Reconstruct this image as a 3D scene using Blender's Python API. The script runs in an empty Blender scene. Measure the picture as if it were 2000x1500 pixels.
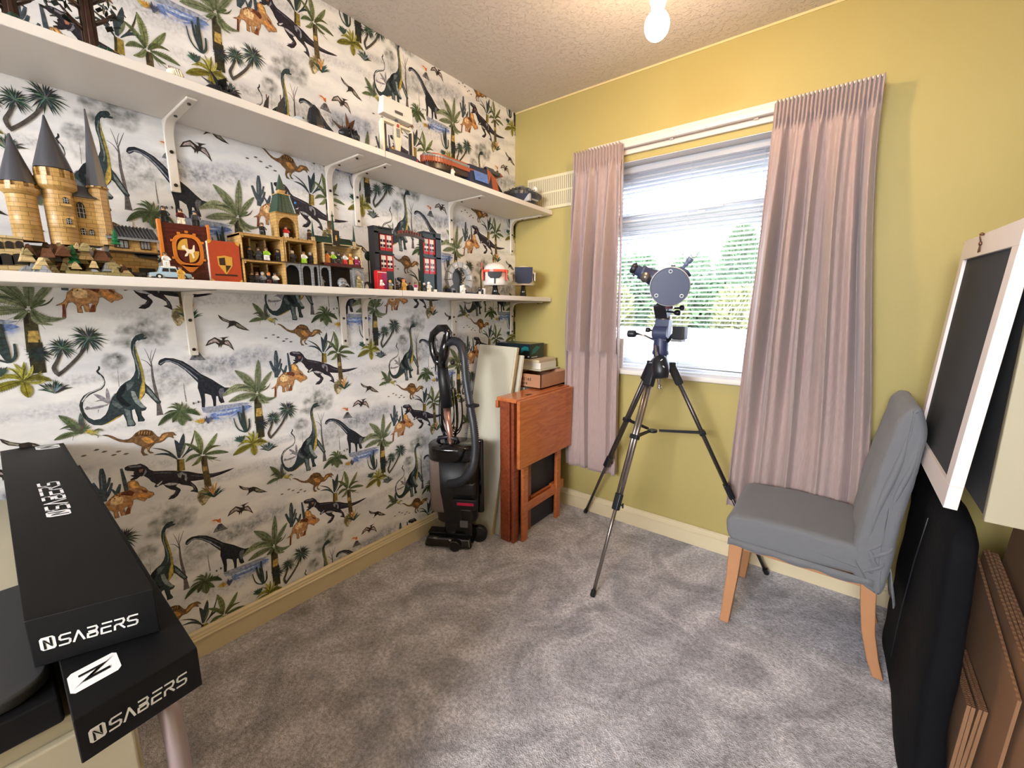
import bpy, bmesh, math, random
from mathutils import Vector, Matrix, noise
random.seed(7)
SC = bpy.context.scene
COL = SC.collection
# ------------------------------------------------------------------ camera
CAMP = Vector((1.69012, -2.19710, 1.22315))
F = 827.0
YAW = math.atan2(656, 840.5); PIT = math.atan2(150, 827)
FH = Vector((-math.sin(YAW), math.cos(YAW), 0)); UP = Vector((0, 0, 1))
FW = FH*math.cos(PIT) - UP*math.sin(PIT)
CU = FH*math.sin(PIT) + UP*math.cos(PIT)
CRT = FW.cross(CU)
cd = bpy.data.cameras.new('camera'); cam = bpy.data.objects.new('camera', cd); COL.objects.link(cam)
cd.sensor_width = 36; cd.lens = F/2000*36; cd.clip_start = .02; cd.clip_end = 300
m = Matrix((CRT, CU, -FW)).transposed().to_4x4(); m.translation = CAMP
cam.matrix_world = m
SC.camera = cam
# ------------------------------------------------------------------ view, world, lights
SC.view_settings.view_transform = 'Standard'; SC.view_settings.look = 'None'
SC.view_settings.gamma = 1; SC.view_settings.exposure = 0.32; SC.view_settings.use_curve_mapping = False
W = bpy.data.worlds.new('world'); SC.world = W; W.use_nodes = True
nt = W.node_tree; nt.nodes.clear()
o = nt.nodes.new('ShaderNodeOutputWorld'); b = nt.nodes.new('ShaderNodeBackground')
tc = nt.nodes.new('ShaderNodeTexCoord'); sep = nt.nodes.new('ShaderNodeSeparateXYZ'); rp = nt.nodes.new('ShaderNodeValToRGB')
nt.links.new(tc.outputs['Generated'], sep.inputs[0]); nt.links.new(sep.outputs['Z'], rp.inputs[0])
rp.color_ramp.elements[0].color = (.80, .88, 1, 1); rp.color_ramp.elements[1].color = (.9, .95, 1, 1)
nt.links.new(rp.outputs[0], b.inputs[0]); b.inputs[1].default_value = 10.5
nt.links.new(b.outputs[0], o.inputs[0])
BULB = Vector((1.116, -.716, 2.10)); BULB_L = 235
def area(name, loc, target, sx, sy, power, col):
    l = bpy.data.lights.new(name, 'AREA'); l.shape = 'RECTANGLE'; l.size = sx; l.size_y = sy; l.energy = power; l.color = col
    ob = bpy.data.objects.new(name, l); COL.objects.link(ob); ob.location = loc
    ob.rotation_euler = (Vector(target)-Vector(loc)).to_track_quat('-Z', 'Y').to_euler(); return ob
area('fill_light', (1.3, -5.3, 1.95), (.8, -1, .9), 1.6, .8, 175, (.93, .96, 1))  # added fill lamp behind the camera, brightens the whole room
SC.cycles.max_bounces = 8; SC.cycles.use_denoising = True
SC.cycles.sample_clamp_indirect = 6
# ------------------------------------------------------------------ helpers
def ray(px, py): return FW + CRT*((px-1000)/F) - CU*((py-750)/F)
def onx(px, py, x): r = ray(px, py); return CAMP + r*((x-CAMP.x)/r.x)
def ony(px, py, y): r = ray(px, py); return CAMP + r*((y-CAMP.y)/r.y)
def onz(px, py, z): r = ray(px, py); return CAMP + r*((z-CAMP.z)/r.z)
def lin(c):
    return tuple((x/255/12.92 if x/255 <= .04045 else ((x/255+.055)/1.055)**2.4) for x in c) + (1,)
MC = {}
def mat(name, rgb, rough=.6, metal=0, var=0, vscale=8, bump=0, bscale=60, spec=.5, coat=0, sheen=0, alpha=1, emis=None, trans=0):
    if name in MC: return MC[name]
    m = bpy.data.materials.new(name); m.use_nodes = True; t = m.node_tree; p = t.nodes['Principled BSDF']
    p.inputs['Base Color'].default_value = lin(rgb); p.inputs['Roughness'].default_value = rough; p.inputs['Metallic'].default_value = metal
    p.inputs['Specular IOR Level'].default_value = spec
    if coat: p.inputs['Coat Weight'].default_value = coat
    if sheen: p.inputs['Sheen Weight'].default_value = sheen
    if trans: p.inputs['Transmission Weight'].default_value = trans
    if emis: p.inputs['Emission Color'].default_value = lin(emis[0]); p.inputs['Emission Strength'].default_value = emis[1]
    co = t.nodes.new('ShaderNodeTexCoord')
    if var:
        n = t.nodes.new('ShaderNodeTexNoise'); n.inputs['Scale'].default_value = vscale; n.inputs['Detail'].default_value = 5
        mx = t.nodes.new('ShaderNodeMix'); mx.data_type = 'RGBA'; c = lin(rgb)
        mx.inputs[6].default_value = tuple(v*(1-var) for v in c[:3])+(1,); mx.inputs[7].default_value = tuple(min(1, v*(1+var)) for v in c[:3])+(1,)
        t.links.new(co.outputs['Object'], n.inputs['Vector']); t.links.new(n.outputs['Fac'], mx.inputs[0]); t.links.new(mx.outputs[2], p.inputs['Base Color'])
    if bump:
        n = t.nodes.new('ShaderNodeTexNoise'); n.inputs['Scale'].default_value = bscale; n.inputs['Detail'].default_value = 4
        bm = t.nodes.new('ShaderNodeBump'); bm.inputs['Strength'].default_value = bump; bm.inputs['Distance'].default_value = .004
        t.links.new(co.outputs['Object'], n.inputs['Vector']); t.links.new(n.outputs['Fac'], bm.inputs['Height']); t.links.new(bm.outputs[0], p.inputs['Normal'])
    MC[name] = m; return m
WLOC = {}
def tag(o, label=None, cat=None, group=None, kind=None):
    if label: o['label'] = label
    if cat: o['category'] = cat
    if group: o['group'] = group
    if kind: o['kind'] = kind
    return o
def thing(name, label, cat, loc=(0, 0, 0), group=None, kind=None):
    o = bpy.data.objects.new(name, None); COL.objects.link(o); o.location = loc; o.empty_display_size = .05
    WLOC[o] = Vector(loc); return tag(o, label, cat, group, kind)
class G:
    def __init__(s): s.v = []; s.f = []; s.mi = []; s.cur = 0; s.sm = []
    def add(s, vs, fs, smooth=False):
        n = len(s.v); s.v += [Vector(v) for v in vs]
        for f in fs: s.f.append([i+n for i in f]); s.mi.append(s.cur); s.sm.append(smooth)
    def m(s, i): s.cur = i; return s
    def hexa(s, p):
        s.add(p, [(0, 3, 2, 1), (4, 5, 6, 7), (0, 1, 5, 4), (1, 2, 6, 5), (2, 3, 7, 6), (3, 0, 4, 7)]); return s
    def box(s, x0, x1, y0, y1, z0, z1):
        return s.hexa([(x0, y0, z0), (x1, y0, z0), (x1, y1, z0), (x0, y1, z0), (x0, y0, z1), (x1, y0, z1), (x1, y1, z1), (x0, y1, z1)])
    def obox(s, c, size, u=(1, 0, 0), v=(0, 1, 0), w=None):
        c = Vector(c); u = Vector(u).normalized(); v = Vector(v).normalized(); w = Vector(w).normalized() if w else u.cross(v).normalized()
        a, b, d = (k/2 for k in size)
        return s.hexa([c+u*i*a+v*j*b+w*k*d for k in (-1, 1) for i, j in ((-1, -1), (1, -1), (1, 1), (-1, 1))])
    def bar(s, p0, p1, wa, wb, up=(0, 0, 1)):
        p0 = Vector(p0); p1 = Vector(p1); d = (p1-p0); n = Vector(up)
        if abs(d.normalized().dot(n)) > .98: n = Vector((1, 0, 0))
        a = d.cross(n).normalized(); b_ = a.cross(d).normalized()
        return s.obox((p0+p1)/2, (wa, wb, d.length), a, b_, d)
    def ring(s, c, a, b, r, n): return [Vector(c)+(a*math.cos(2*math.pi*k/n)+b*math.sin(2*math.pi*k/n))*r for k in range(n)]
    def cyl(s, p0, p1, r0, r1=None, n=16, caps=True, smooth=True):
        p0 = Vector(p0); p1 = Vector(p1); r1 = r0 if r1 is None else r1; d = (p1-p0).normalized()
        a = d.cross(Vector((0, 0, 1)) if abs(d.z) < .9 else Vector((1, 0, 0))).normalized(); b = d.cross(a)
        A = s.ring(p0, a, b, r0, n); B_ = s.ring(p1, a, b, r1, n)
        s.add(A+B_, [(k, (k+1) % n, n+(k+1) % n, n+k) for k in range(n)], smooth)
        if caps: s.add(A, [tuple(range(n-1, -1, -1))]); s.add(B_, [tuple(range(n))])
        return s
    def tube(s, pts, r, n=8, caps=True):
        pts = [Vector(p) for p in pts]; N = len(pts); rr = r if isinstance(r, (list, tuple)) else [r]*N
        up = Vector((0, 0, 1)); d0 = (pts[1]-pts[0]).normalized()
        a = d0.cross(up if abs(d0.z) < .9 else Vector((1, 0, 0))).normalized(); V = []
        for i in range(N):
            d = (pts[min(i+1, N-1)]-pts[max(i-1, 0)]).normalized(); a = (a-d*a.dot(d)).normalized(); b = d.cross(a)
            V += s.ring(pts[i], a, b, rr[i], n)
        s.add(V, [(i*n+k, i*n+(k+1) % n, (i+1)*n+(k+1) % n, (i+1)*n+k) for i in range(N-1) for k in range(n)], True)
        if caps: s.add(V[:n], [tuple(range(n-1, -1, -1))]); s.add(V[-n:], [tuple(range(n))])
        return s
    def lathe(s, o, prof, n=20, ax=(0, 0, 1), smooth=True):
        o = Vector(o); ax = Vector(ax).normalized(); a = ax.cross(Vector((0, 0, 1)) if abs(ax.z) < .9 else Vector((1, 0, 0))).normalized(); b = ax.cross(a); V = []
        for r, z in prof: V += s.ring(o+ax*z, a, b, max(r, 1e-5), n)
        N = len(prof)
        s.add(V, [(i*n+k, i*n+(k+1) % n, (i+1)*n+(k+1) % n, (i+1)*n+k) for i in range(N-1) for k in range(n)], smooth); return s
    def sphere(s, c, r, sc=(1, 1, 1), n=14, mrings=9):
        c = Vector(c); V = []
        for i in range(mrings+1):
            t = math.pi*i/mrings
            for k in range(n):
                p = 2*math.pi*k/n; V.append(c+Vector((r*sc[0]*math.sin(t)*math.cos(p), r*sc[1]*math.sin(t)*math.sin(p), r*sc[2]*math.cos(t))))
        s.add(V, [(i*n+k, (i+1)*n+k, (i+1)*n+(k+1) % n, i*n+(k+1) % n) for i in range(mrings) for k in range(n)], True); return s
    def prism(s, pts, w, smooth=False):
        pts = [Vector(p) for p in pts]; w = Vector(w); n = len(pts)
        s.add(pts+[p+w for p in pts], [(k, (k+1) % n, n+(k+1) % n, n+k) for k in range(n)], smooth)
        s.add(pts, [tuple(range(n-1, -1, -1))]); s.add([p+w for p in pts], [tuple(range(n))]); return s
    def quad(s, *p): s.add(p, [tuple(range(len(p)))]); return s
    def obj(s, name, mats, parent=None, bevel=0, base=None, seg=2, sub=0, recalc=True):
        if not isinstance(mats, (list, tuple)): mats = [mats]
        lo = Vector([min(v[i] for v in s.v) for i in range(3)]); hi = Vector([max(v[i] for v in s.v) for i in range(3)])
        loc = Vector(base) if base is not None else Vector(((lo.x+hi.x)/2, (lo.y+hi.y)/2, lo.z))
        me = bpy.data.meshes.new(name); me.from_pydata([v-loc for v in s.v], [], s.f)
        for q in mats: me.materials.append(q)
        me.polygons.foreach_set('material_index', s.mi); me.polygons.foreach_set('use_smooth', s.sm)
        bm = bmesh.new(); bm.from_mesh(me); bmesh.ops.remove_doubles(bm, verts=bm.verts, dist=1e-6)
        if recalc: bmesh.ops.recalc_face_normals(bm, faces=bm.faces)
        bm.to_mesh(me); bm.free(); me.update()
        o = bpy.data.objects.new(name, me); COL.objects.link(o); o.location = loc; WLOC[o] = loc
        if parent is not None:
            o.parent = parent; o.location = loc - WLOC[parent]
        if bevel:
            md = o.modifiers.new('bevel', 'BEVEL'); md.width = bevel; md.segments = seg; md.limit_method = 'ANGLE'; md.angle_limit = .6
            for p in me.polygons: p.use_smooth = True
            wn = o.modifiers.new('wn', 'WEIGHTED_NORMAL'); wn.keep_sharp = True
        if sub: md = o.modifiers.new('sub', 'SUBSURF'); md.levels = sub; md.render_levels = sub
        return o
def struct(o): o['kind'] = 'structure'; return o
# letter strokes: unit glyphs in a 0..1 box, drawn as flat bars
GL = {'S': [[(1, 1), (.15, 1), (0, .85), (0, .62), (.15, .52), (.85, .48), (1, .38), (1, .15), (.85, 0), (0, 0)]],
 'V': [[(0, 0), (.42, 1)], [(.5, .85), (1, 0)]], 'B': [[(0, 0), (0, .38), (.85, .42), (.95, .2), (.85, 0), (.15, 0)], [(0, 1), (.8, 1), (.92, .8), (.8, .58), (.1, .58)]],
 'E': [[(.1, 1), (1, 1)], [(0, .55), (.9, .55)], [(0, .45), (0, 0), (.95, 0)]], 'R': [[(0, 1), (.85, 1), (.95, .75), (.8, .5), (.2, .5), (0, .4), (0, 0)], [(.45, .5), (1, 0)]],
 '1': [[(.3, .8), (.55, 1), (.55, 0)]], '0': [[(.1, .2), (.1, .8), (.5, 1), (.9, .8), (.9, .2), (.5, 0), (.1, .2)]], '%': [[(0, 0), (1, 1)], [(.1, .75), (.25, .95), (.35, .75), (.1, .75)], [(.65, .2), (.85, .35), (.9, .1), (.65, .2)]],
 'e': [[(.1, .35), (.9, .35), (.8, .62), (.3, .65), (.1, .35), (.3, 0), (.9, .05)]], 'c': [[(.9, .6), (.3, .65), (.1, .33), (.3, 0), (.9, .05)]], 'y': [[(.1, .65), (.5, .05)], [(.9, .65), (.3, -.3)]],
 'l': [[(.5, 1), (.5, 0)]], 'd': [[(.85, 1), (.85, 0), (.3, 0), (.1, .33), (.3, .65), (.85, .6)]], 'a': [[(.2, .6), (.7, .65), (.85, .45), (.85, 0), (.3, 0), (.15, .2), (.85, .35)]], 'r': [[(.2, .65), (.2, 0)], [(.2, .4), (.8, .62)]],
 'b': [[(.15, 1), (.15, 0), (.7, 0), (.9, .33), (.7, .65), (.15, .6)]], 'o': [[(.1, .33), (.3, .65), (.7, .65), (.9, .33), (.7, 0), (.3, 0), (.1, .33)]], 'C': [[(.95, .9), (.3, 1), (.05, .5), (.3, 0), (.95, .1)]], 'F': [[(.1, 0), (.1, 1), (.9, 1)], [(.1, .5), (.8, .5)]], 'i': [[(.5, .6), (.5, 0)]],
 'W': [[(0, 1), (.25, 0), (.5, .8), (.75, 0), (1, 1)]], 'N': [[(0, 0), (0, 1), (1, 0), (1, 1)]], 'x': [[(0, .65), (1, 0)], [(0, 0), (1, .65)]], 't': [[(.5, .95), (.5, 0), (.8, 0)], [(.2, .65), (.8, .65)]], 's': [[(.85, .65), (.2, .6), (.2, .38), (.8, .3), (.8, .03), (.1, 0)]]}
def text(g, s, o, u, v, h, w, gap, th, slant=0, lift=.0006):
    o = Vector(o); u = Vector(u).normalized(); v = Vector(v).normalized(); nrm = u.cross(v).normalized(); x = 0
    for ch in s:
        if ch == ' ': x += w*.7; continue
        for st in GL[ch]:
            for (a, b), (c, d) in zip(st, st[1:]):
                p = o+u*(x+a*w+b*h*slant)+v*(b*h)+nrm*lift; q = o+u*(x+c*w+d*h*slant)+v*(d*h)+nrm*lift
                e = (q-p).normalized(); k = e.cross(nrm)*th/2; p = p-e*th*.35; q = q+e*th*.35
                g.quad(p-k, q-k, q+k, p+k)
        x += w+gap
    return x
MOTIFS=[
('S',(170,172,178),0.45,[-17312,10376],[787,313]),
('S',(170,172,178),0.45,[-17906,10271],[581,331]),
('S',(170,172,178),0.45,[-16960,10222],[745,320]),
('S',(170,172,178),0.45,[-18260,10091],[537,326]),
('S',(170,172,178),0.45,[-18665,10250],[531,291]),
('S',(170,172,178),0.45,[-18519,9715],[691,431]),
('S',(165,168,182),0.5,[-15493,10475],[781,390]),
('S',(165,168,182),0.5,[-16787,10283],[868,336]),
('S',(165,168,182),0.5,[-16031,10396],[711,285]),
('S',(165,168,182),0.5,[-16437,9740],[440,220]),
('S',(150,152,156),0.5,[-16875,10201],[522,182]),
('S',(150,152,156),0.5,[-16444,9678],[302,157]),
('S',(200,202,206),0.5,[-17662,8367],[1223,181]),
('S',(200,202,206),0.5,[-19526,8695],[782,135]),
('S',(200,202,206),0.5,[-18441,5817],[1156,182]),
('S',(200,202,206),0.5,[-17241,6264],[657,128]),
('S',(200,202,206),0.5,[-18625,7272],[889,175]),
('S',(205,205,212),0.5,[-16490,7464],[730,196]),
('S',(205,205,212),0.5,[-15140,7120],[646,175]),
('S',(205,205,212),0.5,[-16758,6260],[554,197]),
('S',(205,205,212),0.5,[-15540,6334],[939,209]),
('S',(205,205,212),0.5,[-12278,5144],[1707,287]),
('S',(140,143,142),0.55,[-17819,9837],[250,196]),
('S',(140,143,142),0.55,[-18046,9840],[155,110]),
('S',(140,143,142),0.55,[-17633,9840],[185,113]),
('S',(140,143,142),0.55,[-18423,9618],[191,163]),
('S',(140,143,142),0.55,[-19356,10127],[226,152]),
('S',(180,182,186),0.5,[-20007,10189],[381,146]),
('S',(180,182,186),0.5,[-19541,10304],[367,150]),
('S',(98,103,100),0.6,[-18585,11770],[222,180]),
('S',(98,103,100),0.6,[-18392,11673],[145,157]),
('S',(98,103,100),0.6,[-18691,11721],[200,154]),
('S',(98,103,100),0.6,[-19083,11557],[162,176]),
('S',(98,103,100),0.6,[-19184,11511],[113,125]),
('S',(98,103,100),0.6,[-18851,11548],[216,165]),
('S',(98,103,100),0.6,[-18555,11509],[224,207]),
('S',(98,103,100),0.6,[-18088,11556],[183,160]),
('S',(98,103,100),0.6,[-18221,11521],[106,106]),
('S',(98,103,100),0.6,[-18543,11273],[266,209]),
('S',(98,103,100),0.6,[-18237,11202],[191,186]),
('S',(98,103,100),0.6,[-18389,11344],[187,158]),
('S',(98,103,100),0.6,[-19107,11204],[191,177]),
('S',(98,103,100),0.6,[-19318,11193],[112,112]),
('S',(98,103,100),0.6,[-18982,11119],[175,153]),
('S',(98,103,100),0.6,[-18100,11275],[129,134]),
('S',(98,103,100),0.6,[-18145,11438],[171,133]),
('S',(98,103,100),0.6,[-18732,11388],[180,154]),
('S',(80,84,84),0.8,[-19406,10784],[167,125]),
('S',(80,84,84),0.8,[-19346,10816],[112,100]),
('S',(98,103,100),0.55,[-19211,10676],[152,152]),
('S',(98,103,100),0.55,[-19591,10638],[136,124]),
('S',(98,103,100),0.55,[-19454,10548],[203,125]),
('S',(98,103,100),0.55,[-19305,10532],[151,114]),
('S',(98,103,100),0.55,[-19508,10856],[110,74]),
('T',(104,98,100),1,[-18546,8847,-18542,9250,-18560,9639,-18581,9996,-18570,10346,-18566,10560],[175,92,82,68,48,34]),
('T',(104,98,100),1,[-18574,10400,-18668,10570,-18799,10662],[28,19,9]),
('T',(104,98,100),1,[-18569,10534,-18479,10765,-18391,10972],[28,19,9]),
('T',(104,98,100),1,[-18572,10507,-18622,10778,-18678,10994],[24,16,7]),
('T',(104,98,100),1,[-18570,10614,-18551,10772,-18501,10927],[19,14,7]),
('T',(150,150,152),1,[-17816,9149,-17827,9467,-17821,9780],[41,31,20]),
('T',(165,165,168),1,[-19393,9899,-19371,10232,-19365,10436],[20,15,9]),
('P',(118,118,124),1,[-17399,10770,-17292,10770,-17182,10565,-17107,10471,-17580,10517,-17521,10625],[]),
('P',(80,80,86),1,[-17388,10769,-17304,10768,-17280,10660,-17314,10577,-17352,10666,-17411,10558,-17452,10618],[]),
('P',(214,120,56),1,[-17318,10792,-17402,10855,-17440,10929,-17598,10974,-17480,10993,-17368,10946,-17305,10976,-17298,10890],[]),
('S',(226,160,100),0.5,[-17487,10932],[163,98]),
('S',(120,146,205),0.85,[-16623,2360],[508,184]),
('S',(120,146,205),0.85,[-16973,2356],[359,181]),
('S',(120,146,205),0.85,[-16219,2408],[353,167]),
('S',(120,146,205),0.85,[-16405,2375],[381,186]),
('P',(118,142,200),1,[-17204,2418,-16854,2504,-16423,2558,-15983,2530,-15877,2454,-16227,2325,-16529,2223,-16885,2201,-17157,2224],[]),
('P',(160,168,190),1,[-17438,2712,-17041,2688,-16627,2663,-16194,2658,-15863,2602,-16171,2515,-16713,2515,-17200,2458,-17393,2521],[]),
('P',(190,205,232),1,[-17064,2468,-16648,2459,-16215,2450,-16620,2380,-17004,2385],[]),
('P',(80,104,170),0.5,[-17011,2313,-16631,2278,-16412,2313,-16601,2219,-16920,2199],[]),
('L',(150,146,156),1,[-19669,9427,-19963,9770],[96,0.05,0]),
('L',(150,146,156),1,[-19678,9428,-19662,9901],[78,0,0]),
('L',(150,146,156),1,[-19659,9438,-19492,9720],[61,0,0]),
('L',(150,146,156),1,[-19691,9405,-20175,9355],[65,-0.05,0]),
('L',(150,146,156),1,[-19687,9430,-19976,9533],[43,0.3,0]),
('P',(150,146,156),1,[-20199,9372,-20139,9436,-20081,9400,-20100,9328,-20161,9327],[]),
('T',(150,146,156),1,[-19916,9293,-19941,9195],[26,9]),
('P',(52,66,70),1,[-18902,11294,-18832,11380,-18748,11420,-18666,11431,-18633,11370,-18669,11327,-18580,11307,-18614,11272,-18727,11263,-18770,11234,-18818,11250,-18866,11189,-18888,11087,-18900,10906,-18882,10723,-18852,10562,-18824,10375,-18806,10187,-18798,9999,-18786,9890,-18719,9799,-18651,9667,-18577,9491,-18518,9357,-18474,9280,-18491,9227,-18576,9229,-18620,9306,-18699,9443,-18758,9561,-18822,9626,-18852,9550,-18971,9408,-19024,9390,-18981,9329,-18910,9235,-18845,9146,-18884,9080,-18961,9068,-18987,9073,-18991,8938,-18931,8775,-18960,8740,-19091,8754,-19085,8889,-19108,9029,-19122,9166,-19200,9141,-19206,9049,-19209,8861,-19160,8688,-19195,8641,-19353,8658,-19353,8811,-19376,8949,-19401,9061,-19476,8997,-19620,8921,-19761,8847,-19912,8823,-20070,8864,-20164,8961,-20248,9131,-20282,9338,-20285,9488,-20252,9607,-20169,9742,-20054,9822,-19905,9874,-19791,9920,-19726,9999,-19703,10097,-19734,10253,-19807,10362,-19822,10414,-19769,10482,-19756,10556,-19736,10528,-19740,10466,-19789,10405,-19759,10344,-19693,10235,-19681,10081,-19708,9971,-19778,9880,-19912,9820,-20044,9761,-20154,9659,-20211,9550,-20234,9429,-20221,9276,-20156,9099,-20052,9001,-19907,9008,-19783,9112,-19710,9253,-19648,9449,-19574,9591,-19462,9728,-19365,9895,-19236,10007,-19111,10068,-19017,10187,-18959,10338,-18950,10494,-18951,10651,-18984,10862,-18982,11042,-18953,11194],[]),
('P',(160,146,76),1,[-18868,11085,-18860,10903,-18822,10638,-18784,10317,-18782,9997,-18826,9627,-18973,9395,-18992,9439,-18930,9750,-18855,9953,-18843,10218,-18868,10512,-18899,10802,-18893,11010],[]),
('P',(206,176,88),1,[-18795,10025,-18826,9627,-18967,9407,-18982,9450,-18903,9719,-18838,9924],[]),
('P',(142,154,154),1,[-19152,9732,-19056,9703,-19028,9525,-18941,9322,-18860,9144,-18960,9163,-19089,9348,-19145,9545],[]),
('P',(112,124,126),1,[-19363,9213,-19235,9135,-19241,8921,-19179,8692,-19262,8670,-19328,8698,-19337,8941],[]),
('P',(120,130,130),1,[-18763,9779,-18675,9643,-18557,9391,-18505,9285,-18577,9312,-18693,9496,-18767,9658],[]),
('P',(26,32,38),1,[-19403,9823,-19304,9925,-19220,9978,-19277,9751,-19383,9598,-19286,9437,-19187,9286,-19289,9252,-19444,9412,-19500,9578,-19465,9703],[]),
('P',(98,110,112),1,[-19223,9952,-19117,10016,-19023,9977,-19120,9832,-19229,9744],[]),
('P',(96,106,108),1,[-19583,9515,-19482,9419,-19385,9270,-19466,9232,-19569,9330,-19614,9417],[]),
('P',(190,160,70),1,[-19412,9050,-19621,8908,-19761,8842,-19855,8836,-19738,8881,-19575,8978],[]),
('P',(30,38,40),1,[-19112,9165,-19075,8968,-19045,8799,-19089,8768,-19092,8945],[]),
('T',(120,132,128),1,[-18891,11139,-18945,10910,-18918,10595,-18886,10276,-18931,10070],[18,36,41,36,14]),
('T',(24,28,32),0.5,[-19760,10306,-19699,10097,-19793,9908,-20057,9798,-20225,9577],[13,19,21,26,30]),
('P',(40,44,54),1,[-18374,4371,-18325,4424,-18204,4464,-18001,4429,-17771,4317,-17574,4136,-17433,3971,-17318,3837,-17167,3724,-17013,3602,-16829,3419,-16670,3279,-16392,3230,-16616,3126,-16724,3095,-16786,2999,-16740,2764,-16845,2755,-16888,2840,-16905,3017,-16971,3029,-17007,2691,-17075,2685,-17070,2892,-17102,3075,-17226,3158,-17291,3171,-17300,2928,-17335,2697,-17411,2718,-17394,2976,-17419,3195,-17453,3395,-17425,3564,-17578,3799,-17740,4035,-17905,4210,-18072,4327,-18219,4337,-18345,4243,-18398,4287],[]),
('P',(150,156,172),1,[-18214,4381,-18124,4389,-17899,4266,-17677,4045,-17429,3707,-17420,3642,-17683,3988,-17875,4208,-18071,4338,-18247,4342,-18342,4272,-18368,4300],[]),
('P',(104,106,116),1,[-16827,3271,-16699,3272,-16715,3111,-16786,2999,-16806,2903,-16856,2992,-16872,3168],[]),
('P',(84,90,100),1,[-18118,4444,-17833,4314,-17552,4046,-17325,3779,-17269,3691,-17558,3989,-17838,4269],[]),
('P',(48,44,54),1,[-19574,7400,-19498,7434,-19395,7431,-19292,7409,-19206,7417,-19128,7350,-19061,7271,-19019,7169,-18919,7078,-18745,7031,-18589,6988,-18386,6924,-18202,6850,-18015,6775,-17779,6636,-17582,6556,-17350,6498,-17108,6486,-16885,6499,-16701,6493,-16863,6442,-17118,6390,-17364,6371,-17627,6376,-17880,6412,-18027,6446,-17963,6344,-17889,6222,-17852,6096,-17848,5965,-17948,6034,-18055,6088,-17951,6116,-17965,6217,-18068,6301,-18254,6397,-18319,6466,-18395,6430,-18423,6393,-18318,6262,-18312,6206,-18413,6060,-18515,6003,-18667,6023,-18601,6082,-18498,6154,-18427,6253,-18549,6328,-18673,6465,-18730,6576,-18799,6570,-18916,6534,-18956,6579,-18904,6636,-18922,6673,-19001,6760,-19073,6903,-19169,7009,-19254,7022,-19346,6965,-19474,6949,-19490,6989,-19390,7038,-19476,7109,-19381,7108,-19394,7179,-19359,7203,-19417,7250,-19517,7282,-19573,7328],[]),
('P',(188,188,198),1,[-18720,6558,-18591,6575,-18432,6521,-18332,6455,-18417,6444,-18601,6483],[]),
('P',(150,148,160),1,[-18340,6801,-18205,6829,-18095,6722,-18082,6575,-18122,6478,-18164,6540,-18137,6672,-18212,6760,-18251,6631,-18318,6685],[]),
('P',(172,112,92),1,[-19267,7232,-19159,7233,-19185,7147,-19251,7133],[]),
('P',(140,138,148),1,[-19102,7209,-19080,7114,-19146,7017,-19259,6980,-19162,7066],[]),
('P',(128,124,136),1,[-19500,7420,-19315,7392,-19211,7375,-19175,7320,-19281,7324,-19445,7360],[]),
('P',(215,213,220),1,[-18903,6606,-18787,6672,-18738,6701,-18763,6643,-18869,6557],[]),
('T',(96,92,104),1,[-18926,7020,-18708,6959,-18439,6873],[15,45,15]),
('T',(90,86,98),1,[-17980,6637,-17615,6492,-17166,6455],[22,44,11]),
('T',(110,106,116),1,[-18646,6099,-18487,6150,-18392,6241],[10,26,16]),
('T',(110,106,116),1,[-18013,6346,-17929,6204,-17918,6071],[16,27,11]),
('T',(72,84,94),1,[-20155,6503,-20117,6885,-20094,7269,-20080,7529],[137,165,160,69]),
('T',(72,84,94),1,[-20172,6680,-20243,6874,-20322,7152],[91,109,82]),
('T',(72,84,94),1,[-20070,6869,-19994,7011,-19936,7204],[69,78,55]),
('T',(72,84,94),1,[-20105,6598,-20006,6760,-19909,7025],[92,92,50]),
('T',(72,84,94),1,[-19619,6621,-19634,7003,-19656,7397],[105,100,57]),
('T',(72,84,94),1,[-19867,6595,-19795,6771,-19741,6924],[117,103,51]),
('T',(72,84,94),1,[-19863,6623,-19907,6754,-19948,6825],[70,61,42]),
('T',(120,130,138),1,[-20145,6895,-20106,7385],[27,18]),
('T',(150,130,62),1,[-18224,6873,-18191,7266],[225,187]),
('T',(70,62,40),1,[-18289,6893,-18261,7286],[53,69]),
('T',(98,84,58),1,[-17530,6065,-17543,6430,-17552,6822,-17549,7206],[218,189,177,172]),
('T',(190,160,100),1,[-17557,6662,-17552,6822],[125,113]),
('T',(56,50,38),1,[-17596,6899,-17590,7186],[67,73]),
('L',(58,70,76),1,[-18221,7321,-18009,8124],[138,0,0]),
('L',(58,70,76),1,[-18239,7326,-18269,7975],[127,0.1,0]),
('L',(90,90,84),1,[-18272,7290,-18851,7838],[53,0.14,6]),
('L',(58,70,76),1,[-18274,7275,-18867,7606],[64,0.2,0]),
('L',(80,80,60),1,[-18151,7301,-17715,8116],[48,-0.1,4]),
('L',(58,70,76),1,[-18151,7301,-17514,7522],[69,0.22,0]),
('L',(110,120,96),1,[-18166,7382,-18000,7769],[69,0,0]),
('L',(132,142,96),1,[-17601,7317,-17711,8146],[184,0.06,14]),
('L',(132,142,96),1,[-17539,7299,-17078,7901],[157,-0.05,14]),
('L',(108,120,84),1,[-17506,7242,-16802,7126],[146,0.08,14]),
('L',(90,92,50),1,[-17517,7261,-17007,7429],[73,0.25,0]),
('L',(108,120,84),1,[-17629,7293,-18059,7790],[123,0.12,8]),
('L',(108,120,84),1,[-17633,7262,-18072,7138],[134,0.2,10]),
('L',(132,142,96),1,[-17611,7224,-17920,6951],[123,-0.15,8]),
('T',(130,130,80),1,[-17489,7157,-17295,7004,-17078,6891],[14,14,17]),
('L',(96,108,70),1,[-17556,7256,-17292,7521],[95,0.1,8]),
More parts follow.
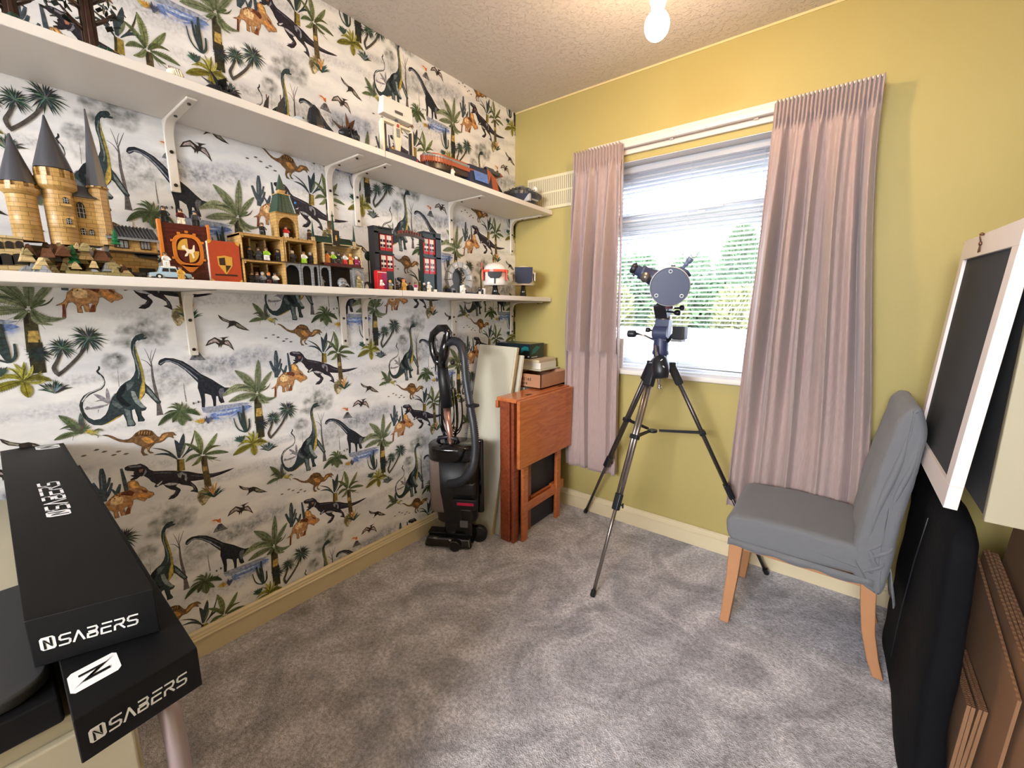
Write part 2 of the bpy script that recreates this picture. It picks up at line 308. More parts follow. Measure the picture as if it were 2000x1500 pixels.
('L',(96,108,70),1,[-17606,7271,-17781,7524],[95,0.1,8]),
('L',(108,120,84),1,[-17511,7196,-17159,7030],[96,-0.15,8]),
('T',(108,120,84),1,[-17468,7119,-17306,6909],[17,8]),
('T',(108,120,84),1,[-17661,7238,-17780,7082],[17,8]),
('P',(170,158,126),1,[-17851,5983,-17717,6032,-17522,5897,-17463,5709,-17579,5620,-17701,5467,-17781,5459,-17865,5629,-17900,5773],[]),
('P',(116,104,78),1,[-17806,5934,-17703,5929,-17670,5753,-17784,5664,-17735,5514,-17837,5651,-17877,5797],[]),
('P',(210,196,160),1,[-17755,5686,-17626,5671,-17579,5620,-17698,5499,-17741,5582],[]),
('B',(58,72,72),1,[-17403,5637],[466,25,150,13,47,3]),
('B',(200,150,96),1,[-17420,5727],[551,65,115,6,38,5]),
('B',(120,120,70),1,[-17551,5874],[344,80,160,7,40,6]),
('P',(190,142,98),1,[-15160,9188,-15017,9270,-14943,9370,-14901,9536,-14751,9672,-14613,9741,-14410,9752,-14324,9759,-14364,9887,-14345,10018,-14211,10060,-14111,9947,-14087,9820,-13964,9699,-13898,9565,-13786,9489,-13769,9404,-13882,9339,-13961,9339,-14031,9269,-14135,9363,-14199,9425,-14286,9419,-14316,9281,-14380,9148,-14410,9010,-14529,9004,-14484,9128,-14421,9260,-14525,9240,-14518,9020,-14613,9017,-14624,9184,-14682,9175,-14666,8986,-14765,8995,-14756,9204,-14821,9283,-14921,9263,-14985,9099,-15015,8854,-15079,8865,-15039,9108,-15007,9206],[]),
('P',(246,212,160),1,[-14792,9591,-14652,9677,-14493,9587,-14525,9416,-14712,9389,-14805,9454],[]),
('P',(244,190,110),1,[-14302,10003,-14199,10002,-14125,9860,-14118,9753,-14269,9806,-14313,9881],[]),
('P',(110,60,44),1,[-14512,9747,-14309,9740,-14232,9642,-14292,9544,-14423,9613,-14553,9665],[]),
('P',(120,70,44),1,[-14070,9694,-13921,9586,-13945,9517,-14044,9601],[]),
('P',(232,160,84),1,[-14185,9583,-13982,9504,-13882,9419,-14026,9402,-14160,9473],[]),
('P',(96,56,40),1,[-14714,9716,-14700,9662,-14746,9661],[]),
('P',(96,56,40),1,[-14630,9733,-14615,9679,-14662,9678],[]),
('P',(96,56,40),1,[-14787,9639,-14773,9585,-14819,9584],[]),
('P',(96,56,40),1,[-14688,9643,-14673,9589,-14720,9588],[]),
('P',(96,56,40),1,[-14568,9680,-14553,9626,-14600,9625],[]),
('P',(120,58,44),1,[-15039,9211,-14988,9238,-15013,8878,-15072,8871],[]),
('P',(130,66,44),1,[-14461,9195,-14384,9219,-14416,9018,-14511,9019],[]),
('P',(130,98,66),1,[-19939,8524,-19844,8512,-19735,8447,-19630,8338,-19499,8263,-19376,8260,-19287,8309,-19191,8413,-19078,8472,-18930,8454,-18808,8388,-18755,8274,-18700,8172,-18637,8142,-18570,8229,-18487,8254,-18373,8244,-18300,8233,-18210,8097,-18315,8143,-18290,8020,-18379,8093,-18460,8098,-18538,8013,-18634,7970,-18767,7983,-18865,7906,-18928,7835,-18949,7753,-18848,7678,-18935,7684,-18979,7776,-18988,7881,-19044,7866,-19086,7791,-19072,7728,-18988,7646,-19102,7658,-19139,7791,-19121,7858,-19098,7954,-19195,8037,-19288,8132,-19428,8169,-19583,8236,-19708,8346,-19813,8452],[]),
('P',(88,62,36),1,[-19194,8388,-19081,8452,-18932,8438,-18809,8374,-18769,8248,-18955,8250,-19118,8318,-19248,8293],[]),
('P',(206,146,76),1,[-19089,8211,-18957,8235,-18838,8133,-18795,8029,-18920,7994,-19019,8077],[]),
('P',(200,150,90),1,[-18540,8192,-18401,8209,-18455,8141,-18581,8039,-18672,8033],[]),
('T',(196,150,90),1,[-19103,8443,-19131,8350],[22,12]),
('T',(196,150,90),1,[-19041,8429,-19069,8335],[22,12]),
('T',(196,150,90),1,[-18978,8414,-19007,8320],[22,12]),
('T',(196,150,90),1,[-18915,8399,-18944,8305],[22,12]),
('T',(196,150,90),1,[-18852,8384,-18881,8289],[22,12]),
('P',(196,150,90),1,[-18988,7881,-18911,7889,-18956,7784,-18979,7776],[]),
('P',(58,50,46),1,[-16617,11988,-16447,11850,-16279,11770,-16142,11767,-16032,11702,-15896,11573,-15683,11401,-15895,11441,-16058,11507,-16159,11604,-16272,11577,-16417,11490,-16330,11603,-16315,11695,-16495,11769,-16585,11868],[]),
('P',(150,142,128),1,[-16548,11897,-16410,11813,-16308,11755,-16326,11716,-16480,11790],[]),
('P',(150,142,128),1,[-16081,11688,-15964,11597,-15807,11466,-15974,11504,-16091,11595],[]),
('P',(58,50,46),1,[-17092,10942,-16988,11120,-16790,11229,-16692,11163,-16618,11113,-16571,11110,-16590,11181,-16675,11204,-16501,11210,-16350,11226,-16484,11163,-16517,11107,-16398,11106,-16329,10987,-16246,10719,-16399,10892,-16554,10965,-16610,10944,-16641,10848,-16657,10948,-16712,10854,-16715,10952,-16797,11042,-16946,10992],[]),
('P',(184,168,166),1,[-17021,11003,-16946,11103,-16800,11184,-16701,11087,-16669,11009,-16794,11078,-16941,11033],[]),
('P',(184,168,166),1,[-16503,11060,-16413,11070,-16358,10973,-16309,10830,-16409,10930,-16523,11000],[]),
('P',(112,108,104),1,[-15234,11101,-15185,11135,-15114,11124,-15111,11098,-15174,11082],[]),
('P',(112,108,104),1,[-14960,11202,-14910,11236,-14838,11226,-14834,11199,-14899,11182],[]),
('P',(112,108,104),1,[-14804,11104,-14753,11138,-14680,11127,-14676,11100,-14742,11084],[]),
('P',(112,108,104),1,[-14615,10948,-14563,10982,-14488,10971,-14484,10943,-14552,10927],[]),
('P',(112,108,104),1,[-14500,11026,-14447,11060,-14372,11049,-14367,11022,-14436,11005],[]),
('P',(112,108,104),1,[-14345,10907,-14291,10942,-14214,10930,-14210,10902,-14279,10886],[]),
('T',(74,70,50),1,[-15712,7960,-15692,8468,-15664,9003],[281,255,230]),
('T',(190,160,88),1,[-15698,8162,-15690,8433],[191,159]),
('T',(40,40,32),1,[-15744,8714,-15722,9030],[76,69]),
('T',(60,56,38),1,[-15704,7403,-15694,7816,-15670,8223],[270,270,258]),
('T',(190,160,90),1,[-15663,8290,-15664,8528],[204,179]),
('L',(128,138,108),1,[-15647,9169,-15508,10329],[208,0,22]),
('L',(128,138,108),1,[-15683,9174,-16301,10026],[264,0.08,26]),
('L',(128,138,108),1,[-15608,9163,-15083,9856],[171,0.02,20]),
('L',(150,158,126),1,[-15716,9146,-16798,9176],[270,0.28,18]),
('L',(128,138,108),1,[-15723,9080,-16619,8937],[226,0.06,22]),
('L',(128,138,108),1,[-15626,9132,-15025,8846],[164,-0.32,12]),
('L',(150,158,126),1,[-15616,9080,-15293,8667],[152,-0.3,10]),
('L',(70,84,64),1,[-15685,9158,-16367,9346],[50,0.25,0]),
('L',(70,84,64),1,[-15578,9158,-15162,9435],[32,-0.2,0]),
('L',(104,118,84),1,[-15630,9099,-15330,9323],[126,0.1,10]),
('L',(104,118,84),1,[-15704,9111,-16084,9596],[138,0.15,12]),
('L',(104,118,84),1,[-15709,9061,-15956,8836],[126,-0.1,10]),
('L',(104,118,84),1,[-15603,9061,-15481,8735],[108,-0.1,8]),
('T',(120,130,100),1,[-15663,9071,-15975,8656],[19,6]),
('T',(120,130,100),1,[-15663,9071,-15844,8766],[19,6]),
('T',(120,130,100),1,[-15663,9071,-16077,8808],[19,6]),
('T',(120,130,100),1,[-15663,9071,-15542,8746],[19,6]),
('T',(120,130,100),1,[-15663,9071,-15436,8556],[19,6]),
('T',(120,130,100),1,[-15663,9071,-15890,8908],[19,6]),
('T',(84,78,74),1,[-15390,7290,-15171,7485,-14931,7750,-14777,7968,-14658,8158],[86,79,79,73,53]),
('T',(84,78,74),1,[-15385,7342,-15420,7509,-15347,7667,-15226,7921],[86,92,79,59]),
('B',(46,62,56),1,[-14648,8264],[439,-80,260,32,38,11]),
('B',(46,62,56),1,[-15199,8038],[344,-80,260,28,33,12]),
('B',(44,56,54),1,[-15654,7911],[295,-90,270,30,32,13]),
('B',(96,116,106),1,[-14648,8264],[309,-80,260,9,24,21]),
('B',(96,116,106),1,[-15199,8038],[251,-80,260,8,20,22]),
('B',(46,62,56),1,[-15492,6827],[422,20,160,15,59,14]),
('B',(110,128,124),1,[-15492,6834],[330,30,150,8,33,24]),
('T',(58,72,72),1,[-16187,7726,-16182,8061,-16197,8398,-16181,8726],[93,99,87,43]),
('T',(58,72,72),1,[-16209,7798,-16317,8157,-16364,8546],[74,80,43]),
('T',(58,72,72),1,[-16210,7933,-16254,8210,-16264,8477],[62,62,37]),
('T',(58,72,72),1,[-16154,7752,-16051,7897,-16033,8214],[62,68,43]),
('T',(58,72,72),1,[-16200,7736,-16365,7835,-16474,8026,-16519,8332],[43,43,40,25]),
('B',(62,80,72),1,[-16381,7396],[322,40,150,11,61,15]),
('L',(190,186,96),1,[-16012,7239,-16243,7604],[82,0.2,6]),
('L',(164,160,62),1,[-16012,7239,-16349,7428],[76,0.2,6]),
('L',(190,186,96),1,[-16012,7239,-16114,7709],[82,0.1,6]),
('L',(164,160,62),1,[-16012,7239,-15932,7734],[82,0,6]),
('L',(190,186,96),1,[-16012,7239,-15790,7632],[82,-0.1,6]),
('L',(164,160,62),1,[-16012,7239,-15652,7460],[82,-0.2,6]),
('L',(190,186,96),1,[-16012,7239,-15546,7259],[88,-0.25,6]),
('L',(164,160,62),1,[-16012,7239,-16510,7268],[76,0.3,6]),
('L',(128,122,44),1,[-16028,7226,-16684,6974],[202,0.06,16]),
('L',(150,140,50),1,[-16000,7202,-15982,6781],[209,0,10]),
('L',(120,114,44),1,[-15995,7252,-15508,7161],[139,0.2,10]),
('L',(90,88,36),1,[-16012,7239,-16186,7590],[22,0.05,0]),
('L',(90,88,36),1,[-16012,7239,-15912,7626],[22,0.05,0]),
('L',(90,88,36),1,[-16012,7239,-15689,7399],[22,0.05,0]),
('L',(76,92,62),1,[-18040,8868,-18638,8522],[162,0.12,14]),
('L',(104,118,84),1,[-18025,8842,-18007,8389],[243,0,12]),
('L',(76,92,62),1,[-18010,8868,-17505,8635],[162,0.16,14]),
('L',(76,92,62),1,[-18031,8886,-18483,8834],[46,0.2,0]),
('L',(88,104,70),1,[-18040,8868,-18262,8546],[152,0.05,10]),
('L',(88,104,70),1,[-18018,8863,-17761,8496],[152,-0.05,10]),
('L',(104,118,84),1,[-18040,8868,-18370,9051],[61,0.3,0]),
('L',(104,118,84),1,[-18040,8868,-18257,9171],[61,0.3,0]),
('L',(76,92,62),1,[-18040,8868,-18142,9201],[61,0.2,0]),
('L',(104,118,84),1,[-18040,8868,-18074,9109],[61,0.1,0]),
('L',(104,118,84),1,[-18040,8868,-17938,9199],[61,-0.1,0]),
('L',(104,118,84),1,[-18040,8868,-17820,9121],[61,-0.2,0]),
('L',(76,92,62),1,[-18040,8868,-17752,8992],[61,-0.2,0]),
('L',(76,92,62),1,[-18040,8868,-17572,8900],[61,-0.2,0]),
('L',(50,60,40),1,[-18040,8868,-18263,9116],[15,0.1,0]),
('L',(50,60,40),1,[-18040,8868,-17922,9139],[15,0.1,0]),
('L',(50,60,40),1,[-18040,8868,-18113,9059],[15,0.1,0]),
('B',(170,150,74),1,[-17500,8350],[240,40,150,9,53,31]),
('B',(84,92,112),1,[-17307,8308],[298,50,110,5,60,32]),
('P',(90,92,92),1,[-17667,9102,-17631,9119,-17603,9073,-17622,9030,-17659,9042],[]),
('P',(90,92,92),1,[-17528,9127,-17492,9144,-17463,9098,-17483,9054,-17520,9067],[]),
('L',(104,118,84),1,[-15162,5650,-15505,6197],[178,0.05,10]),
('L',(104,118,84),1,[-15181,5619,-15682,5528],[137,0.1,10]),
('L',(90,104,100),1,[-15111,5652,-15077,6195],[103,0,0]),
('L',(76,92,62),1,[-15147,5627,-15553,5797],[76,0.4,0]),
('B',(80,96,74),1,[-15134,5585],[379,35,150,12,55,41]),
('B',(176,166,84),1,[-14914,5494],[245,30,150,8,56,42]),
('L',(110,116,90),1,[-14896,5581,-14680,5541],[49,0.4,0]),
('T',(140,140,110),1,[-14949,5561,-14805,5438,-14827,5389],[28,28,17]),
('T',(150,155,140),1,[-15284,5598,-15333,5430],[17,10])]
# ================================================================== SETTING
RX = 2.27; YB = -3.0; H = 2.36
# wallpaper material: printed colour on a pale paper ground
wp = bpy.data.materials.new('dinosaur_wallpaper'); wp.use_nodes = True; t = wp.node_tree; p = t.nodes['Principled BSDF']
p.inputs['Roughness'].default_value = .62; p.inputs['Specular IOR Level'].default_value = .25
at = t.nodes.new('ShaderNodeVertexColor'); at.layer_name = 'print'
co = t.nodes.new('ShaderNodeTexCoord'); mp = t.nodes.new('ShaderNodeMapping'); mp.inputs['Scale'].default_value = (1, 1.2, 3.2)
n1 = t.nodes.new('ShaderNodeTexNoise'); n1.inputs['Scale'].default_value = 3.2; n1.inputs['Detail'].default_value = 6; n1.inputs['Roughness'].default_value = .6
r1 = t.nodes.new('ShaderNodeValToRGB'); r1.color_ramp.elements[0].position = .38; r1.color_ramp.elements[0].color = lin((228, 229, 234)); r1.color_ramp.elements[1].position = .58; r1.color_ramp.elements[1].color = lin((250, 249, 250))
mx = t.nodes.new('ShaderNodeMix'); mx.data_type = 'RGBA'
t.links.new(co.outputs['Object'], mp.inputs[0]); t.links.new(mp.outputs[0], n1.inputs['Vector']); t.links.new(n1.outputs['Fac'], r1.inputs[0])
n2 = t.nodes.new('ShaderNodeTexNoise'); n2.inputs['Scale'].default_value = 45; n2.inputs['Detail'].default_value = 5
mr = t.nodes.new('ShaderNodeMapRange'); mr.inputs[1].default_value = .32; mr.inputs[2].default_value = .62; mr.inputs[3].default_value = .35; mr.inputs[4].default_value = 1.15
ma = t.nodes.new('ShaderNodeMath'); ma.operation = 'MULTIPLY'; ma.use_clamp = True
mm = t.nodes.new('ShaderNodeMath'); mm.operation = 'GREATER_THAN'; mm.inputs[1].default_value = .93
mq = t.nodes.new('ShaderNodeMath'); mq.operation = 'MAXIMUM'
t.links.new(co.outputs['Object'], n2.inputs['Vector']); t.links.new(n2.outputs['Fac'], mr.inputs[0]); t.links.new(mr.outputs[0], ma.inputs[0]); t.links.new(at.outputs['Alpha'], ma.inputs[1])
t.links.new(at.outputs['Alpha'], mm.inputs[0]); t.links.new(ma.outputs[0], mq.inputs[0]); t.links.new(mm.outputs[0], mq.inputs[1])
t.links.new(mq.outputs[0], mx.inputs[0]); t.links.new(r1.outputs[0], mx.inputs[6])
n3 = t.nodes.new('ShaderNodeTexNoise'); n3.inputs['Scale'].default_value = 120; n3.inputs['Detail'].default_value = 3
mr3 = t.nodes.new('ShaderNodeMapRange'); mr3.inputs[1].default_value = .35; mr3.inputs[2].default_value = .65; mr3.inputs[3].default_value = .62; mr3.inputs[4].default_value = 1.3
vm = t.nodes.new('ShaderNodeVectorMath'); vm.operation = 'SCALE'
t.links.new(co.outputs['Object'], n3.inputs['Vector']); t.links.new(n3.outputs['Fac'], mr3.inputs[0]); t.links.new(at.outputs['Color'], vm.inputs[0]); t.links.new(mr3.outputs[0], vm.inputs['Scale'])
t.links.new(vm.outputs[0], mx.inputs[7]); t.links.new(mx.outputs[2], p.inputs['Base Color'])

def wallpaper():
    A = (.522, .309); Bv = (0, .618)
    polys = []   # (list of (y,z), centre or None, rgb, alpha)
    for k, (kind, rgb, al, fl, ex) in enumerate(MOTIFS):
        c = lin(rgb)[:3]
        P = [(fl[i]/1e4, fl[i+1]/1e4) for i in range(0, len(fl), 2)]
        if kind == 'P':
            polys.append((k, P, None, c, al))
            if len(P) > 26:
                dk = tuple(v*.3 for v in c); n = len(P)
                for i in range(n):
                    (x0, y0), (x1, y1) = P[i], P[(i+1) % n]; l = math.hypot(x1-x0, y1-y0) or 1; nx, ny = -(y1-y0)/l*.0006, (x1-x0)/l*.0006
                    polys.append((k, [(x0+nx, y0+ny), (x1+nx, y1+ny), (x1-nx, y1-ny), (x0-nx, y0-ny)], None, dk, al))
        elif kind == 'S':
            rx, ry = ex[0]/1e4, ex[1]/1e4; rd = random.Random(k)
            ring = [(P[0][0]+rx*math.cos(a)*(1+.25*math.sin(3*a+k)), P[0][1]+ry*math.sin(a)*(1+.25*math.sin(5*a+2*k))) for a in [2*math.pi*i/16 for i in range(16)]]
            polys.append((k, ring, P[0], c, al))
        elif kind == 'T':
            ws = [e/1e4 for e in ex]; n = len(P)
            if len(ws) < n: ws += [ws[-1]]*(n-len(ws))
            # resample with catmull-rom
            Q = []; QW = []
            for i in range(n-1):
                p0 = P[max(i-1, 0)]; p1 = P[i]; p2 = P[i+1]; p3 = P[min(i+2, n-1)]; st = 3 if n > 2 else 1
                for s_ in range(st):
                    u = s_/st
                    Q.append(tuple(.5*((2*p1[j])+(-p0[j]+p2[j])*u+(2*p0[j]-5*p1[j]+4*p2[j]-p3[j])*u*u+(-p0[j]+3*p1[j]-3*p2[j]+p3[j])*u**3) for j in (0, 1))); QW.append(ws[i]*(1-u)+ws[i+1]*u)
            Q.append(P[-1]); QW.append(ws[-1]); L_, R_ = [], []
            for i, q in enumerate(Q):
                a = Q[max(i-1, 0)]; b = Q[min(i+1, len(Q)-1)]; dx, dy = b[0]-a[0], b[1]-a[1]; l = math.hypot(dx, dy) or 1; nx, ny = -dy/l, dx/l; w = QW[i]/2
                L_.append((q[0]+nx*w, q[1]+ny*w)); R_.append((q[0]-nx*w, q[1]-ny*w))
            for i in range(len(Q)-1): polys.append((k, [L_[i], L_[i+1], R_[i+1], R_[i]], None, c, al))
        elif kind == 'L':
            (x0, y0), (x1, y1) = P; w, bend, ser = ex[0]/1e4*(1.55 if ex[2] else 1.15), ex[1], int(ex[2]); dx, dy = x1-x0, y1-y0; l = math.hypot(dx, dy); nx, ny = -dy/l, dx/l
            N = max(7, ser or 7); mid = []; up = []; dn = []
            sgn = 1 if dx < 0 else -1
            for i in range(N+1):
                u = i/N; off = sgn*-bend*l*math.sin(math.pi*u)*.8
                cx, cy = x0+dx*u+nx*off, y0+dy*u+ny*off; hw = w/2*(math.sin(math.pi*min(1, u*.92+.06))**.75)
                mid.append((cx, cy)); up.append((cx+nx*hw, cy+ny*hw)); dn.append((cx-nx*hw, cy-ny*hw))
            if ser:
                for i in range(N):
                    for e in (up, dn):
                        tipx, tipy = e[i+1]; f_ = .45
                        tp = (tipx+dx/l*w*.25*0, tipy)
                        polys.append((k, [mid[i], e[i+1], (mid[i][0]*f_+mid[i+1][0]*(1-f_)+(e[i+1][0]-mid[i+1][0])*.25, mid[i][1]*f_+mid[i+1][1]*(1-f_)+(e[i+1][1]-mid[i+1][1])*.25)], None, c, al))
                        if i:
                            q0, q1 = mid[i-1], e[i]; qd = (dx/l*.0005, dy/l*.0005)
                            polys.append((k, [(q0[0]*.8+q1[0]*.2-qd[0], q0[1]*.8+q1[1]*.2-qd[1]), (q0[0]*.8+q1[0]*.2+qd[0], q0[1]*.8+q1[1]*.2+qd[1]), q1], None, tuple(v*.4 for v in c), al))
                        polys.append((k, [mid[i], ((mid[i][0]+e[i][0]*2)/3, (mid[i][1]+e[i][1]*2)/3), ((mid[i+1][0]+e[i+1][0]*1.4)/2.4, (mid[i+1][1]+e[i+1][1]*1.4)/2.4), mid[i+1]], None, c, al))
                ck = tuple(v*.45 for v in c)
                for i in range(N): 
                    q = w*.035*(1-i/N)+.0006
                    polys.append((k+.5, [(mid[i][0]+nx*q, mid[i][1]+ny*q), (mid[i+1][0]+nx*q, mid[i+1][1]+ny*q), (mid[i+1][0]-nx*q, mid[i+1][1]-ny*q), (mid[i][0]-nx*q, mid[i][1]-ny*q)], None, ck, al))
            else: polys.append((k, up+dn[::-1][1:], None, c, al))
        elif kind == 'B':
            r, a0, a1, n, w, sd = ex; rd = random.Random(sd); r /= 1e4; w /= 1e4
            for i in range(int(n)):
                a = math.radians(a0+(a1-a0)*(i+.5)/n+rd.uniform(-5, 5)); rr = r*rd.uniform(.72, 1.05); dx, dy = math.cos(a), math.sin(a); nx, ny = -dy, dx
                sag = -.10*rr*(abs(dx)); ww = w*rd.uniform(.7, 1.2)/2; x0, y0 = P[0]
                cc = tuple(v*rd.uniform(.7, 1.5) for v in c)
                mx_, my_ = x0+dx*rr*.55, y0+dy*rr*.55-sag*.6
                polys.append((k, [(x0+nx*ww*.6, y0+ny*ww*.6), (mx_+nx*ww, my_+ny*ww), (x0+dx*rr, y0+dy*rr+sag), (mx_-nx*ww, my_-ny*ww), (x0-nx*ww*.6, y0-ny*ww*.6)], None, cc, al))
    V = []; Fc = []; CL = []
    def emit(pts, x, cols):
        n = len(V); V.extend([(x, a, b) for a, b in pts]); Fc.append(tuple(range(n, n+len(pts)))); CL.extend(cols)
    # base paper: a fine grid that carries the soft watercolour washes of one repeat
    soft = [(P, cen, c, al) for k, P, cen, c, al in polys if cen is not None]
    polys = [q for q in polys if q[2] is None]
    NX, NZ = 74, 88; tile = []
    blobs = []
    for P, cen, c, al in soft:
        rx = sum(abs(q[0]-cen[0]) for q in P)/len(P)*1.57; ry = sum(abs(q[1]-cen[1]) for q in P)/len(P)*1.57; blobs.append((cen[0], cen[1], rx, ry, c, al))
    for iz in range(NZ):
        row = []
        for ix in range(NX):
            y = ix/NX*A[0]; z = iz/NZ*Bv[1]; col = [1., 1., 1.]; aa = 0.
            nzv = noise.noise(Vector((math.cos(2*math.pi*z/Bv[1])*1.1, math.sin(2*math.pi*z/Bv[1])*1.1, y*14)))*.5
            for (cy, cz, rx, ry, c, al) in blobs:
                di = math.floor((cy-y)/A[0]+.5); best = 9
                for d_ in (di-1, di, di+1):
                    dy = (y+d_*A[0]-cy); zz = z+d_*A[1]-cz; zz -= round(zz/Bv[1])*Bv[1]
                    r_ = (dy/rx)**2+(zz/ry)**2
                    if r_ < best: best = r_
                if best < 1.6:
                    w = al*max(0, 1-(best/1.5)**1.2)*(1+nzv)
                    w = max(0, min(1, w)); na = aa+w*(1-aa)
                    if na > 0: col = [(col[i]*aa*(1-w)+c[i]*w)/na if aa > 0 else c[i] for i in range(3)]
                    aa = na
            row.append((col[0], col[1], col[2], min(.92, aa)))
        tile.append(row)
    GX, GZ_ = 360, 284
    for iz in range(GZ_+1):
        for ix in range(GX+1):
            y = YB*(1-ix/GX); z = H*iz/GZ_; i_ = math.floor(y/A[0]); fy = (y-i_*A[0])/A[0]*NX; zz = (z-i_*A[1]) % Bv[1]; fz = zz/Bv[1]*NZ
            a0, b0 = int(fy) % NX, int(fz) % NZ; t0, t1 = fy-int(fy), fz-int(fz); b1 = (b0+1) % NZ
            if a0 == NX-1: q = [tile[b0][a0]]*2+[tile[b1][a0]]*2
            else: q = [tile[b0][a0], tile[b0][a0+1], tile[b1][a0], tile[b1][a0+1]]
            V.append((0, y, z)); CL.append(tuple((q[0][j]*(1-t0)+q[1][j]*t0)*(1-t1)+(q[2][j]*(1-t0)+q[3][j]*t0)*t1 for j in range(4)))
    for iz in range(GZ_):
        for ix in range(GX): n = iz*(GX+1)+ix; Fc.append((n, n+1, n+GX+2, n+GX+1))
    DX = .0030/len(polys)
    for i in range(-4, 5):
        for j in range(-7, 8):
            oy = i*A[0]; oz = i*A[1]+j*Bv[1]
            for idx, (k, P, cen, c, al) in enumerate(polys):
                ys = [q[0]+oy for q in P]; zs = [q[1]+oz for q in P]
                if min(ys) > 0 or max(ys) < YB or min(zs) > H or max(zs) < .09: continue
                x = .0002+idx*DX
                pts = list(zip(ys, zs))
                if cen is None:
                    out = pts
                    if max(ys) > 0 or min(ys) < YB or max(zs) > H or min(zs) < .09:
                        for ax, lim, sg in ((0, 0, -1), (0, YB, 1), (1, H, -1), (1, .09, 1)):
                            res = []
                            for q in range(len(out)):
                                a, b = out[q], out[(q+1) % len(out)]; da, db = (a[ax]-lim)*sg, (b[ax]-lim)*sg
                                if da >= 0: res.append(a)
                                if (da >= 0) != (db >= 0):
                                    u = da/(da-db); res.append((a[0]+(b[0]-a[0])*u, a[1]+(b[1]-a[1])*u))
                            out = res
                            if len(out) < 3: break
                        if len(out) < 3: continue
                    emit(out, x, [tuple(c)+(al,)]*len(out))
                else:
                    cl = lambda q: (min(0, max(YB, q[0])), min(H, max(.09, q[1])))
                    cx = cl((cen[0]+oy, cen[1]+oz)); n = len(pts); mid = [((q[0]+cx[0])/2, (q[1]+cx[1])/2) for q in pts]
                    for q in range(n):
                        r_ = (q+1) % n; fa = tuple(c)+(0,); fm = tuple(c)+(al*.75,); fc_ = tuple(c)+(al,)
                        emit([cl(pts[q]), cl(pts[r_]), cl(mid[r_]), cl(mid[q])], x, [fa, fa, fm, fm])
                        emit([cl(mid[q]), cl(mid[r_]), cx], x, [fm, fm, fc_])
    me = bpy.data.meshes.new('wall_left'); me.from_pydata(V, [], Fc); me.materials.append(wp)
    ca = me.color_attributes.new('print', 'FLOAT_COLOR', 'POINT'); ca.data.foreach_set('color', [q for c in CL for q in c])
    # faces look into the room
    bm = bmesh.new(); bm.from_mesh(me)
    fl = [f for f in bm.faces if f.normal.x < 0]; bmesh.ops.reverse_faces(bm, faces=fl); 
    bad = [f for f in bm.faces if f.calc_area() < 1e-10]; bmesh.ops.delete(bm, geom=bad, context='FACES')
    bm.to_mesh(me); bm.free()
    ob = bpy.data.objects.new('wall_left', me); COL.objects.link(ob); return ob
struct(wallpaper())
# green wall paint
MG = mat('yellow_green_paint', (182, 166, 104), .55, var=.05, vscale=2.5, bump=.12, bscale=90, spec=.3)
MCE = mat('ceiling_white', (212, 204, 198), .9, spec=.2)
t = MCE.node_tree; p = t.nodes['Principled BSDF']; co = t.nodes.new('ShaderNodeTexCoord')
v1 = t.nodes.new('ShaderNodeTexNoise'); v1.inputs['Scale'].default_value = 55; v1.inputs['Detail'].default_value = 5; v1.inputs['Distortion'].default_value = 1.2
cr = t.nodes.new('ShaderNodeValToRGB'); cr.color_ramp.elements[0].position = .52; cr.color_ramp.elements[1].position = .68
bp = t.nodes.new('ShaderNodeBump'); bp.inputs['Strength'].default_value = .55; bp.inputs['Distance'].default_value = .006
t.links.new(co.outputs['Object'], v1.inputs['Vector']); t.links.new(v1.outputs['Fac'], cr.inputs[0]); t.links.new(cr.outputs[0], bp.inputs['Height']); t.links.new(bp.outputs[0], p.inputs['Normal'])
struct(G().box(-.1, RX+.1, YB-.1, .1, H, H+.05).obj('ceiling', MCE))
# window opening in back wall
WX0, WX1, WZ0, WZ1 = .52, 1.62, .885, 1.953; WD = .16
MUP = mat('white_upvc', (235, 236, 240), .35); MW = mat('white_gloss', (232, 226, 218), .4)
g = G(); T_ = .24
for (a, b_, c, d) in ((-.1, WX0, 0, H), (WX1, RX+.1, 0, H), (WX0, WX1, 0, WZ0), (WX0, WX1, WZ1, H)): g.box(a, b_, 0, T_, c, d)
struct(g.obj('wall_window', MG))
g = G(); e = .003
g.box(WX0-.0, WX1, .002, T_, WZ1-e, WZ1-.0005); g.box(WX0+.0005, WX0+e, .002, T_, WZ0, WZ1-e); g.box(WX1-e, WX1-.0005, .002, T_, WZ0, WZ1-e)
struct(g.obj('trim_1', MW))
struct(G().box(RX, RX+.1, YB, 0, 0, H).obj('wall_right', MG))
# unseen wall behind the camera, its opening made wide to admit the fill light
g = G(); g.box(-.1, .35, YB-.1, YB, 0, H); g.box(2.0, RX+.1, YB-.1, YB, 0, H); g.box(.35, 2.0, YB-.1, YB, 2.15, H)
struct(g.obj('wall_rear_opening', MG))
g = G(); g.box(-.4, -.3, YB-2.6, YB-.1, 0, H); g.box(2.6, 2.7, YB-2.6, YB-.1, 0, H); g.box(-.4, 2.7, YB-2.7, YB-2.6, 0, H); g.box(-.3, -.1, YB-.2, YB-.1, 0, H); g.box(RX+.1, 2.6, YB-.2, YB-.1, 0, H)  # unseen box around the fill lamp, added to keep sky light out
struct(g.obj('wall_light_box', mat('light_box_white', (228, 226, 222), .8)))
g = G(); g.box(-.4, 2.7, YB-2.7, YB-.1, H, H+.05); struct(g.obj('ceiling_light_box', MCE)); g = G(); g.box(-.4, 2.7, YB-2.7, YB-.1, -.05, 0); struct(g.obj('floor_light_box', mat('light_box_grey', (170, 162, 160), .95)))  # top and bottom of the added light-blocking box
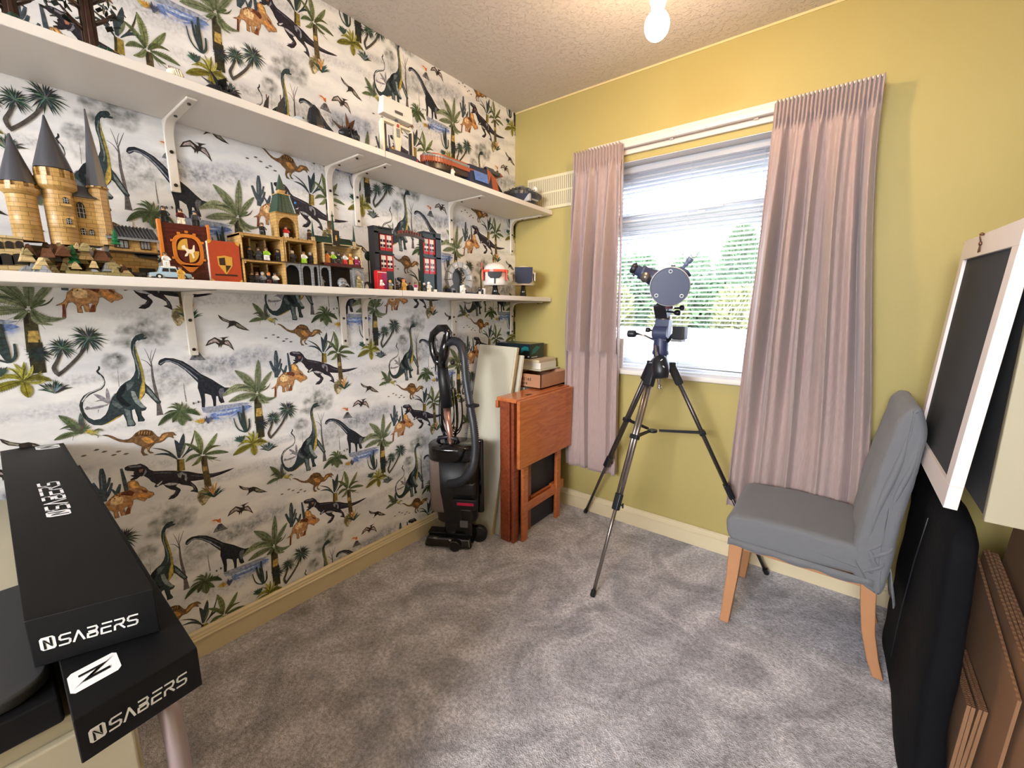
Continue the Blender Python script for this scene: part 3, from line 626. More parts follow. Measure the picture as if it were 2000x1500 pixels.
# carpet
MF = bpy.data.materials.new('grey_carpet'); MF.use_nodes = True; t = MF.node_tree; p = t.nodes['Principled BSDF']; p.inputs['Roughness'].default_value = .95; p.inputs['Specular IOR Level'].default_value = .1; p.inputs['Sheen Weight'].default_value = .25
co = t.nodes.new('ShaderNodeTexCoord')
def nz(s, d=5, dist=0, r=.5):
    n = t.nodes.new('ShaderNodeTexNoise'); n.inputs['Scale'].default_value = s; n.inputs['Detail'].default_value = d; n.inputs['Distortion'].default_value = dist; n.inputs['Roughness'].default_value = r; t.links.new(co.outputs['Object'], n.inputs['Vector']); return n
big = nz(3.6, 6, 1.5, .62); fine = nz(95, 4, .3, .7); ff = nz(260, 2)
rb = t.nodes.new('ShaderNodeValToRGB'); rb.color_ramp.elements[0].position = .38; rb.color_ramp.elements[0].color = lin((178, 175, 184)); rb.color_ramp.elements[1].position = .62; rb.color_ramp.elements[1].color = lin((236, 232, 240))
rf = t.nodes.new('ShaderNodeMapRange'); rf.inputs[1].default_value = .3; rf.inputs[2].default_value = .7; rf.inputs[3].default_value = .55; rf.inputs[4].default_value = 1.4
# vacuum-cleaner stripes
mpp = t.nodes.new('ShaderNodeMapping'); mpp.inputs['Rotation'].default_value = (0, 0, .35); wv = t.nodes.new('ShaderNodeTexWave'); wv.inputs['Scale'].default_value = 1.9; wv.inputs['Distortion'].default_value = 5; wv.inputs['Detail'].default_value = 2; wv.inputs['Detail Scale'].default_value = .8
t.links.new(co.outputs['Object'], mpp.inputs[0]); t.links.new(mpp.outputs[0], wv.inputs['Vector'])
rw = t.nodes.new('ShaderNodeMapRange'); rw.inputs[3].default_value = .9; rw.inputs[4].default_value = 1.06; t.links.new(wv.outputs['Fac'], rw.inputs[0])
mlt = t.nodes.new('ShaderNodeMath'); mlt.operation = 'MULTIPLY'; t.links.new(rf.outputs[0], mlt.inputs[0]); t.links.new(rw.outputs[0], mlt.inputs[1])
vs = t.nodes.new('ShaderNodeVectorMath'); vs.operation = 'SCALE'
t.links.new(big.outputs['Fac'], rb.inputs[0]); t.links.new(fine.outputs['Fac'], rf.inputs[0]); t.links.new(rb.outputs[0], vs.inputs[0]); t.links.new(mlt.outputs[0], vs.inputs['Scale']); t.links.new(vs.outputs[0], p.inputs['Base Color'])
bp = t.nodes.new('ShaderNodeBump'); bp.inputs['Strength'].default_value = .9; bp.inputs['Distance'].default_value = .01
ad = t.nodes.new('ShaderNodeMath'); ad.operation = 'ADD'; t.links.new(fine.outputs['Fac'], ad.inputs[0]); t.links.new(ff.outputs['Fac'], ad.inputs[1]); t.links.new(ad.outputs[0], bp.inputs['Height']); t.links.new(bp.outputs[0], p.inputs['Normal'])
struct(G().box(-.1, RX+.1, YB-.1, .24, -.05, 0).obj('floor', MF))
# skirting boards: flat with a torus top
MS = mat('cream_gloss_skirting', (226, 210, 174), .32, var=.03, coat=.2)
prof = [(0, 0), (.016, 0), (.016, .066), (.021, .069), (.022, .074), (.017, .078), (.017, .083), (.013, .088), (.012, .096), (.005, .102), (0, .102)]
def skirt(name, a, b, nrm):
    a = Vector(a); b = Vector(b); nrm = Vector(nrm); g = G(); g.prism([a+nrm*(x+.0015)+UP*z for x, z in prof], b-a); return struct(g.obj(name, MS))
skirt('baseboard_left', (0, YB, 0), (0, -.02, 0), (1, 0, 0)); skirt('baseboard_window', (0.02, 0, 0), (RX-.02, 0, 0), (0, -1, 0)); skirt('baseboard_right', (RX, YB, 0), (RX, -.0, 0), (-1, 0, 0))
# thin paint line at ceiling on the window wall
struct(G().box(.0, RX, -.004, 0, H-.009, H).obj('trim_2', mat('cream_paint_edge', (226, 206, 150), .5)))
# ---------------- window
g = G(); fy0, fy1 = .125, .185; fw = .055
g.box(WX0+.003, WX1-.003, fy0, fy1, WZ0+.02, WZ0+.02+fw); g.box(WX0+.003, WX1-.003, fy0, fy1, WZ1-fw, WZ1-.003)
g.box(WX0+.003, WX0+fw, fy0, fy1, WZ0+.02, WZ1-.003); g.box(WX1-fw, WX1-.003, fy0, fy1, WZ0+.02, WZ1-.003)
TZ = 1.645; g.box(WX0+fw, WX1-fw, fy0, fy1, TZ-.03, TZ+.03)
wf = struct(g.obj('window_1', MUP, bevel=.006))
g = G(); g.box(WX0+fw, WX1-fw, .11, .17, TZ+.03, TZ+.075); g.box(WX0+fw, WX1-fw, .11, .17, WZ1-fw-.04, WZ1-fw); g.box(WX0+fw, WX0+fw+.045, .11, .17, TZ+.075, WZ1-fw-.04); g.box(WX1-fw-.045, WX1-fw, .11, .17, TZ+.075, WZ1-fw-.04)
g.obj('opening_sash', MUP, wf, bevel=.006)
h = ony(1370, 410, .09); g = G(); g.box(h.x-.02, h.x+.02, .085, .11, TZ+.035, TZ+.06); g.box(h.x-.01, h.x+.1, .075, .088, TZ+.045, TZ+.062); g.obj('window_handle', MUP, wf, bevel=.004)
MGL = bpy.data.materials.new('window_glass'); MGL.use_nodes = True; t = MGL.node_tree; t.nodes.clear()
oo = t.nodes.new('ShaderNodeOutputMaterial'); gl = t.nodes.new('ShaderNodeBsdfGlossy'); gl.inputs['Roughness'].default_value = .02; tr = t.nodes.new('ShaderNodeBsdfTransparent'); ms = t.nodes.new('ShaderNodeMixShader'); ms.inputs[0].default_value = .05
t.links.new(tr.outputs[0], ms.inputs[1]); t.links.new(gl.outputs[0], ms.inputs[2]); t.links.new(ms.outputs[0], oo.inputs[0])
G().box(WX0+fw-.01, WX1-fw+.01, .15, .154, WZ0+.07, TZ-.025).obj('glass_pane', MGL, wf); G().box(WX0+fw+.04, WX1-fw-.04, .145, .149, TZ+.07, WZ1-fw-.035).obj('glass_pane', MGL, wf)
struct(G().box(WX0-.03, WX1+.03, -.028, .125, WZ0-.022, WZ0+.003).obj('window_sill', MW, bevel=.006))
# ================================================================== OUTSIDE
MHG = mat('conifer_green', (88, 112, 80), .9, var=.35, vscale=9); MHY = mat('hedge_yellow_green', (122, 126, 84), .9, var=.35, vscale=9)
MTR = mat('bark', (110, 90, 70), .9)
def bush(name, label, cat, c, rx, ry, h, mt, n, seed, lean=0, group=None):
    rd = random.Random(seed); tq = thing(name, label, cat, (c[0], c[1], c[2]), group); g = G()
    for i in range(n):
        u = rd.random(); zz = u**.8; k = (1-zz)**.55 if lean else math.sqrt(max(0, 1-(zz*2-1)**2*.75)); a = rd.uniform(0, 2*math.pi); rr = rd.uniform(.55, 1)*k
        p = Vector((c[0]+rx*rr*math.cos(a), c[1]+ry*rr*math.sin(a), c[2]+.15+h*zz)); s = rd.uniform(.04, .11)*(1+h*.12)
        d = Vector((rd.uniform(-1, 1), rd.uniform(-1, 1), rd.uniform(.1, 1.6))).normalized(); q = d.cross(Vector((rd.uniform(-1, 1), rd.uniform(-1, 1), .1))).normalized()
        g.quad(p-d*s*.3, p+q*s*.35, p+d*s*1.6, p-q*s*.35)
    g.obj('foliage', mt, tq, recalc=False); core = G(); core.sphere((c[0], c[1], c[2]+h*.47), 1, (rx*.62, ry*.62, h*.46)); core.obj('inner_foliage', mt, tq)
    G().cyl((c[0], c[1], c[2]), (c[0], c[1], c[2]+h*.5), .06, .03, 8).obj('trunk', MTR, tq)
GZ = -1.6
def seen(pxx, ptop, Y): c = ony(pxx, ptop, Y); return (c.x, Y, GZ), c.z-GZ-.15
c, h = seen(1452, 452, 7.4); bush('conifer', 'tall bushy conifer seen through the right of the blind', 'tree', c, 1.0, .9, h, MHG, 9000, 1, 1)
c, h = seen(1245, 508, 6.6); bush('garden_shrub', 'green garden shrub beyond the blind left of the telescope', 'shrub', c, .55, .5, h, MHG, 5500, 3)
c, h = seen(1350, 512, 6.0); bush('garden_shrub', 'green garden shrub outside just right of the telescope tube', 'shrub', c, .50, .45, h, MHG, 5500, 5)
c, h = seen(1310, 585, 5.0); bush('garden_shrub', 'yellow green garden shrub low behind the telescope mount', 'shrub', c, .30, .3, h, MHY, 5000, 2)
c, h = seen(1440, 575, 4.9); bush('garden_shrub', 'yellow green shrub low at the right of the window', 'shrub', c, .34, .3, h, MHY, 5000, 4)
c, h = seen(1210, 575, 4.85); bush('garden_shrub', 'yellow green shrub low beside the left curtain edge', 'shrub', c, .22, .25, h, MHY, 4500, 6)
gr = thing('flat_roof', 'pale lilac flat roof low outside the window', 'flat roof', (0, 3.6, GZ)); MLR = mat('pale_lilac_render', (100, 100, 130), .6); G().box(-5, 4, 3.0, 4.3, GZ, .80).obj('walls', MLR, gr); G().box(-5.05, 4.05, 2.95, 4.35, .80, .90).obj('fascia', mat('white_fascia', (236, 236, 242), .5), gr)
struct(G().box(-12, 12, .5, 30, GZ-.1, GZ).obj('lawn', mat('lawn_green', (140, 150, 100), .95, var=.2, vscale=3)))
# ================================================================== VENETIAN BLIND
MB = mat('white_blind_slat', (238, 239, 244), .35)
t = MB.node_tree; p = t.nodes['Principled BSDF']; tl_ = t.nodes.new('ShaderNodeBsdfTranslucent'); tl_.inputs[0].default_value = (.85, .88, .95, 1); mxs = t.nodes.new('ShaderNodeMixShader'); mxs.inputs[0].default_value = .6
t.links.new(p.outputs[0], mxs.inputs[1]); t.links.new(tl_.outputs[0], mxs.inputs[2]); t.links.new(mxs.outputs[0], t.nodes['Material Output'].inputs[0])
bx0, bx1 = WX0+.012, WX1-.012; by = .082
bl_ = thing('venetian_blind', 'white venetian blind with thin slats hanging in the window', 'blind', ((bx0+bx1)/2, by, WZ0))
G().box(bx0, bx1, by-.014, by+.014, 1.915, 1.945).obj('headrail', MB, bl_, bevel=.002)
g = G(); z = .925; k = 0
while z < 1.905:
    tl = .0035
    sec = [(-.0125, tl), (-.006, tl*.5+.0016), (0, .002), (.006, -tl*.5+.0016), (.0125, -tl)]
    A_ = [(bx0, by+a, z+b) for a, b in sec]; B_ = [(bx1, by+a, z+b) for a, b in sec]
    g.add(A_+B_, [(i, i+1, 6+i, 5+i) for i in range(4)], True); z += .0212
sl = g.obj('slats', MB, bl_, recalc=False); md = sl.modifiers.new('s', 'SOLIDIFY'); md.thickness = .0006
G().box(bx0, bx1, by-.013, by+.013, .893, .905).obj('bottom_rail', MB, bl_, bevel=.002)
for xx in (.715, 1.02, 1.33, 1.5):
    G().cyl((xx, by-.014, .9), (xx, by-.014, 1.92), .0009, n=6).obj('ladder_cord', MB, bl_); 
G().cyl((.652, by-.022, 1.25), (.654, by-.022, 1.915), .003, n=8).obj('tilt_wand', mat('clear_plastic', (215, 218, 224), .1), bl_)
# card frame on the sill
cfr = thing('picture_frame', 'small white picture frame standing on the window sill', 'picture frame', (.70, .03, WZ0+.003)); g = G(); gg = G()
z0 = WZ0+.003; g.box(.625, .735, .028, .037, z0, z0+.165); g.obj('frame', mat('white_frame', (238, 234, 232), .5), cfr, bevel=.002)
gg.box(.64, .722, .0268, .028, z0+.02, z0+.14); gg.obj('print', mat('print_paper', (236, 226, 226), .7), cfr)
gg = G(); rd = random.Random(3)
for i in range(14):
    x = .70+rd.uniform(-.012, .012); zz = z0+.025+rd.random()*.07; gg.box(x, x+.006, .0258, .0267, zz, zz+.007)
gg.obj('drawing', mat('mauve_ink', (176, 130, 150), .8), cfr)
# ================================================================== CURTAINS AND RAIL
MWR = mat('pale_painted_batten', (226, 214, 204), .4)
rl = thing('curtain_rail', 'white curtain rail on a painted batten above the window', 'curtain rail', (1.1, -.02, 1.985))
g = G(); g.box(.50, 1.70, -.018, 0, 1.982, 2.058); g.obj('batten', MWR, rl, bevel=.003)
g = G(); g.box(.48, 1.695, -.052, -.03, 2.004, 2.028); g.obj('track', mat('rail_white_plastic', (222, 212, 206), .35), rl, bevel=.004)
for x in (.55, .95, 1.3, 1.65): G().box(x-.008, x+.008, -.032, -.016, 2.0, 2.03).obj('bracket', MWR, rl)
MC1 = mat('mauve_taupe_curtain', (170, 150, 147), .85, sheen=.3, bump=.1, bscale=300, spec=.15)
t = MC1.node_tree; p = t.nodes['Principled BSDF']; co = t.nodes.new('ShaderNodeTexCoord'); mp = t.nodes.new('ShaderNodeMapping'); mp.inputs['Scale'].default_value = (90, 90, 6)
n_ = t.nodes.new('ShaderNodeTexNoise'); n_.inputs['Scale'].default_value = 4; mx = t.nodes.new('ShaderNodeMix'); mx.data_type = 'RGBA'; mx.inputs[6].default_value = lin((150, 130, 129)); mx.inputs[7].default_value = lin((188, 166, 161))
t.links.new(co.outputs['Object'], mp.inputs[0]); t.links.new(mp.outputs[0], n_.inputs['Vector']); t.links.new(n_.outputs['Fac'], mx.inputs[0]); t.links.new(mx.outputs[2], p.inputs['Base Color'])
MLN = mat('curtain_lining', (206, 196, 190), .85)
sm = lambda v: v*v*(3-2*v)
def curtain(label, fx0, fx1, zt, zb, folds, seed, zbend=0, ampk=1, hn=3.9):
    rd = random.Random(seed); NU = 420; NV = 90; V = []; ph = [rd.uniform(0, 6.28) for _ in range(8)]
    hd = .072
    def disp(u, w):   # w 0 at header, 1 at hem
        q = u*folds*2*math.pi
        warp = .55*math.sin(u*9+ph[0])+.35*math.sin(u*17+ph[1])+w*.5*math.sin(u*5+ph[2])
        body = (math.sin(q+warp*2.2)+.34*math.sin(q*1.83+ph[3]+warp*1.5)+.16*math.sin(q*3.1+ph[4]+w*2))
        return body
    for j in range(NV+1):
        v = j/NV; z = zt+(zb-zt)*v; dz = zt-z
        hm = 1 if dz < hd else max(0, 1-(dz-hd)/.05)
        for i in range(NU+1):
            u = i/NU; x = fx0(v)+(fx1(v)-fx0(v))*u
            pl = math.sin(u*folds*2*math.pi*hn+ph[5])
            amp = (.012+.040*min(1, max(0, dz-hd)/.5))*ampk*(1 if ampk == 1 else 1-.35*sm(max(0, v-.4)/.6))
            b = disp(u, v)
            if dz > hd: b = b*(1-.5*hm)+.5*hm*pl
            y = -.088 - (b*amp if dz > hd+.0 else 0) - (pl*.007*hm if hm else 0) - .012*v
            x += (.006*math.cos(u*folds*2*math.pi+ph[6])*min(1, max(0, dz-hd)/.4))
            zz = z + (.004*pl*hm if j == 0 else 0) + (zbend*math.sin(u*3.1)*v)
            if abs(dz-hd) < .012: y += .006
            y = min(y, -.034 if dz > .1 else -.06)
            if ampk < 1: y = max(y, -.096) if v > .6 else y
            else: lo_ = sm(max(0, min(1, (v-.5)/.3))); y = y*(1-lo_)+lo_*(-.072-b*.020)
            V.append((x, y, zz))
    g = G(); g.add(V, [(j*(NU+1)+i, j*(NU+1)+i+1, (j+1)*(NU+1)+i+1, (j+1)*(NU+1)+i) for j in range(NV) for i in range(NU)], True)
    root = thing('curtain', label, 'curtain', ((fx0(0)+fx1(0))/2, -.088, zb), 'curtains at the window')
    o = g.obj('drape', [MC1, MLN], root, recalc=False); md = o.modifiers.new('s', 'SOLIDIFY'); md.thickness = .002; md.offset = 0
    # side hem strip turned toward the wall
    for f, sg in ((fx0, 1), (fx1, -1)):
        gg = G(); pts = [(f(j/20)+.002*sg, -.080-.012*j/20-.01*math.sin(j*.9+seed), zt+(zb-zt)*j/20) for j in range(21)]
        V = pts+[(x+.004*sg, (-.056 if z > 1.98 else -.045), z+.001) for x, y, z in pts]; gg.add(V, [(j, j+1, 22+j, 21+j) for j in range(20)], True)
        q = gg.obj('side_return', MC1, root, recalc=False); md = q.modifiers.new('s', 'SOLIDIFY'); md.thickness = .002
    return root
sm = lambda v: v*v*(3-2*v)
curtain('narrow mauve curtain with pencil pleats left of the window above the wooden table', lambda v: .455-.025*sm(min(1, v*1.5))+.05*max(0, v-.75)*2, lambda v: .728+.04*v, 2.022, .30, 3.1, 5, ampk=.8, hn=5.2)
curtain('wide mauve curtain with pencil pleats right of the window behind the grey chair', lambda v: 1.372-.035*sm(v), lambda v: 1.705+.13*sm(v), 2.026, .295, 4.6, 11, hn=5.6)
# ================================================================== WALL VENT
vt = thing('wall_vent', 'cream slotted air vent high on the green wall behind the shelf end', 'vent', (.26, -.01, 1.785)); MVN = mat('cream_plastic', (224, 212, 178), .5); MVD = mat('vent_shadow_gap', (168, 156, 128), .8)
g = G(); g.box(.10, .43, -.010, 0, 1.785, 1.968); g.obj('plate', MVN, vt, bevel=.003)
g = G(); gd = G()
for row, (z0, z1) in enumerate(((1.882, 1.952), (1.802, 1.872))):
    for i in range(24):
        x = .112+i*.0128; gd.box(x, x+.0055, -.0112, -.0100, z0, z1)
gd.obj('slots', MVD, vt)
# ================================================================== BULB
MBE = mat('glowing_bulb', (255, 240, 215), .3, emis=((255, 217, 168), BULB_L)); MBH = mat('bulb_holder', (226, 205, 175), .4)
lb = thing('ceiling_bulb', 'bare glowing light bulb hanging from the ceiling', 'light bulb', (BULB.x, BULB.y, H-.02))
G().sphere(BULB, .038, (1, 1, 1.12), 20, 12).obj('glass_bulb', MBE, lb)
lb.children[0].visible_shadow = True
g = G(); g.lathe(BULB+Vector((0, 0, .034)), [(.016, 0), (.017, .012), (.021, .016), (.021, .030), (.026, .032), (.026, .037), (.019, .038), (.018, .07), (.012, .085), (.004, .09), (.003, .12)], 20); g.obj('lamp_holder', MBH, lb)
G().cyl((BULB.x, BULB.y, BULB.z+.14), (BULB.x, BULB.y, H-.02), .003, n=8).obj('flex', MBH, lb)
G().lathe((BULB.x, BULB.y, H), [(.0, -.028), (.02, -.027), (.036, -.018), (.04, 0)], 20).obj('ceiling_rose', MBH, lb)
# ================================================================== SHELVES
MSH = mat('white_melamine_shelf', (232, 226, 220), .42, var=.015); MBR = mat('white_shelf_bracket', (232, 224, 214), .35); MSC = mat('screw_steel', (70, 66, 62), .4, 1)
SD = .28; TH = .024
def zl(y): return 1.280 - y*.0093
def zu(y): return 1.773 - y*.0175
def board(y0, y1, zf, label):
    g = G(); g.hexa([(0.002, y0, zf(y0)-TH), (SD, y0, zf(y0)-TH), (SD, y1, zf(y1)-TH), (0.002, y1, zf(y1)-TH), (0.002, y0, zf(y0)), (SD, y0, zf(y0)), (SD, y1, zf(y1)), (0.002, y1, zf(y1))])
    return tag(g.obj('wall_shelf', MSH, bevel=.0025), label, 'shelf', 'shelf boards on the wallpapered wall')
JU = -1.150; JL = -1.10
board(-2.62, JU-.0006, zu, 'long white upper shelf board, the nearer one below the ceiling'); board(JU+.0006, -.008, zu, 'white upper shelf board ending at the green wall')
board(-2.62, JL-.0006, zl, 'long white lower shelf board under the castle model'); board(JL+.0006, -.008, zl, 'white lower shelf board ending at the green wall under the helmets')
def bracket(y, zf, label, grp='shelf brackets'):
    z = zf(y)-TH-.0005; w = .016; t_ = .009
    r = thing('shelf_bracket', label, 'bracket', (0.002, y, z-.2), 'shelf brackets')
    pr = []; R = .045; N = 7
    out = [(0.002, -.205), (t_+.002, -.205), (t_+.003, -R-t_-.02)]
    out += [(t_+.003+(R)*(1-math.cos(a)), -t_-R+R*math.sin(a)) for a in [math.pi/2*i/N for i in range(N+1)]]
    out += [(.225, -t_+.002), (.238, -.006), (.238, 0), (0.002, 0)]
    g = G(); g.prism([(x, y-w/2-.005, z+zz) for x, zz in out], (0, w+.01, 0)); g.obj('arm', MBR, r, bevel=.004)
    gg = G()
    for zz in (-.09, -.185): gg.cyl((t_+.002, y, z+zz), (t_+.0055, y, z+zz), .005, n=10)
    for xx in (.09, .21): gg.cyl((xx, y, z-.010-.002), (xx, y, z-.0085), .0045, n=10)
    gg.obj('screws', MSC, r)
for y, l in ((-1.735, 'white bracket under the upper shelf beside the castle spires'), (-1.225, 'white bracket under the upper shelf, left one of the close pair'), (-1.105, 'white bracket under the upper shelf, right one of the close pair'), (-.56, 'white bracket under the upper shelf above the round grey gate model'), (-.045, 'white bracket under the upper shelf at the green wall corner')): bracket(y, zu, l)
for y, l in ((-1.745, 'white bracket under the lower shelf left, above the erupting volcano print'), (-1.205, 'white bracket under the lower shelf, left one of the close pair'), (-1.10, 'white bracket under the lower shelf, right one of the close pair'), (-.56, 'white bracket under the lower shelf behind the vacuum cleaner handle'), (-.045, 'white bracket under the lower shelf at the green wall corner')): bracket(y, zl, l)
# ================================================================== BRICK-BUILT MODELS
def M_(n, c, r=.34, **k): return mat(n, c, r, spec=.5, **k)
YEL = M_('tan_yellow_brick', (194, 154, 92), .42); TAN = M_('sand_brick', (206, 180, 132)); DG = M_('dark_grey_brick', (70, 70, 76)); MG2 = M_('stone_grey_brick', (140, 143, 146)); LG = M_('light_grey_brick', (182, 184, 186)); BLK = M_('black_brick', (28, 28, 32))
DRD = M_('dark_red_brick', (86, 26, 26)); RED = M_('red_brick', (186, 30, 34)); ORG = M_('orange_brick', (204, 118, 44)); GLD = M_('gold_brick', (208, 158, 66), .3); BRN = M_('brown_brick', (96, 60, 38)); DBR = M_('dark_brown_brick', (56, 38, 30)); GRN = M_('dark_green_brick', (30, 66, 50)); LGN = M_('lime_brick', (150, 196, 50)); WHT = M_('white_brick', (232, 228, 222)); SBL = M_('pale_blue_brick', (176, 204, 224)); NVY = M_('navy_brick', (34, 42, 70)); SKN = M_('toy_skin', (222, 176, 130)); TRG = M_('pine_green_brick', (20, 100, 58)); ORD = M_('orange_red_cover', (172, 64, 30), .5, var=.15, vscale=60); COR = M_('coral_brick', (228, 96, 70)); PUR = M_('magenta_brick', (150, 30, 90)); OLV = M_('olive_tan_brick', (150, 136, 92)); CRM = M_('cream_brick', (240, 226, 200)); MRN = M_('maroon_print', (80, 16, 22)); TPN = M_('toy_window_dark', (40, 36, 40), .2)
FIG = {}
def brickify(m, k=1.0, dark=.62):
    t = m.node_tree; p = t.nodes['Principled BSDF']; co = t.nodes.new('ShaderNodeTexCoord'); ge = t.nodes.new('ShaderNodeNewGeometry'); sp = t.nodes.new('ShaderNodeSeparateXYZ'); ad = t.nodes.new('ShaderNodeMath'); ad.operation = 'ADD'; cb = t.nodes.new('ShaderNodeCombineXYZ')
    t.links.new(ge.outputs['Position'], sp.inputs[0]); t.links.new(sp.outputs[0], ad.inputs[0]); t.links.new(sp.outputs[1], ad.inputs[1]); t.links.new(ad.outputs[0], cb.inputs[0]); t.links.new(sp.outputs[2], cb.inputs[1])
    b = t.nodes.new('ShaderNodeTexBrick'); b.inputs['Scale'].default_value = 1; b.inputs['Brick Width'].default_value = .024*k; b.inputs['Row Height'].default_value = .0096*k; b.inputs['Mortar Size'].default_value = .0006; b.inputs['Mortar Smooth'].default_value = .3
    c = p.inputs['Base Color'].default_value; b.inputs['Color1'].default_value = c; b.inputs['Color2'].default_value = tuple(v*.86 for v in c[:3])+(1,); b.inputs['Mortar'].default_value = tuple(v*dark*.6 for v in c[:3])+(1,)
    t.links.new(cb.outputs[0], b.inputs['Vector']); t.links.new(b.outputs['Color'], p.inputs['Base Color'])
for m_ in (YEL, TAN, DRD, BRN, OLV, MG2, GRN): brickify(m_)
def figure(y, x, zf, label, torso, legs, hair, s=1.0, turn=0, skin=None, base=None):
    z0 = (zf(y) if base is None else base)+.0006; c = Vector((x, y, z0)); r = thing('toy_figure', label, 'toy figure', c, 'small toy figures on the shelves')
    a = math.radians(turn); U = Vector((math.cos(a), math.sin(a), 0)); V_ = Vector((-math.sin(a), math.cos(a), 0))
    g = G(); g.obox(c+V_*.0042*s+UP*.0065*s, (.008*s, .0076*s, .013*s), U, V_); g.obox(c-V_*.0042*s+UP*.0065*s, (.008*s, .0076*s, .013*s), U, V_); g.obox(c+UP*.0145*s, (.008*s, .016*s, .003*s), U, V_); g.obj('legs', legs, r, bevel=.0005)
    g = G(); h = [(-.0075, 0), (.0075, 0), (.0055, .013), (-.0055, .013)]; g.prism([c+V_*(p*s)+UP*((.016+q)*s)-U*.004*s for p, q in h], U*.008*s)
    for sg in (-1, 1): g.bar(c+V_*sg*.0065*s+UP*.027*s, c+V_*sg*.010*s+U*.006*s+UP*.018*s, .004*s, .004*s)
    g.obj('torso', torso, r, bevel=.0005)
    G().lathe(c+UP*.029*s, [(.003*s, 0), (.0048*s, .001*s), (.005*s, .007*s), (.003*s, .009*s)], 10).obj('head', skin or SKN, r)
    G().lathe(c+UP*.033*s-U*.001*s, [(.0056*s, -.002*s), (.0062*s, .002*s), (.0052*s, .006*s), (.001*s, .0075*s)], 10).obj('hair', hair, r)
    return r
def cr(g, y0, y1, x0, x1, z, n, h, w=.5):    # crenellations
    for i in range(n):
        a = y0+(y1-y0)*i/n; g.box(x0, x1, a, a+(y1-y0)/n*w, z, z+h)
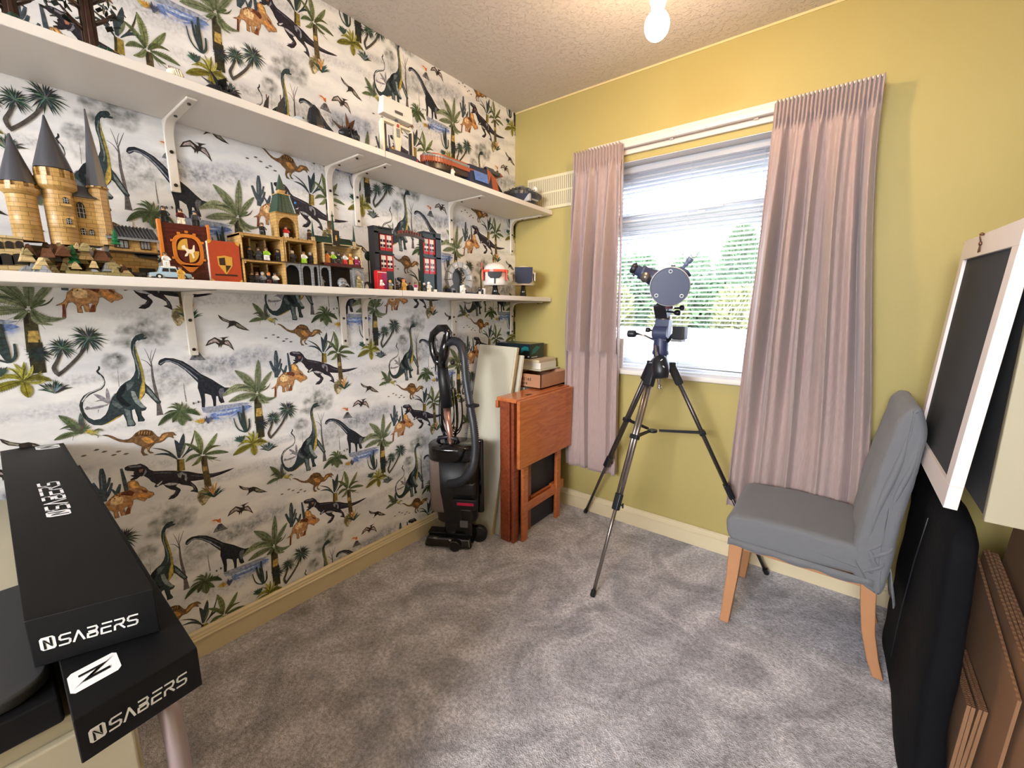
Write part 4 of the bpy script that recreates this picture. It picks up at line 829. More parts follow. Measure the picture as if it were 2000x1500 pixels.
# ---- castle ----
def px(x_, X, Y): return onx(X, Y, x_)
def castle():
    r = thing('castle_model', 'brick-built yellow castle with three dark conical spires on a rocky base', 'toy castle', (.14, -2.05, zl(-2.05)))
    X = .15
    def tower(cx, rad_px, ytip, ycone, ygal, ybot, name, xx=X, oct_=False, body=None, gal=1.15):
        c = px(xx, cx, ycone); e = px(xx, cx+rad_px, ycone); rad = abs(e.y-c.y); zt = px(xx, cx, ytip).z; zg = px(xx, cx, ygal).z; zb = px(xx, cx, ybot).z; n = 8 if oct_ else 24
        zb = max(zb, zl(c.y)+.001); rb = rad*(body or .8)
        g = G(); g.lathe((xx, c.y, zb), [(rb, 0), (rb, (zg-zb)*.33), (rb*1.02, (zg-zb)*.335), (rb, (zg-zb)*.345), (rb, (zg-zb)*.7), (rb*1.02, (zg-zb)*.705), (rb, (zg-zb)*.715), (rb, zg-zb)], n, smooth=not oct_); g.obj('tower', YEL, r)
        g = G(); g.lathe((xx, c.y, zg), [(rb, -.004), (rad*gal*.93, .004), (rad*gal*.93, (c.z-zg)*.55), (rad*.85, (c.z-zg)*.56), (rad*.85, c.z-zg)], n, smooth=False)
        m_ = 10
        for i in range(m_):
            a = 2*math.pi*i/m_; q = Vector((xx+math.cos(a)*rad*.92, c.y+math.sin(a)*rad*.92, zg+(c.z-zg)*.75)); g.obox(q, (.006, rad*.3, (c.z-zg)*.42), (math.cos(a), math.sin(a), 0), (-math.sin(a), math.cos(a), 0))
        g.obj('gallery', YEL, r)
        g = G(); g.lathe((xx, c.y, c.z), [(rad*1.0, 0), (rad*.98, .004), (rad*.22, (zt-c.z)*.78), (.0015, zt-c.z)], n, smooth=not oct_); g.obj('spire', DG, r)
        return c, rb, zb, zg
    zbase = zl(-2.05)
    t1 = tower(36, 38, 264, 358, 378, 470, 'a'); t2 = tower(104, 38, 229, 332, 370, 478, 'b'); t3 = tower(190, 20, 219, 366, 372, 478, 'c', body=.92, oct_=True, gal=.8)
    def wn(X_, Y_, w, h, xx, bars=True):     # arched window
        c = px(xx, X_, Y_); g = G(); pts = [(-w/2, -h/2), (w/2, -h/2), (w/2, h*.2)]+[(w/2*math.cos(a), h*.2+h*.3*math.sin(a)) for a in (.5, 1.05, 1.57, 2.1, 2.6)]+[(-w/2, h*.2)]
        g.prism([(xx, c.y+a, c.z+b) for a, b in pts], (.002, 0, 0)); g.obj('arched_window', TPN, r)
        if not bars: return
        g = G()
        for k in (-.25, .25): g.box(xx+.002, xx+.003, c.y+k*w-.0004, c.y+k*w+.0004, c.z-h/2, c.z+h*.35)
        for k in (-.2, .1): g.box(xx+.002, xx+.003, c.y-w/2, c.y+w/2, c.z+h*k, c.z+h*k+.0008)
        g.obj('window_bars', LG, r)
    # hall between towers
    a = px(X, 140, 380); b_ = px(X, 185, 378); zb = px(X, 150, 478).z
    g = G(); g.box(X-.05, X+.012, a.y, b_.y, zb, a.z-.006); g.box(X-.05, X+.015, a.y, b_.y, a.z-.01, a.z-.006); g.obj('hall', YEL, r, bevel=.0008)
    g = G(); y0 = a.y; y1 = b_.y; zz = a.z-.006; g.prism([(X-.055, y0, zz), (X+.02, y0, zz), (X-.02, y0, zz+.034)], (0, y1-y0, 0)); g.obj('hall_roof', DG, r)
    wn(158, 410, .014, .038, X+.012); wn(163, 452, .010, .016, X+.012); wn(179, 454, .009, .014, X+.012)
    rb = t2[1]
    for (X_, Y_) in ((127, 391), (134, 432)):
        c = px(X+rb, X_, Y_); g = G(); g.box(X+rb*.8, X+rb+.003, c.y-.012, c.y+.010, c.z-.014, c.z+.012); g.obj('bay', YEL, r, bevel=.0006); wn(X_+1, Y_, .009, .014, X+rb+.003)
    # low arcade at left
    a = px(.22, -40, 455); b_ = px(.22, 44, 458); zt = a.z; g = G(); g.box(.12, .212, a.y, b_.y, zbase+.001, zt); g.box(.118, .218, a.y, b_.y, zt-.006, zt); g.obj('arcade', TAN, r, bevel=.0008)
    for X_ in (-22, -2, 18, 38):
        wn(X_, 478, .012, .016, .212, False)
    for X_ in (-12, 12, 38):
        wn(X_, 506, .022, .024, .213, False)
    # rocky base: faceted slabs
    rd = random.Random(4); g = G(); g2 = G(); g3 = G(); g4 = G()
    for i in range(150):
        X_ = rd.uniform(48, 246); lim = 476+(max(0, X_-170)*.62); Y_ = rd.uniform(lim, 536); xx = rd.uniform(.13, .255) if X_ < 212 else rd.uniform(.2, .255)
        c = px(xx, X_, Y_); c.z = max(c.z, zl(c.y)+.012); s = rd.uniform(.006, .014); hh = min(s*1.6, (c.z-zl(c.y))*1.0)
        q = [Vector((c.x+rd.uniform(-.4, .4)*s+dx*s, c.y+rd.uniform(-.3, .3)*s+dy*s, c.z-hh)) for dx, dy in ((-1, -1), (1, -1), (1, 1), (-1, 1))]; tp = [Vector((v.x*.35+c.x*.65+rd.uniform(-.3, .3)*s, v.y*.35+c.y*.65+rd.uniform(-.3, .3)*s, c.z+rd.uniform(0, .5)*s)) for v in q]
        rd.choice([g, g, g2, g3, g4]).hexa(q+tp)
    for gq, mt, nm in ((g, OLV, 'olive_rock'), (g2, MG2, 'grey_rock'), (g3, BRN, 'brown_rock'), (g4, TAN, 'sand_rock')): gq.obj(nm, mt, r)
    g = G(); a = px(.16, 50, 480); b_ = px(.16, 205, 480); c = px(.2, 250, 536); z = zbase+.0005; zb_ = zl(a.y)+.001
    g.prism([(.09, a.y, zb_), (.09, a.y, a.z), (.09, b_.y, a.z-.002), (.09, px(.16, 214, 500).y, zl(a.y)+.05), (.09, px(.16, 219, 500).y, zl(c.y)+.001)], (.1, 0, 0)); g.obj('cliff', DBR, r)
    g = G(); a = px(.25, 128, 532); b_ = px(.25, 255, 540); g.box(.09, .262, a.y, b_.y, zl(a.y)+.001, zl(a.y)+.008); g.obj('base_plate', OLV, r)
    for (X_, Y0, Y1, xx) in ((140, 478, 520, .245), (222, 448, 482, .235)):
        a = px(xx, X_, Y0); b_ = px(xx, X_, Y1); g = G(); hh = a.z-b_.z
        for k in range(4):
            zz = b_.z+hh*(.15+.2*k); rr = .014*(1-k*.2)*(hh/.055); g.lathe((xx, a.y, zz), [(rr, 0), (rr*.2, hh*.26)], 6, smooth=False)
        g.obj('pine_tree', TRG, r); G().cyl((xx, a.y, max(zl(a.y), b_.z)-.0), (xx, a.y, b_.z+hh*.3), .002).obj('pine_trunk', DBR, r)
castle()
# ---- timbered house ----
def house():
    X = .16; a = px(X, 222, 530); b_ = px(X, 314, 530); y0, y1 = a.y, b_.y; zb = zl(a.y)+.0008; z2 = px(X, 265, 492).z; zt = px(X, 225, 462).z
    r = thing('house_model', 'brick-built yellow house with black tiled roof beside the castle rock', 'toy house', (.11, (y0+y1)/2, zb))
    g = G(); g.box(.06, X-.01, y0, y1, zb, z2); g.obj('ground_floor', YEL, r, bevel=.0006); g = G(); g.box(.06, X, y0, y1, z2, zt); g.obj('upper_floor', YEL, r, bevel=.0006)
    G().box(.055, X+.006, y0-.003, y1+.003, z2-.004, z2).obj('floor_beam', DBR, r)
    g = G(); g.prism([(X+.014, y0-.006, zt-.004), (.11, y0-.006, zt+.035), (.04, y0-.006, zt+.0)], (0, y1-y0+.012, 0)); g.obj('roof', BLK, r)
    g = G(); n = 14
    for i in range(n):
        y = y0-.004+(y1-y0+.006)*i/n; g.bar((X+.014, y, zt-.003), (.11, y, zt+.0365), .003, .003)
    g.obj('roof_tiles', DG, r); G().box(X+.008, X+.0165, y0-.006, y1+.006, zt-.007, zt-.001).obj('gutter', MG2, r)
    def win(yc, zc, w, h, xx, mt=DBR):
        f = G(); f.box(xx, xx+.003, yc-w/2, yc+w/2, zc-h/2, zc+h/2); o_ = f.obj('window', mt, r); p_ = G()
        for k in range(3): p_.box(xx+.003, xx+.0036, yc-w/2+w*(.08+.31*k), yc-w/2+w*(.3+.31*k), zc-h*.38, zc+h*.38)
        p_.obj('panes', MG2 if mt == DBR else BLK, o_)
    zc = (z2+zt)/2; win(y0+(y1-y0)*.24, zc, (y1-y0)*.3, (zt-z2)*.62, X); win(y0+(y1-y0)*.74, zc+.001, (y1-y0)*.22, (zt-z2)*.66, X)
    win(y0+(y1-y0)*.24, zb+.016, (y1-y0)*.3, .026, X-.01, BLK); G().box(X-.01, X-.007, y0+(y1-y0)*.55, y0+(y1-y0)*.9, zb, zb+.03).obj('doorway', BLK, r)
    g = G(); g.prism([(X-.01, y0+(y1-y0)*.5, z2-.004), (X+.016, y0+(y1-y0)*.5, z2-.012), (X+.016, y0+(y1-y0)*.5, z2-.015), (X-.01, y0+(y1-y0)*.5, z2-.012)], (0, (y1-y0)*.47, 0)); g.obj('porch_roof', BLK, r)
    G().box(.10, .108, y0+(y1-y0)*.66, y0+(y1-y0)*.7, zt+.03, zt+.05).obj('chimney', WHT, r)
house()
# ---- crest banner ----
def banner():
    X = .18; a = px(X, 306, 428); b_ = px(X, 408, 443); y0, y1 = a.y, b_.y; zt = a.z; zb = zl(y1)+.001; xx = X
    r = thing('banner_model', 'brick-built maroon banner wall with orange posts and an oval lion shield', 'toy banner', (X-.01, (y0+y1)/2, zl(y0)))
    W_ = y1-y0; Hh = zt-zb
    g = G(); g.box(xx-.014, xx-.004, y0+.006, y1-.004, zb+.0005, zt-.004); g.obj('panel', DRD, r)
    g = G(); rows = 13
    for j in range(rows):
        for i in range(6):
            yy = y0+.007+(W_-.012)*(i+(.5 if j % 2 else 0))/6.5; g.box(xx-.004, xx-.0032, yy, yy+(W_/6.5)*.92, zb+Hh*.96*j/rows, zb+Hh*.96*(j+.88)/rows)
    g.obj('brick_pattern', DRD, r)
    for (p, q) in ((y0, y0+.008), (y1-.006, y1+.001)):
        g = G(); g.box(xx-.014, xx, p, q, zb+Hh*.5 if p == y1-.006 else zb+Hh*.3, zt+.002); g.obj('post', ORG, r, bevel=.0005)
    cy = y0+W_*.52; cz = zb+Hh*.53; ry, rz = W_*.235, Hh*.225
    g = G(); N = 28; O = []; I = []
    for k in range(N):
        t_ = 2*math.pi*k/N; sp = lambda v: math.copysign(abs(v)**.7, v)
        O.append((xx-.002, cy+ry*1.28*sp(math.cos(t_)), cz+rz*1.25*sp(math.sin(t_)))); I.append((xx-.002, cy+ry*.98*sp(math.cos(t_)), cz+rz*.98*sp(math.sin(t_))))
    for k in range(N):
        k2 = (k+1) % N; v = [O[k], O[k2], I[k2], I[k]]; g.hexa([*v, *[(p[0]+.004, p[1], p[2]) for p in v]])
    for t_ in (0.5, 1.1, 1.57, 2.05, 2.64, 3.6, 5.8):
        g.obox((xx+.001, cy+ry*1.32*math.cos(t_)*1.08, cz+rz*1.3*math.sin(t_)*1.08), (.004, .007, .006))
    g.prism([(xx-.002, cy-ry*.8, cz-rz*1.1), (xx-.002, cy+ry*.8, cz-rz*1.1), (xx-.002, cy+.004, cz-rz*1.65), (xx-.002, cy-.004, cz-rz*1.65)], (.004, 0, 0))
    g.obj('gold_frame', ORG, r)
    g = G(); g.prism([(xx-.002, cy+ry*.95*math.cos(2*math.pi*k/24), cz+rz*.98*math.sin(2*math.pi*k/24)) for k in range(24)], (.002, 0, 0)); g.obj('shield', MRN, r)
    g = G(); g.prism([(xx, cy+ry*.9*math.cos(t_), cz+rz*.9*math.sin(t_)) for t_ in [math.pi/2*1+math.pi*.5*k/6+.0 for k in range(7)]]+[(xx, cy, cz)], (.0006, 0, 0)); g.prism([(xx, cy+ry*.9*math.cos(t_), cz+rz*.9*math.sin(t_)) for t_ in [-math.pi/2+math.pi*.5*k/6 for k in range(7)]]+[(xx, cy, cz)], (.0006, 0, 0)); g.obj('shield_quarters', GLD, r)
    # plain rearing animal mark
    g = G(); bp_ = [(-.7, .35), (-.35, .5), (-.3, .25), (.1, .1), (.45, .15), (.6, .5), (.75, .55), (.7, .0), (.5, -.2), (.6, -.6), (.4, -.7), (.3, -.3), (0, -.2), (-.2, -.5), (-.5, -.55), (-.45, -.4), (-.2, -.15), (-.4, .1), (-.7, .1)]
    g.prism([(xx+.0006, cy+ry*.75*p, cz+rz*.85*q) for p, q in bp_], (.0008, 0, 0)); g.obj('rearing_animal', CRM, r)
    G().box(xx-.004, xx-.001, y1-.022, y1-.008, cz+.002, cz+.008).obj('gold_bar', BRN, r); G().box(xx-.004, xx-.001, y1-.022, y1-.008, cz-.014, cz-.006).obj('gold_bar', BRN, r)
    zt2 = zt-.004
    for (X_, lb_, c1, c2, c3) in ((323, 'black robed toy figure standing left on the banner wall', BLK, BLK, DBR), (355, 'toy figure in a tan robe standing in the middle of the banner wall', DRD, CRM, DBR), (383, 'toy figure with black hat standing right on the banner wall', DG, BLK, BLK)):
        y = px(X-.009, X_, 440).y; figure(y, xx-.009, zl, lb_, c1, c2, c3, 1.05, base=zt2)
banner()
def book():
    X = .2; a = px(X, 404, 467); b_ = px(X, 466, 475); y0, y1 = a.y, b_.y; zt = a.z-.001; zb = zl(y1)+.0008
    r = thing('brick_book', 'brick-built orange red book with gold corners standing on the lower shelf', 'toy book', (X-.012, (y0+y1)/2, zb))
    g = G(); g.box(X-.004, X, y0, y1, zb+.0, zt); g.obj('cover', ORD, r, bevel=.001); g = G(); g.box(X-.024, X-.0042, y0+.002, y1-.003, zb+.002, zt-.002); g.obj('pages', CRM, r); G().box(X-.028, X-.0245, y0, y1, zb, zt).obj('cover', ORD, r)
    for (yc, zc, a0) in ((y0, zt, 270), (y1, zt, 180), (y0, zb, 0), (y1, zb, 90)):
        g = G(); g.prism([(X, yc, zc)]+[(X, yc+.010*math.cos(math.radians(a0+15*k)), zc+.010*math.sin(math.radians(a0+15*k))) for k in range(7)], (.0008, 0, 0)); g.obj('gold_corner', GLD, r)
    cy = (y0+y1)/2-.001; cz = zb+(zt-zb)*.42; w = (y1-y0)*.3
    g = G(); g.prism([(X, cy+w*p, cz+w*q) for p, q in ((-.8, 1), (0, 1.15), (.8, 1), (.75, 0), (0, -1.1), (-.75, 0))], (.0006, 0, 0)); g.obj('shield', GLD, r)
    g = G(); g.prism([(X+.0006, cy+w*p*.8, cz+w*q*.8) for p, q in ((-.8, 1), (0, 1.15), (0, 0), (-.78, 0))], (.0004, 0, 0)); g.prism([(X+.0006, cy+w*p*.8, cz+w*q*.8) for p, q in ((0, 0), (.75, 0), (0, -1.1))], (.0004, 0, 0))
    g.box(X, X+.0008, cy-w*1.2, cy+w*1.2, cz-w*1.25, cz-w*1.05); g.obj('shield_marks', DBR, r)
book()
def car():
    X = .235; a = px(X, 293, 537); b_ = px(X, 377, 545); y0, y1 = a.y, b_.y; zb = zl(y1)+.0006; L_ = y1-y0
    r = thing('toy_car', 'pale blue and white toy car parked in front of the banner', 'toy car', (X-.012, (y0+y1)/2, zb))
    P_ = lambda pts, x0, w: G().prism([(x0, y0+L_*p, zb+q) for p, q in pts], (w, 0, 0))
    P_([(0, .006), (0, .016), (.22, .019), (.28, .031), (.62, .031), (.70, .020), (.97, .016), (1, .006)], X-.026, .026).obj('body', SBL, r, bevel=.001)
    P_([(.26, .031), (.64, .031), (.60, .035), (.30, .035)], X-.025, .024).obj('roof', WHT, r); P_([(.285, .020), (.44, .020), (.44, .029), (.31, .029)], X-.0005, .001).obj('side_window', TPN, r); P_([(.47, .020), (.64, .020), (.60, .029), (.47, .029)], X-.0005, .001).obj('side_window', TPN, r)
    for q in (.2, .78):
        for xx in (X-.023, X+.0006):
            w = G().cyl((xx-.003, y0+L_*q, zb+.0068), (xx+.003, y0+L_*q, zb+.0068), .0068, n=14).obj('wheel', BLK, r); G().cyl((xx+.003, y0+L_*q, zb+.0068), (xx+.0036, y0+L_*q, zb+.0068), .0035, n=10).obj('hub_cap', WHT, w)
    G().box(X-.027, X+.001, y0-.002, y0+.002, zb+.004, zb+.009).obj('bumper', WHT, r); G().box(X-.027, X+.001, y1-.002, y1+.002, zb+.004, zb+.009).obj('bumper', WHT, r)
    figure(y0+L_*.44, X-.012, zl, 'ginger haired toy figure in white on the roof of the toy car', WHT, WHT, BRN, .9, base=zb+.035)
    figure(y0+L_*.68, X+.013, zl, 'small brown toy figure standing in front of the pale blue toy car', GLD, GLD, BRN, .85, skin=GLD)
    # dark vehicle behind
    q = thing('toy_cart', 'low dark grey toy cart left of the pale blue toy car', 'toy cart', (.2, y0-.012, zb)); G().box(.185, .215, y0-.03, y0-.004, zb+.005, zb+.016).obj('body', DG, q, bevel=.001)
    for yy in (y0-.026, y0-.009): G().cyl((.217, yy, zb+.005), (.2205, yy, zb+.005), .005, n=12).obj('wheel', BLK, q)
car()
def arch_poly(y0, y1, z0, z1, x, n=10):
    r = (y1-y0)/2; cz = max(z0+.001, z1-r); cy = (y0+y1)/2; return [(x, y0, z0)]+[(x, cy-r*math.cos(math.pi*k/n), cz+(z1-cz)*math.sin(math.pi*k/n)) for k in range(n+1)]+[(x, y1, z0)]
def arch_wall(g, y0, y1, z0, z1, x0, x1, ay0, ay1, az1, n=10):
    g.box(x0, x1, y0, ay0, z0, z1); g.box(x0, x1, ay1, y1, z0, z1); P = arch_poly(ay0, ay1, z0, az1, x0, n)[1:-1]
    for p, q in zip(P, P[1:]):
        g.hexa([(x0, p[1], p[2]), (x0, q[1], q[2]), (x0, q[1], z1), (x0, p[1], z1), (x1, p[1], p[2]), (x1, q[1], q[2]), (x1, q[1], z1), (x1, p[1], z1)])
def school():
    X = .20; Yx = lambda X_, Y_=500: px(X, X_, Y_).y
    y0, y1, y2, y3, y4 = Yx(472), Yx(557, 510), Yx(620, 510), Yx(632, 510), Yx(709, 520)
    zb = zl(y1)+.0012; zm = px(X, 520, 508).z; zt = px(X, 520, 461).z
    r = thing('school_model', 'open backed brick-built yellow school building with green roofed tower and chapel', 'toy building', (.15, (y0+y4)/2, zb))
    xb = .10
    def room(a, b_, z0, z1, nm, wcol=CRM):
        g = G(); g.box(xb, xb+.004, a, b_, z0, z1); g.obj('back_wall', BRN, r)
        g = G(); t_ = .0055
        g.box(xb+.004, X, a, a+t_, z0, z1); g.box(xb+.004, X, b_-t_, b_, z0, z1); g.box(xb+.004, X+.002, a, b_, z1-.006, z1); g.box(X-.002, X+.003, a+t_, a+t_+.004, z1-.012, z1-.006); g.box(X-.002, X+.003, b_-t_-.004, b_-t_, z1-.012, z1-.006)
        g.cyl((X+.001, a+t_*.5, z0), (X+.001, a+t_*.5, z1-.006), t_*.5, n=10); g.cyl((X+.001, b_-t_*.5, z0), (X+.001, b_-t_*.5, z1-.006), t_*.5, n=10)
        g.obj('room_frame', YEL, r); c = (a+b_)/2; w = (b_-a)
        g = G(); g.box(xb+.004, xb+.006, c-w*.13, c+w*.13, z0+.012, z1-.012); g.obj('bright_window', wcol, r)
        g = G(); g.box(xb+.004, X-.04, c-w*.2, c-w*.16, z0, z1-.008); g.box(xb+.004, X-.04, c+w*.16, c+w*.2, z0, z1-.008); g.box(xb+.004, xb+.012, c-w*.22, c+w*.22, z1-.014, z1-.008); g.obj('pillars', TAN, r)
        g = G(); rd = random.Random(int(a*1e4) % 997)
        for k in range(5): yy = a+w*(.14+.18*k); g.box(xb+.01, xb+.025, yy-.004, yy+.004, z0, z0+rd.uniform(.008, .022))
        g.obj('furniture', DBR, r)
    room(y0, y1, zb, zm-.002, 'r', BRN); room(y0, y1, zm, zt, 'r'); room(y1+.0005, y2, zm, zt, 'r')
    G().box(xb, X+.004, y0-.002, y4, zm-.003, zm-.0002).obj('middle_floor', DBR, r); G().box(xb, X+.004, y0-.001, y2, zt, zt+.002).obj('roof_slab', YEL, r)
    # tower
    a, b_ = Yx(543, 467), Yx(585, 467); ta = px(X, 560, 418).z; z1 = zt+.002; g = G(); arch_wall(g, a, b_, z1, ta, X-.006, X, a+.006, b_-.006, ta-.010); g.box(X-.04, X-.006, a, a+.004, z1, ta); g.box(X-.04, X-.006, b_-.004, b_, z1, ta); g.box(X-.044, X-.04, a, b_, z1, ta); g.box(X-.044, X+.003, a-.002, b_+.002, ta, ta+.003); g.obj('tower', YEL, r)
    G().box(X-.040, X-.030, a+.01, b_-.01, z1, z1+.035).obj('portrait', DBR, r)
    c = (a+b_)/2-.003; ha = (b_-a)*.44; tz = px(X, 555, 380).z; tip = px(X, 551, 338).z
    def taper(h0, h1, z0, z1_, mt, nm, cx=X-.022): G().hexa([(cx-h0, c-h0, z0), (cx+h0, c-h0, z0), (cx+h0, c+h0, z0), (cx-h0, c+h0, z0), (cx-h1, c-h1, z1_), (cx+h1, c-h1, z1_), (cx+h1, c+h1, z1_), (cx-h1, c+h1, z1_)]).obj(nm, mt, r)
    taper(ha, ha*.62, ta+.003, tz, GRN, 'green_roof'); g = G()
    for k in range(-2, 3): g.bar((X-.022+ha, c+k*ha*.45, ta+.004), (X-.022+ha*.62, c+k*ha*.28, tz), .0025, .0025)
    g.obj('roof_ribs', GRN, r); taper(ha*.66, ha*.66, tz, tz+.003, YEL, 'belfry_floor'); taper(ha*.3, ha*.3, tz+.003, tz+.016, YEL, 'belfry'); taper(ha*.36, .0008, tz+.016, tip, GRN, 'spire')
    G().box(X-.01, X+.004, b_-.006, b_+.006, ta+.004, ta+.02).obj('black_dormer', BLK, r)
    G().sphere((X, b_-.004, ta+.040), .004).obj('blue_gem', mat('blue_brick', (50, 110, 180), .2), r)
    cr(g := G(), y1, y2, X-.004, X, zt+.002, 9, .004); g.obj('battlement', YEL, r)
    # stone arches below
    ya = y1+.0005; spans = [(557, 589, 1), (590, 612, 1), (612, 624, 1), (626, 647, 1)]; g = G()
    g.box(xb, X-.01, ya, ya+.004, zb, zm-.003)
    for i, (p, q, _) in enumerate(spans):
        a, b_ = Yx(p, 540), Yx(q, 540); arch_wall(g, a, b_, zb, zm-.003, X-.01, X, a+.0035, b_-.003, zm-.008)
    g.obj('stone_arches', MG2, r); g = G(); p_, q_ = Yx(691, 540), Yx(711, 540); arch_wall(g, p_, q_, zb, zm-.003, X-.01, X, p_+.004, q_-.003, zm-.012)
    g.obj('stone_arch', MG2, r); G().box(xb, xb+.004, ya, q_, zb, zm-.003).obj('cave_back', BLK, r)
    figure(Yx(636, 545), X-.03, zl, 'pale grey toy figure standing in a stone arch of the school model', LG, LG, MG2, .95, skin=LG, base=zb)
    # large grey stone mask
    c = Vector((X-.012, Yx(671, 540), zb+.018)); g = G(); g.sphere(c, .017, (.7, 1.15, 1.05)); g.sphere(c+Vector((.008, -.006, .004)), .005); g.sphere(c+Vector((.008, .006, .004)), .005); g.sphere(c+Vector((.01, 0, -.003)), .005, (1, .7, 1.2)); g.obj('stone_mask', MG2, r)
    g = G()
    for sg in (-1, 1):
        for k in range(3): g.tube([c+Vector((.008, sg*.004, -.004)), c+Vector((.014, sg*(.010+.003*k), -.008)), c+Vector((.012, sg*(.017+.002*k), -.002-.006*k))], [.003, .0025, .001], 6)
    g.obj('stone_beard', LG, r)
    # chapel
    a, b_ = y3, y4; zc = px(X, 670, 478).z; g = G()
    for yy in (a, b_-.008): g.box(X-.05, X, yy, yy+.006, zm, zc)
    g.box(X-.055, X-.05, a, b_, zm, zc); g.box(X-.004, X+.001, a, b_, zc-.003, zc); g.obj('chapel_walls', TAN, r)
    g = G(); g.box(X-.02, X+.001, a, b_-.01, zm, zm+.009); g.obj('maroon_balcony', MRN, r)
    g = G(); ra, rb_ = Yx(620, 465), Yx(694, 470); g.prism([(X-.06, ra, zc), (X-.004, ra, zc), (X-.032, ra, zc+.026)], (0, rb_-ra, 0)); g.obj('chapel_roof', GRN, r)
    for X_, tipY, bY in ((651, 415, 452), (692, 443, 475), (612, 433, 465)):
        q = px(X-.006, X_, bY); tp = px(X-.006, X_, tipY); h = tp.z-q.z; g = G(); g.box(q.x-.005, q.x+.003, q.y-.005, q.y+.005, zc-.008 if X_ > 620 else zt, q.z+.004); g.obj('turret', TAN, r); g = G(); g.lathe((q.x-.001, q.y, q.z+.004), [(.0055, 0), (.0045, h*.2), (.0006, h)], 8, smooth=False); g.obj('turret_spire', GRN, r)
    q0 = px(X+.004, 649, 449); q1 = px(X+.004, 664, 480); G().box(X+.002, X+.004, q0.y, q1.y, q1.z, q0.z).obj('black_hanging', BLK, r); g = G(); cc = (q0+q1)/2
    g.sphere((X+.004, cc.y, cc.z+.006), .003, (.4, 1, 1)); g.sphere((X+.004, cc.y, cc.z-.001), .004, (.4, 1, 1)); g.sphere((X+.004, cc.y, cc.z-.007), .003, (.4, 1, 1)); g.obj('gold_motif', GLD, r)
    # figures in the rooms
    Z1 = zb+.0; Z2 = zm; L3 = zt+.002
    F_ = lambda X_, Yp, base, lb_, c1, c2, c3, dx=.02: figure(px(X-dx, X_, Yp).y, X-dx, zl, lb_, c1, c2, c3, 1.0, base=base)
    F_(492, 550, Z1, 'dark toy figure at the left of the lower left school room', BLK, BLK, DBR); F_(503, 550, Z1, 'toy figure second from left in the lower left school room', DG, BLK, BRN); F_(514, 550, Z1, 'grey topped toy figure in the middle of the lower left school room', MG2, BLK, LG); F_(526, 550, Z1, 'ginger haired toy figure in the lower left school room', BLK, DRD, ORG); F_(538, 550, Z1, 'white faced toy figure at the right of the lower left school room', WHT, BLK, BLK)
    F_(488, 498, Z2, 'black toy figure in the left corner of the upper left school room', BLK, BLK, BLK); F_(505, 498, Z2, 'toy figure in grey left of the bright window in the upper left school room', DG, DG, DBR); F_(521, 503, Z2, 'toy figure in lime green before the bright window upstairs', LGN, WHT, BRN, .012); F_(543, 500, Z2, 'navy toy figure at the right of the upper left school room', NVY, BLK, DBR)
    F_(572, 508, Z2, 'pale headed toy figure at the left of the upper right school room', DG, BLK, WHT); F_(594, 510, Z2, 'toy figure behind a white desk in the upper right school room', WHT, LGN, BRN, .012); F_(607, 510, Z2, 'grey haired toy figure at the right of the upper right school room', NVY, BLK, LG)
    F_(513, 457, L3, 'brown haired toy figure on the flat roof left of the school tower', BLK, BLK, BRN); F_(559, 465, L3, 'small toy figure in red under the arch of the school tower', RED, WHT, BRN, .012); F_(605, 467, L3, 'brown robed toy figure with a pointed hat on the school roof', BRN, BRN, DBR)
    F_(639, 505, Z2+.009, 'toy figure in orange on the left of the chapel balcony', ORG, ORG, DBR, .01); F_(651, 507, Z2+.009, 'toy figure with lime top on the chapel balcony', LGN, BLK, LG, .01); F_(662, 507, Z2+.009, 'toy figure in black in the middle of the chapel balcony', BLK, BLK, BLK, .01); F_(674, 510, Z2+.009, 'toy figure in red and white on the chapel balcony', WHT, RED, BRN, .01); F_(685, 512, Z2+.009, 'toy figure in a gold robe on the chapel balcony', ORG, GLD, GLD, .01); F_(697, 515, Z2, 'toy figure in a magenta robe at the right end of the chapel', PUR, PUR, WHT, .006)
    # figures right of school
    q = figure(px(.24, 702, 555).y, .24, zl, 'olive green cloaked toy figure bending at the right foot of the school model', OLV, OLV, OLV, 1.15)
    d = thing('dark_arch_model', 'dark grey brick-built arch with curved black teeth right of the school model', 'toy arch', (.17, Yx(724, 550), zl(-1.2))); c = Vector((.17, Yx(725, 550), zl(Yx(725, 550))+.001)); g = G()
    for k in range(9):
        a_ = math.pi*k/8; g.obox(c+Vector((0, .016*math.cos(a_), .006+.022*math.sin(a_))), (.016, .008, .006), (1, 0, 0), (0, -math.sin(a_), math.cos(a_)))
    g.obj('arch', DG, d); g = G(); g.box(.16, .19, c.y-.022, c.y+.02, c.z, c.z+.004); g.obj('base', BLK, d)
    q = thing('tree_model', 'small dark green toy tree with a pale figure behind the dark arch', 'toy tree', (.12, Yx(719, 520), zl(-1.2))); cz = px(.12, 719, 500).z; yy = px(.12, 719, 500).y; g = G(); g.sphere((.12, yy, cz), .015, (1, 1, 1.3), 8, 6); g.obj('crown', GRN, q); G().cyl((.12, yy, zl(yy)+.0006), (.12, yy, cz-.008), .003).obj('trunk', DBR, q)
school()
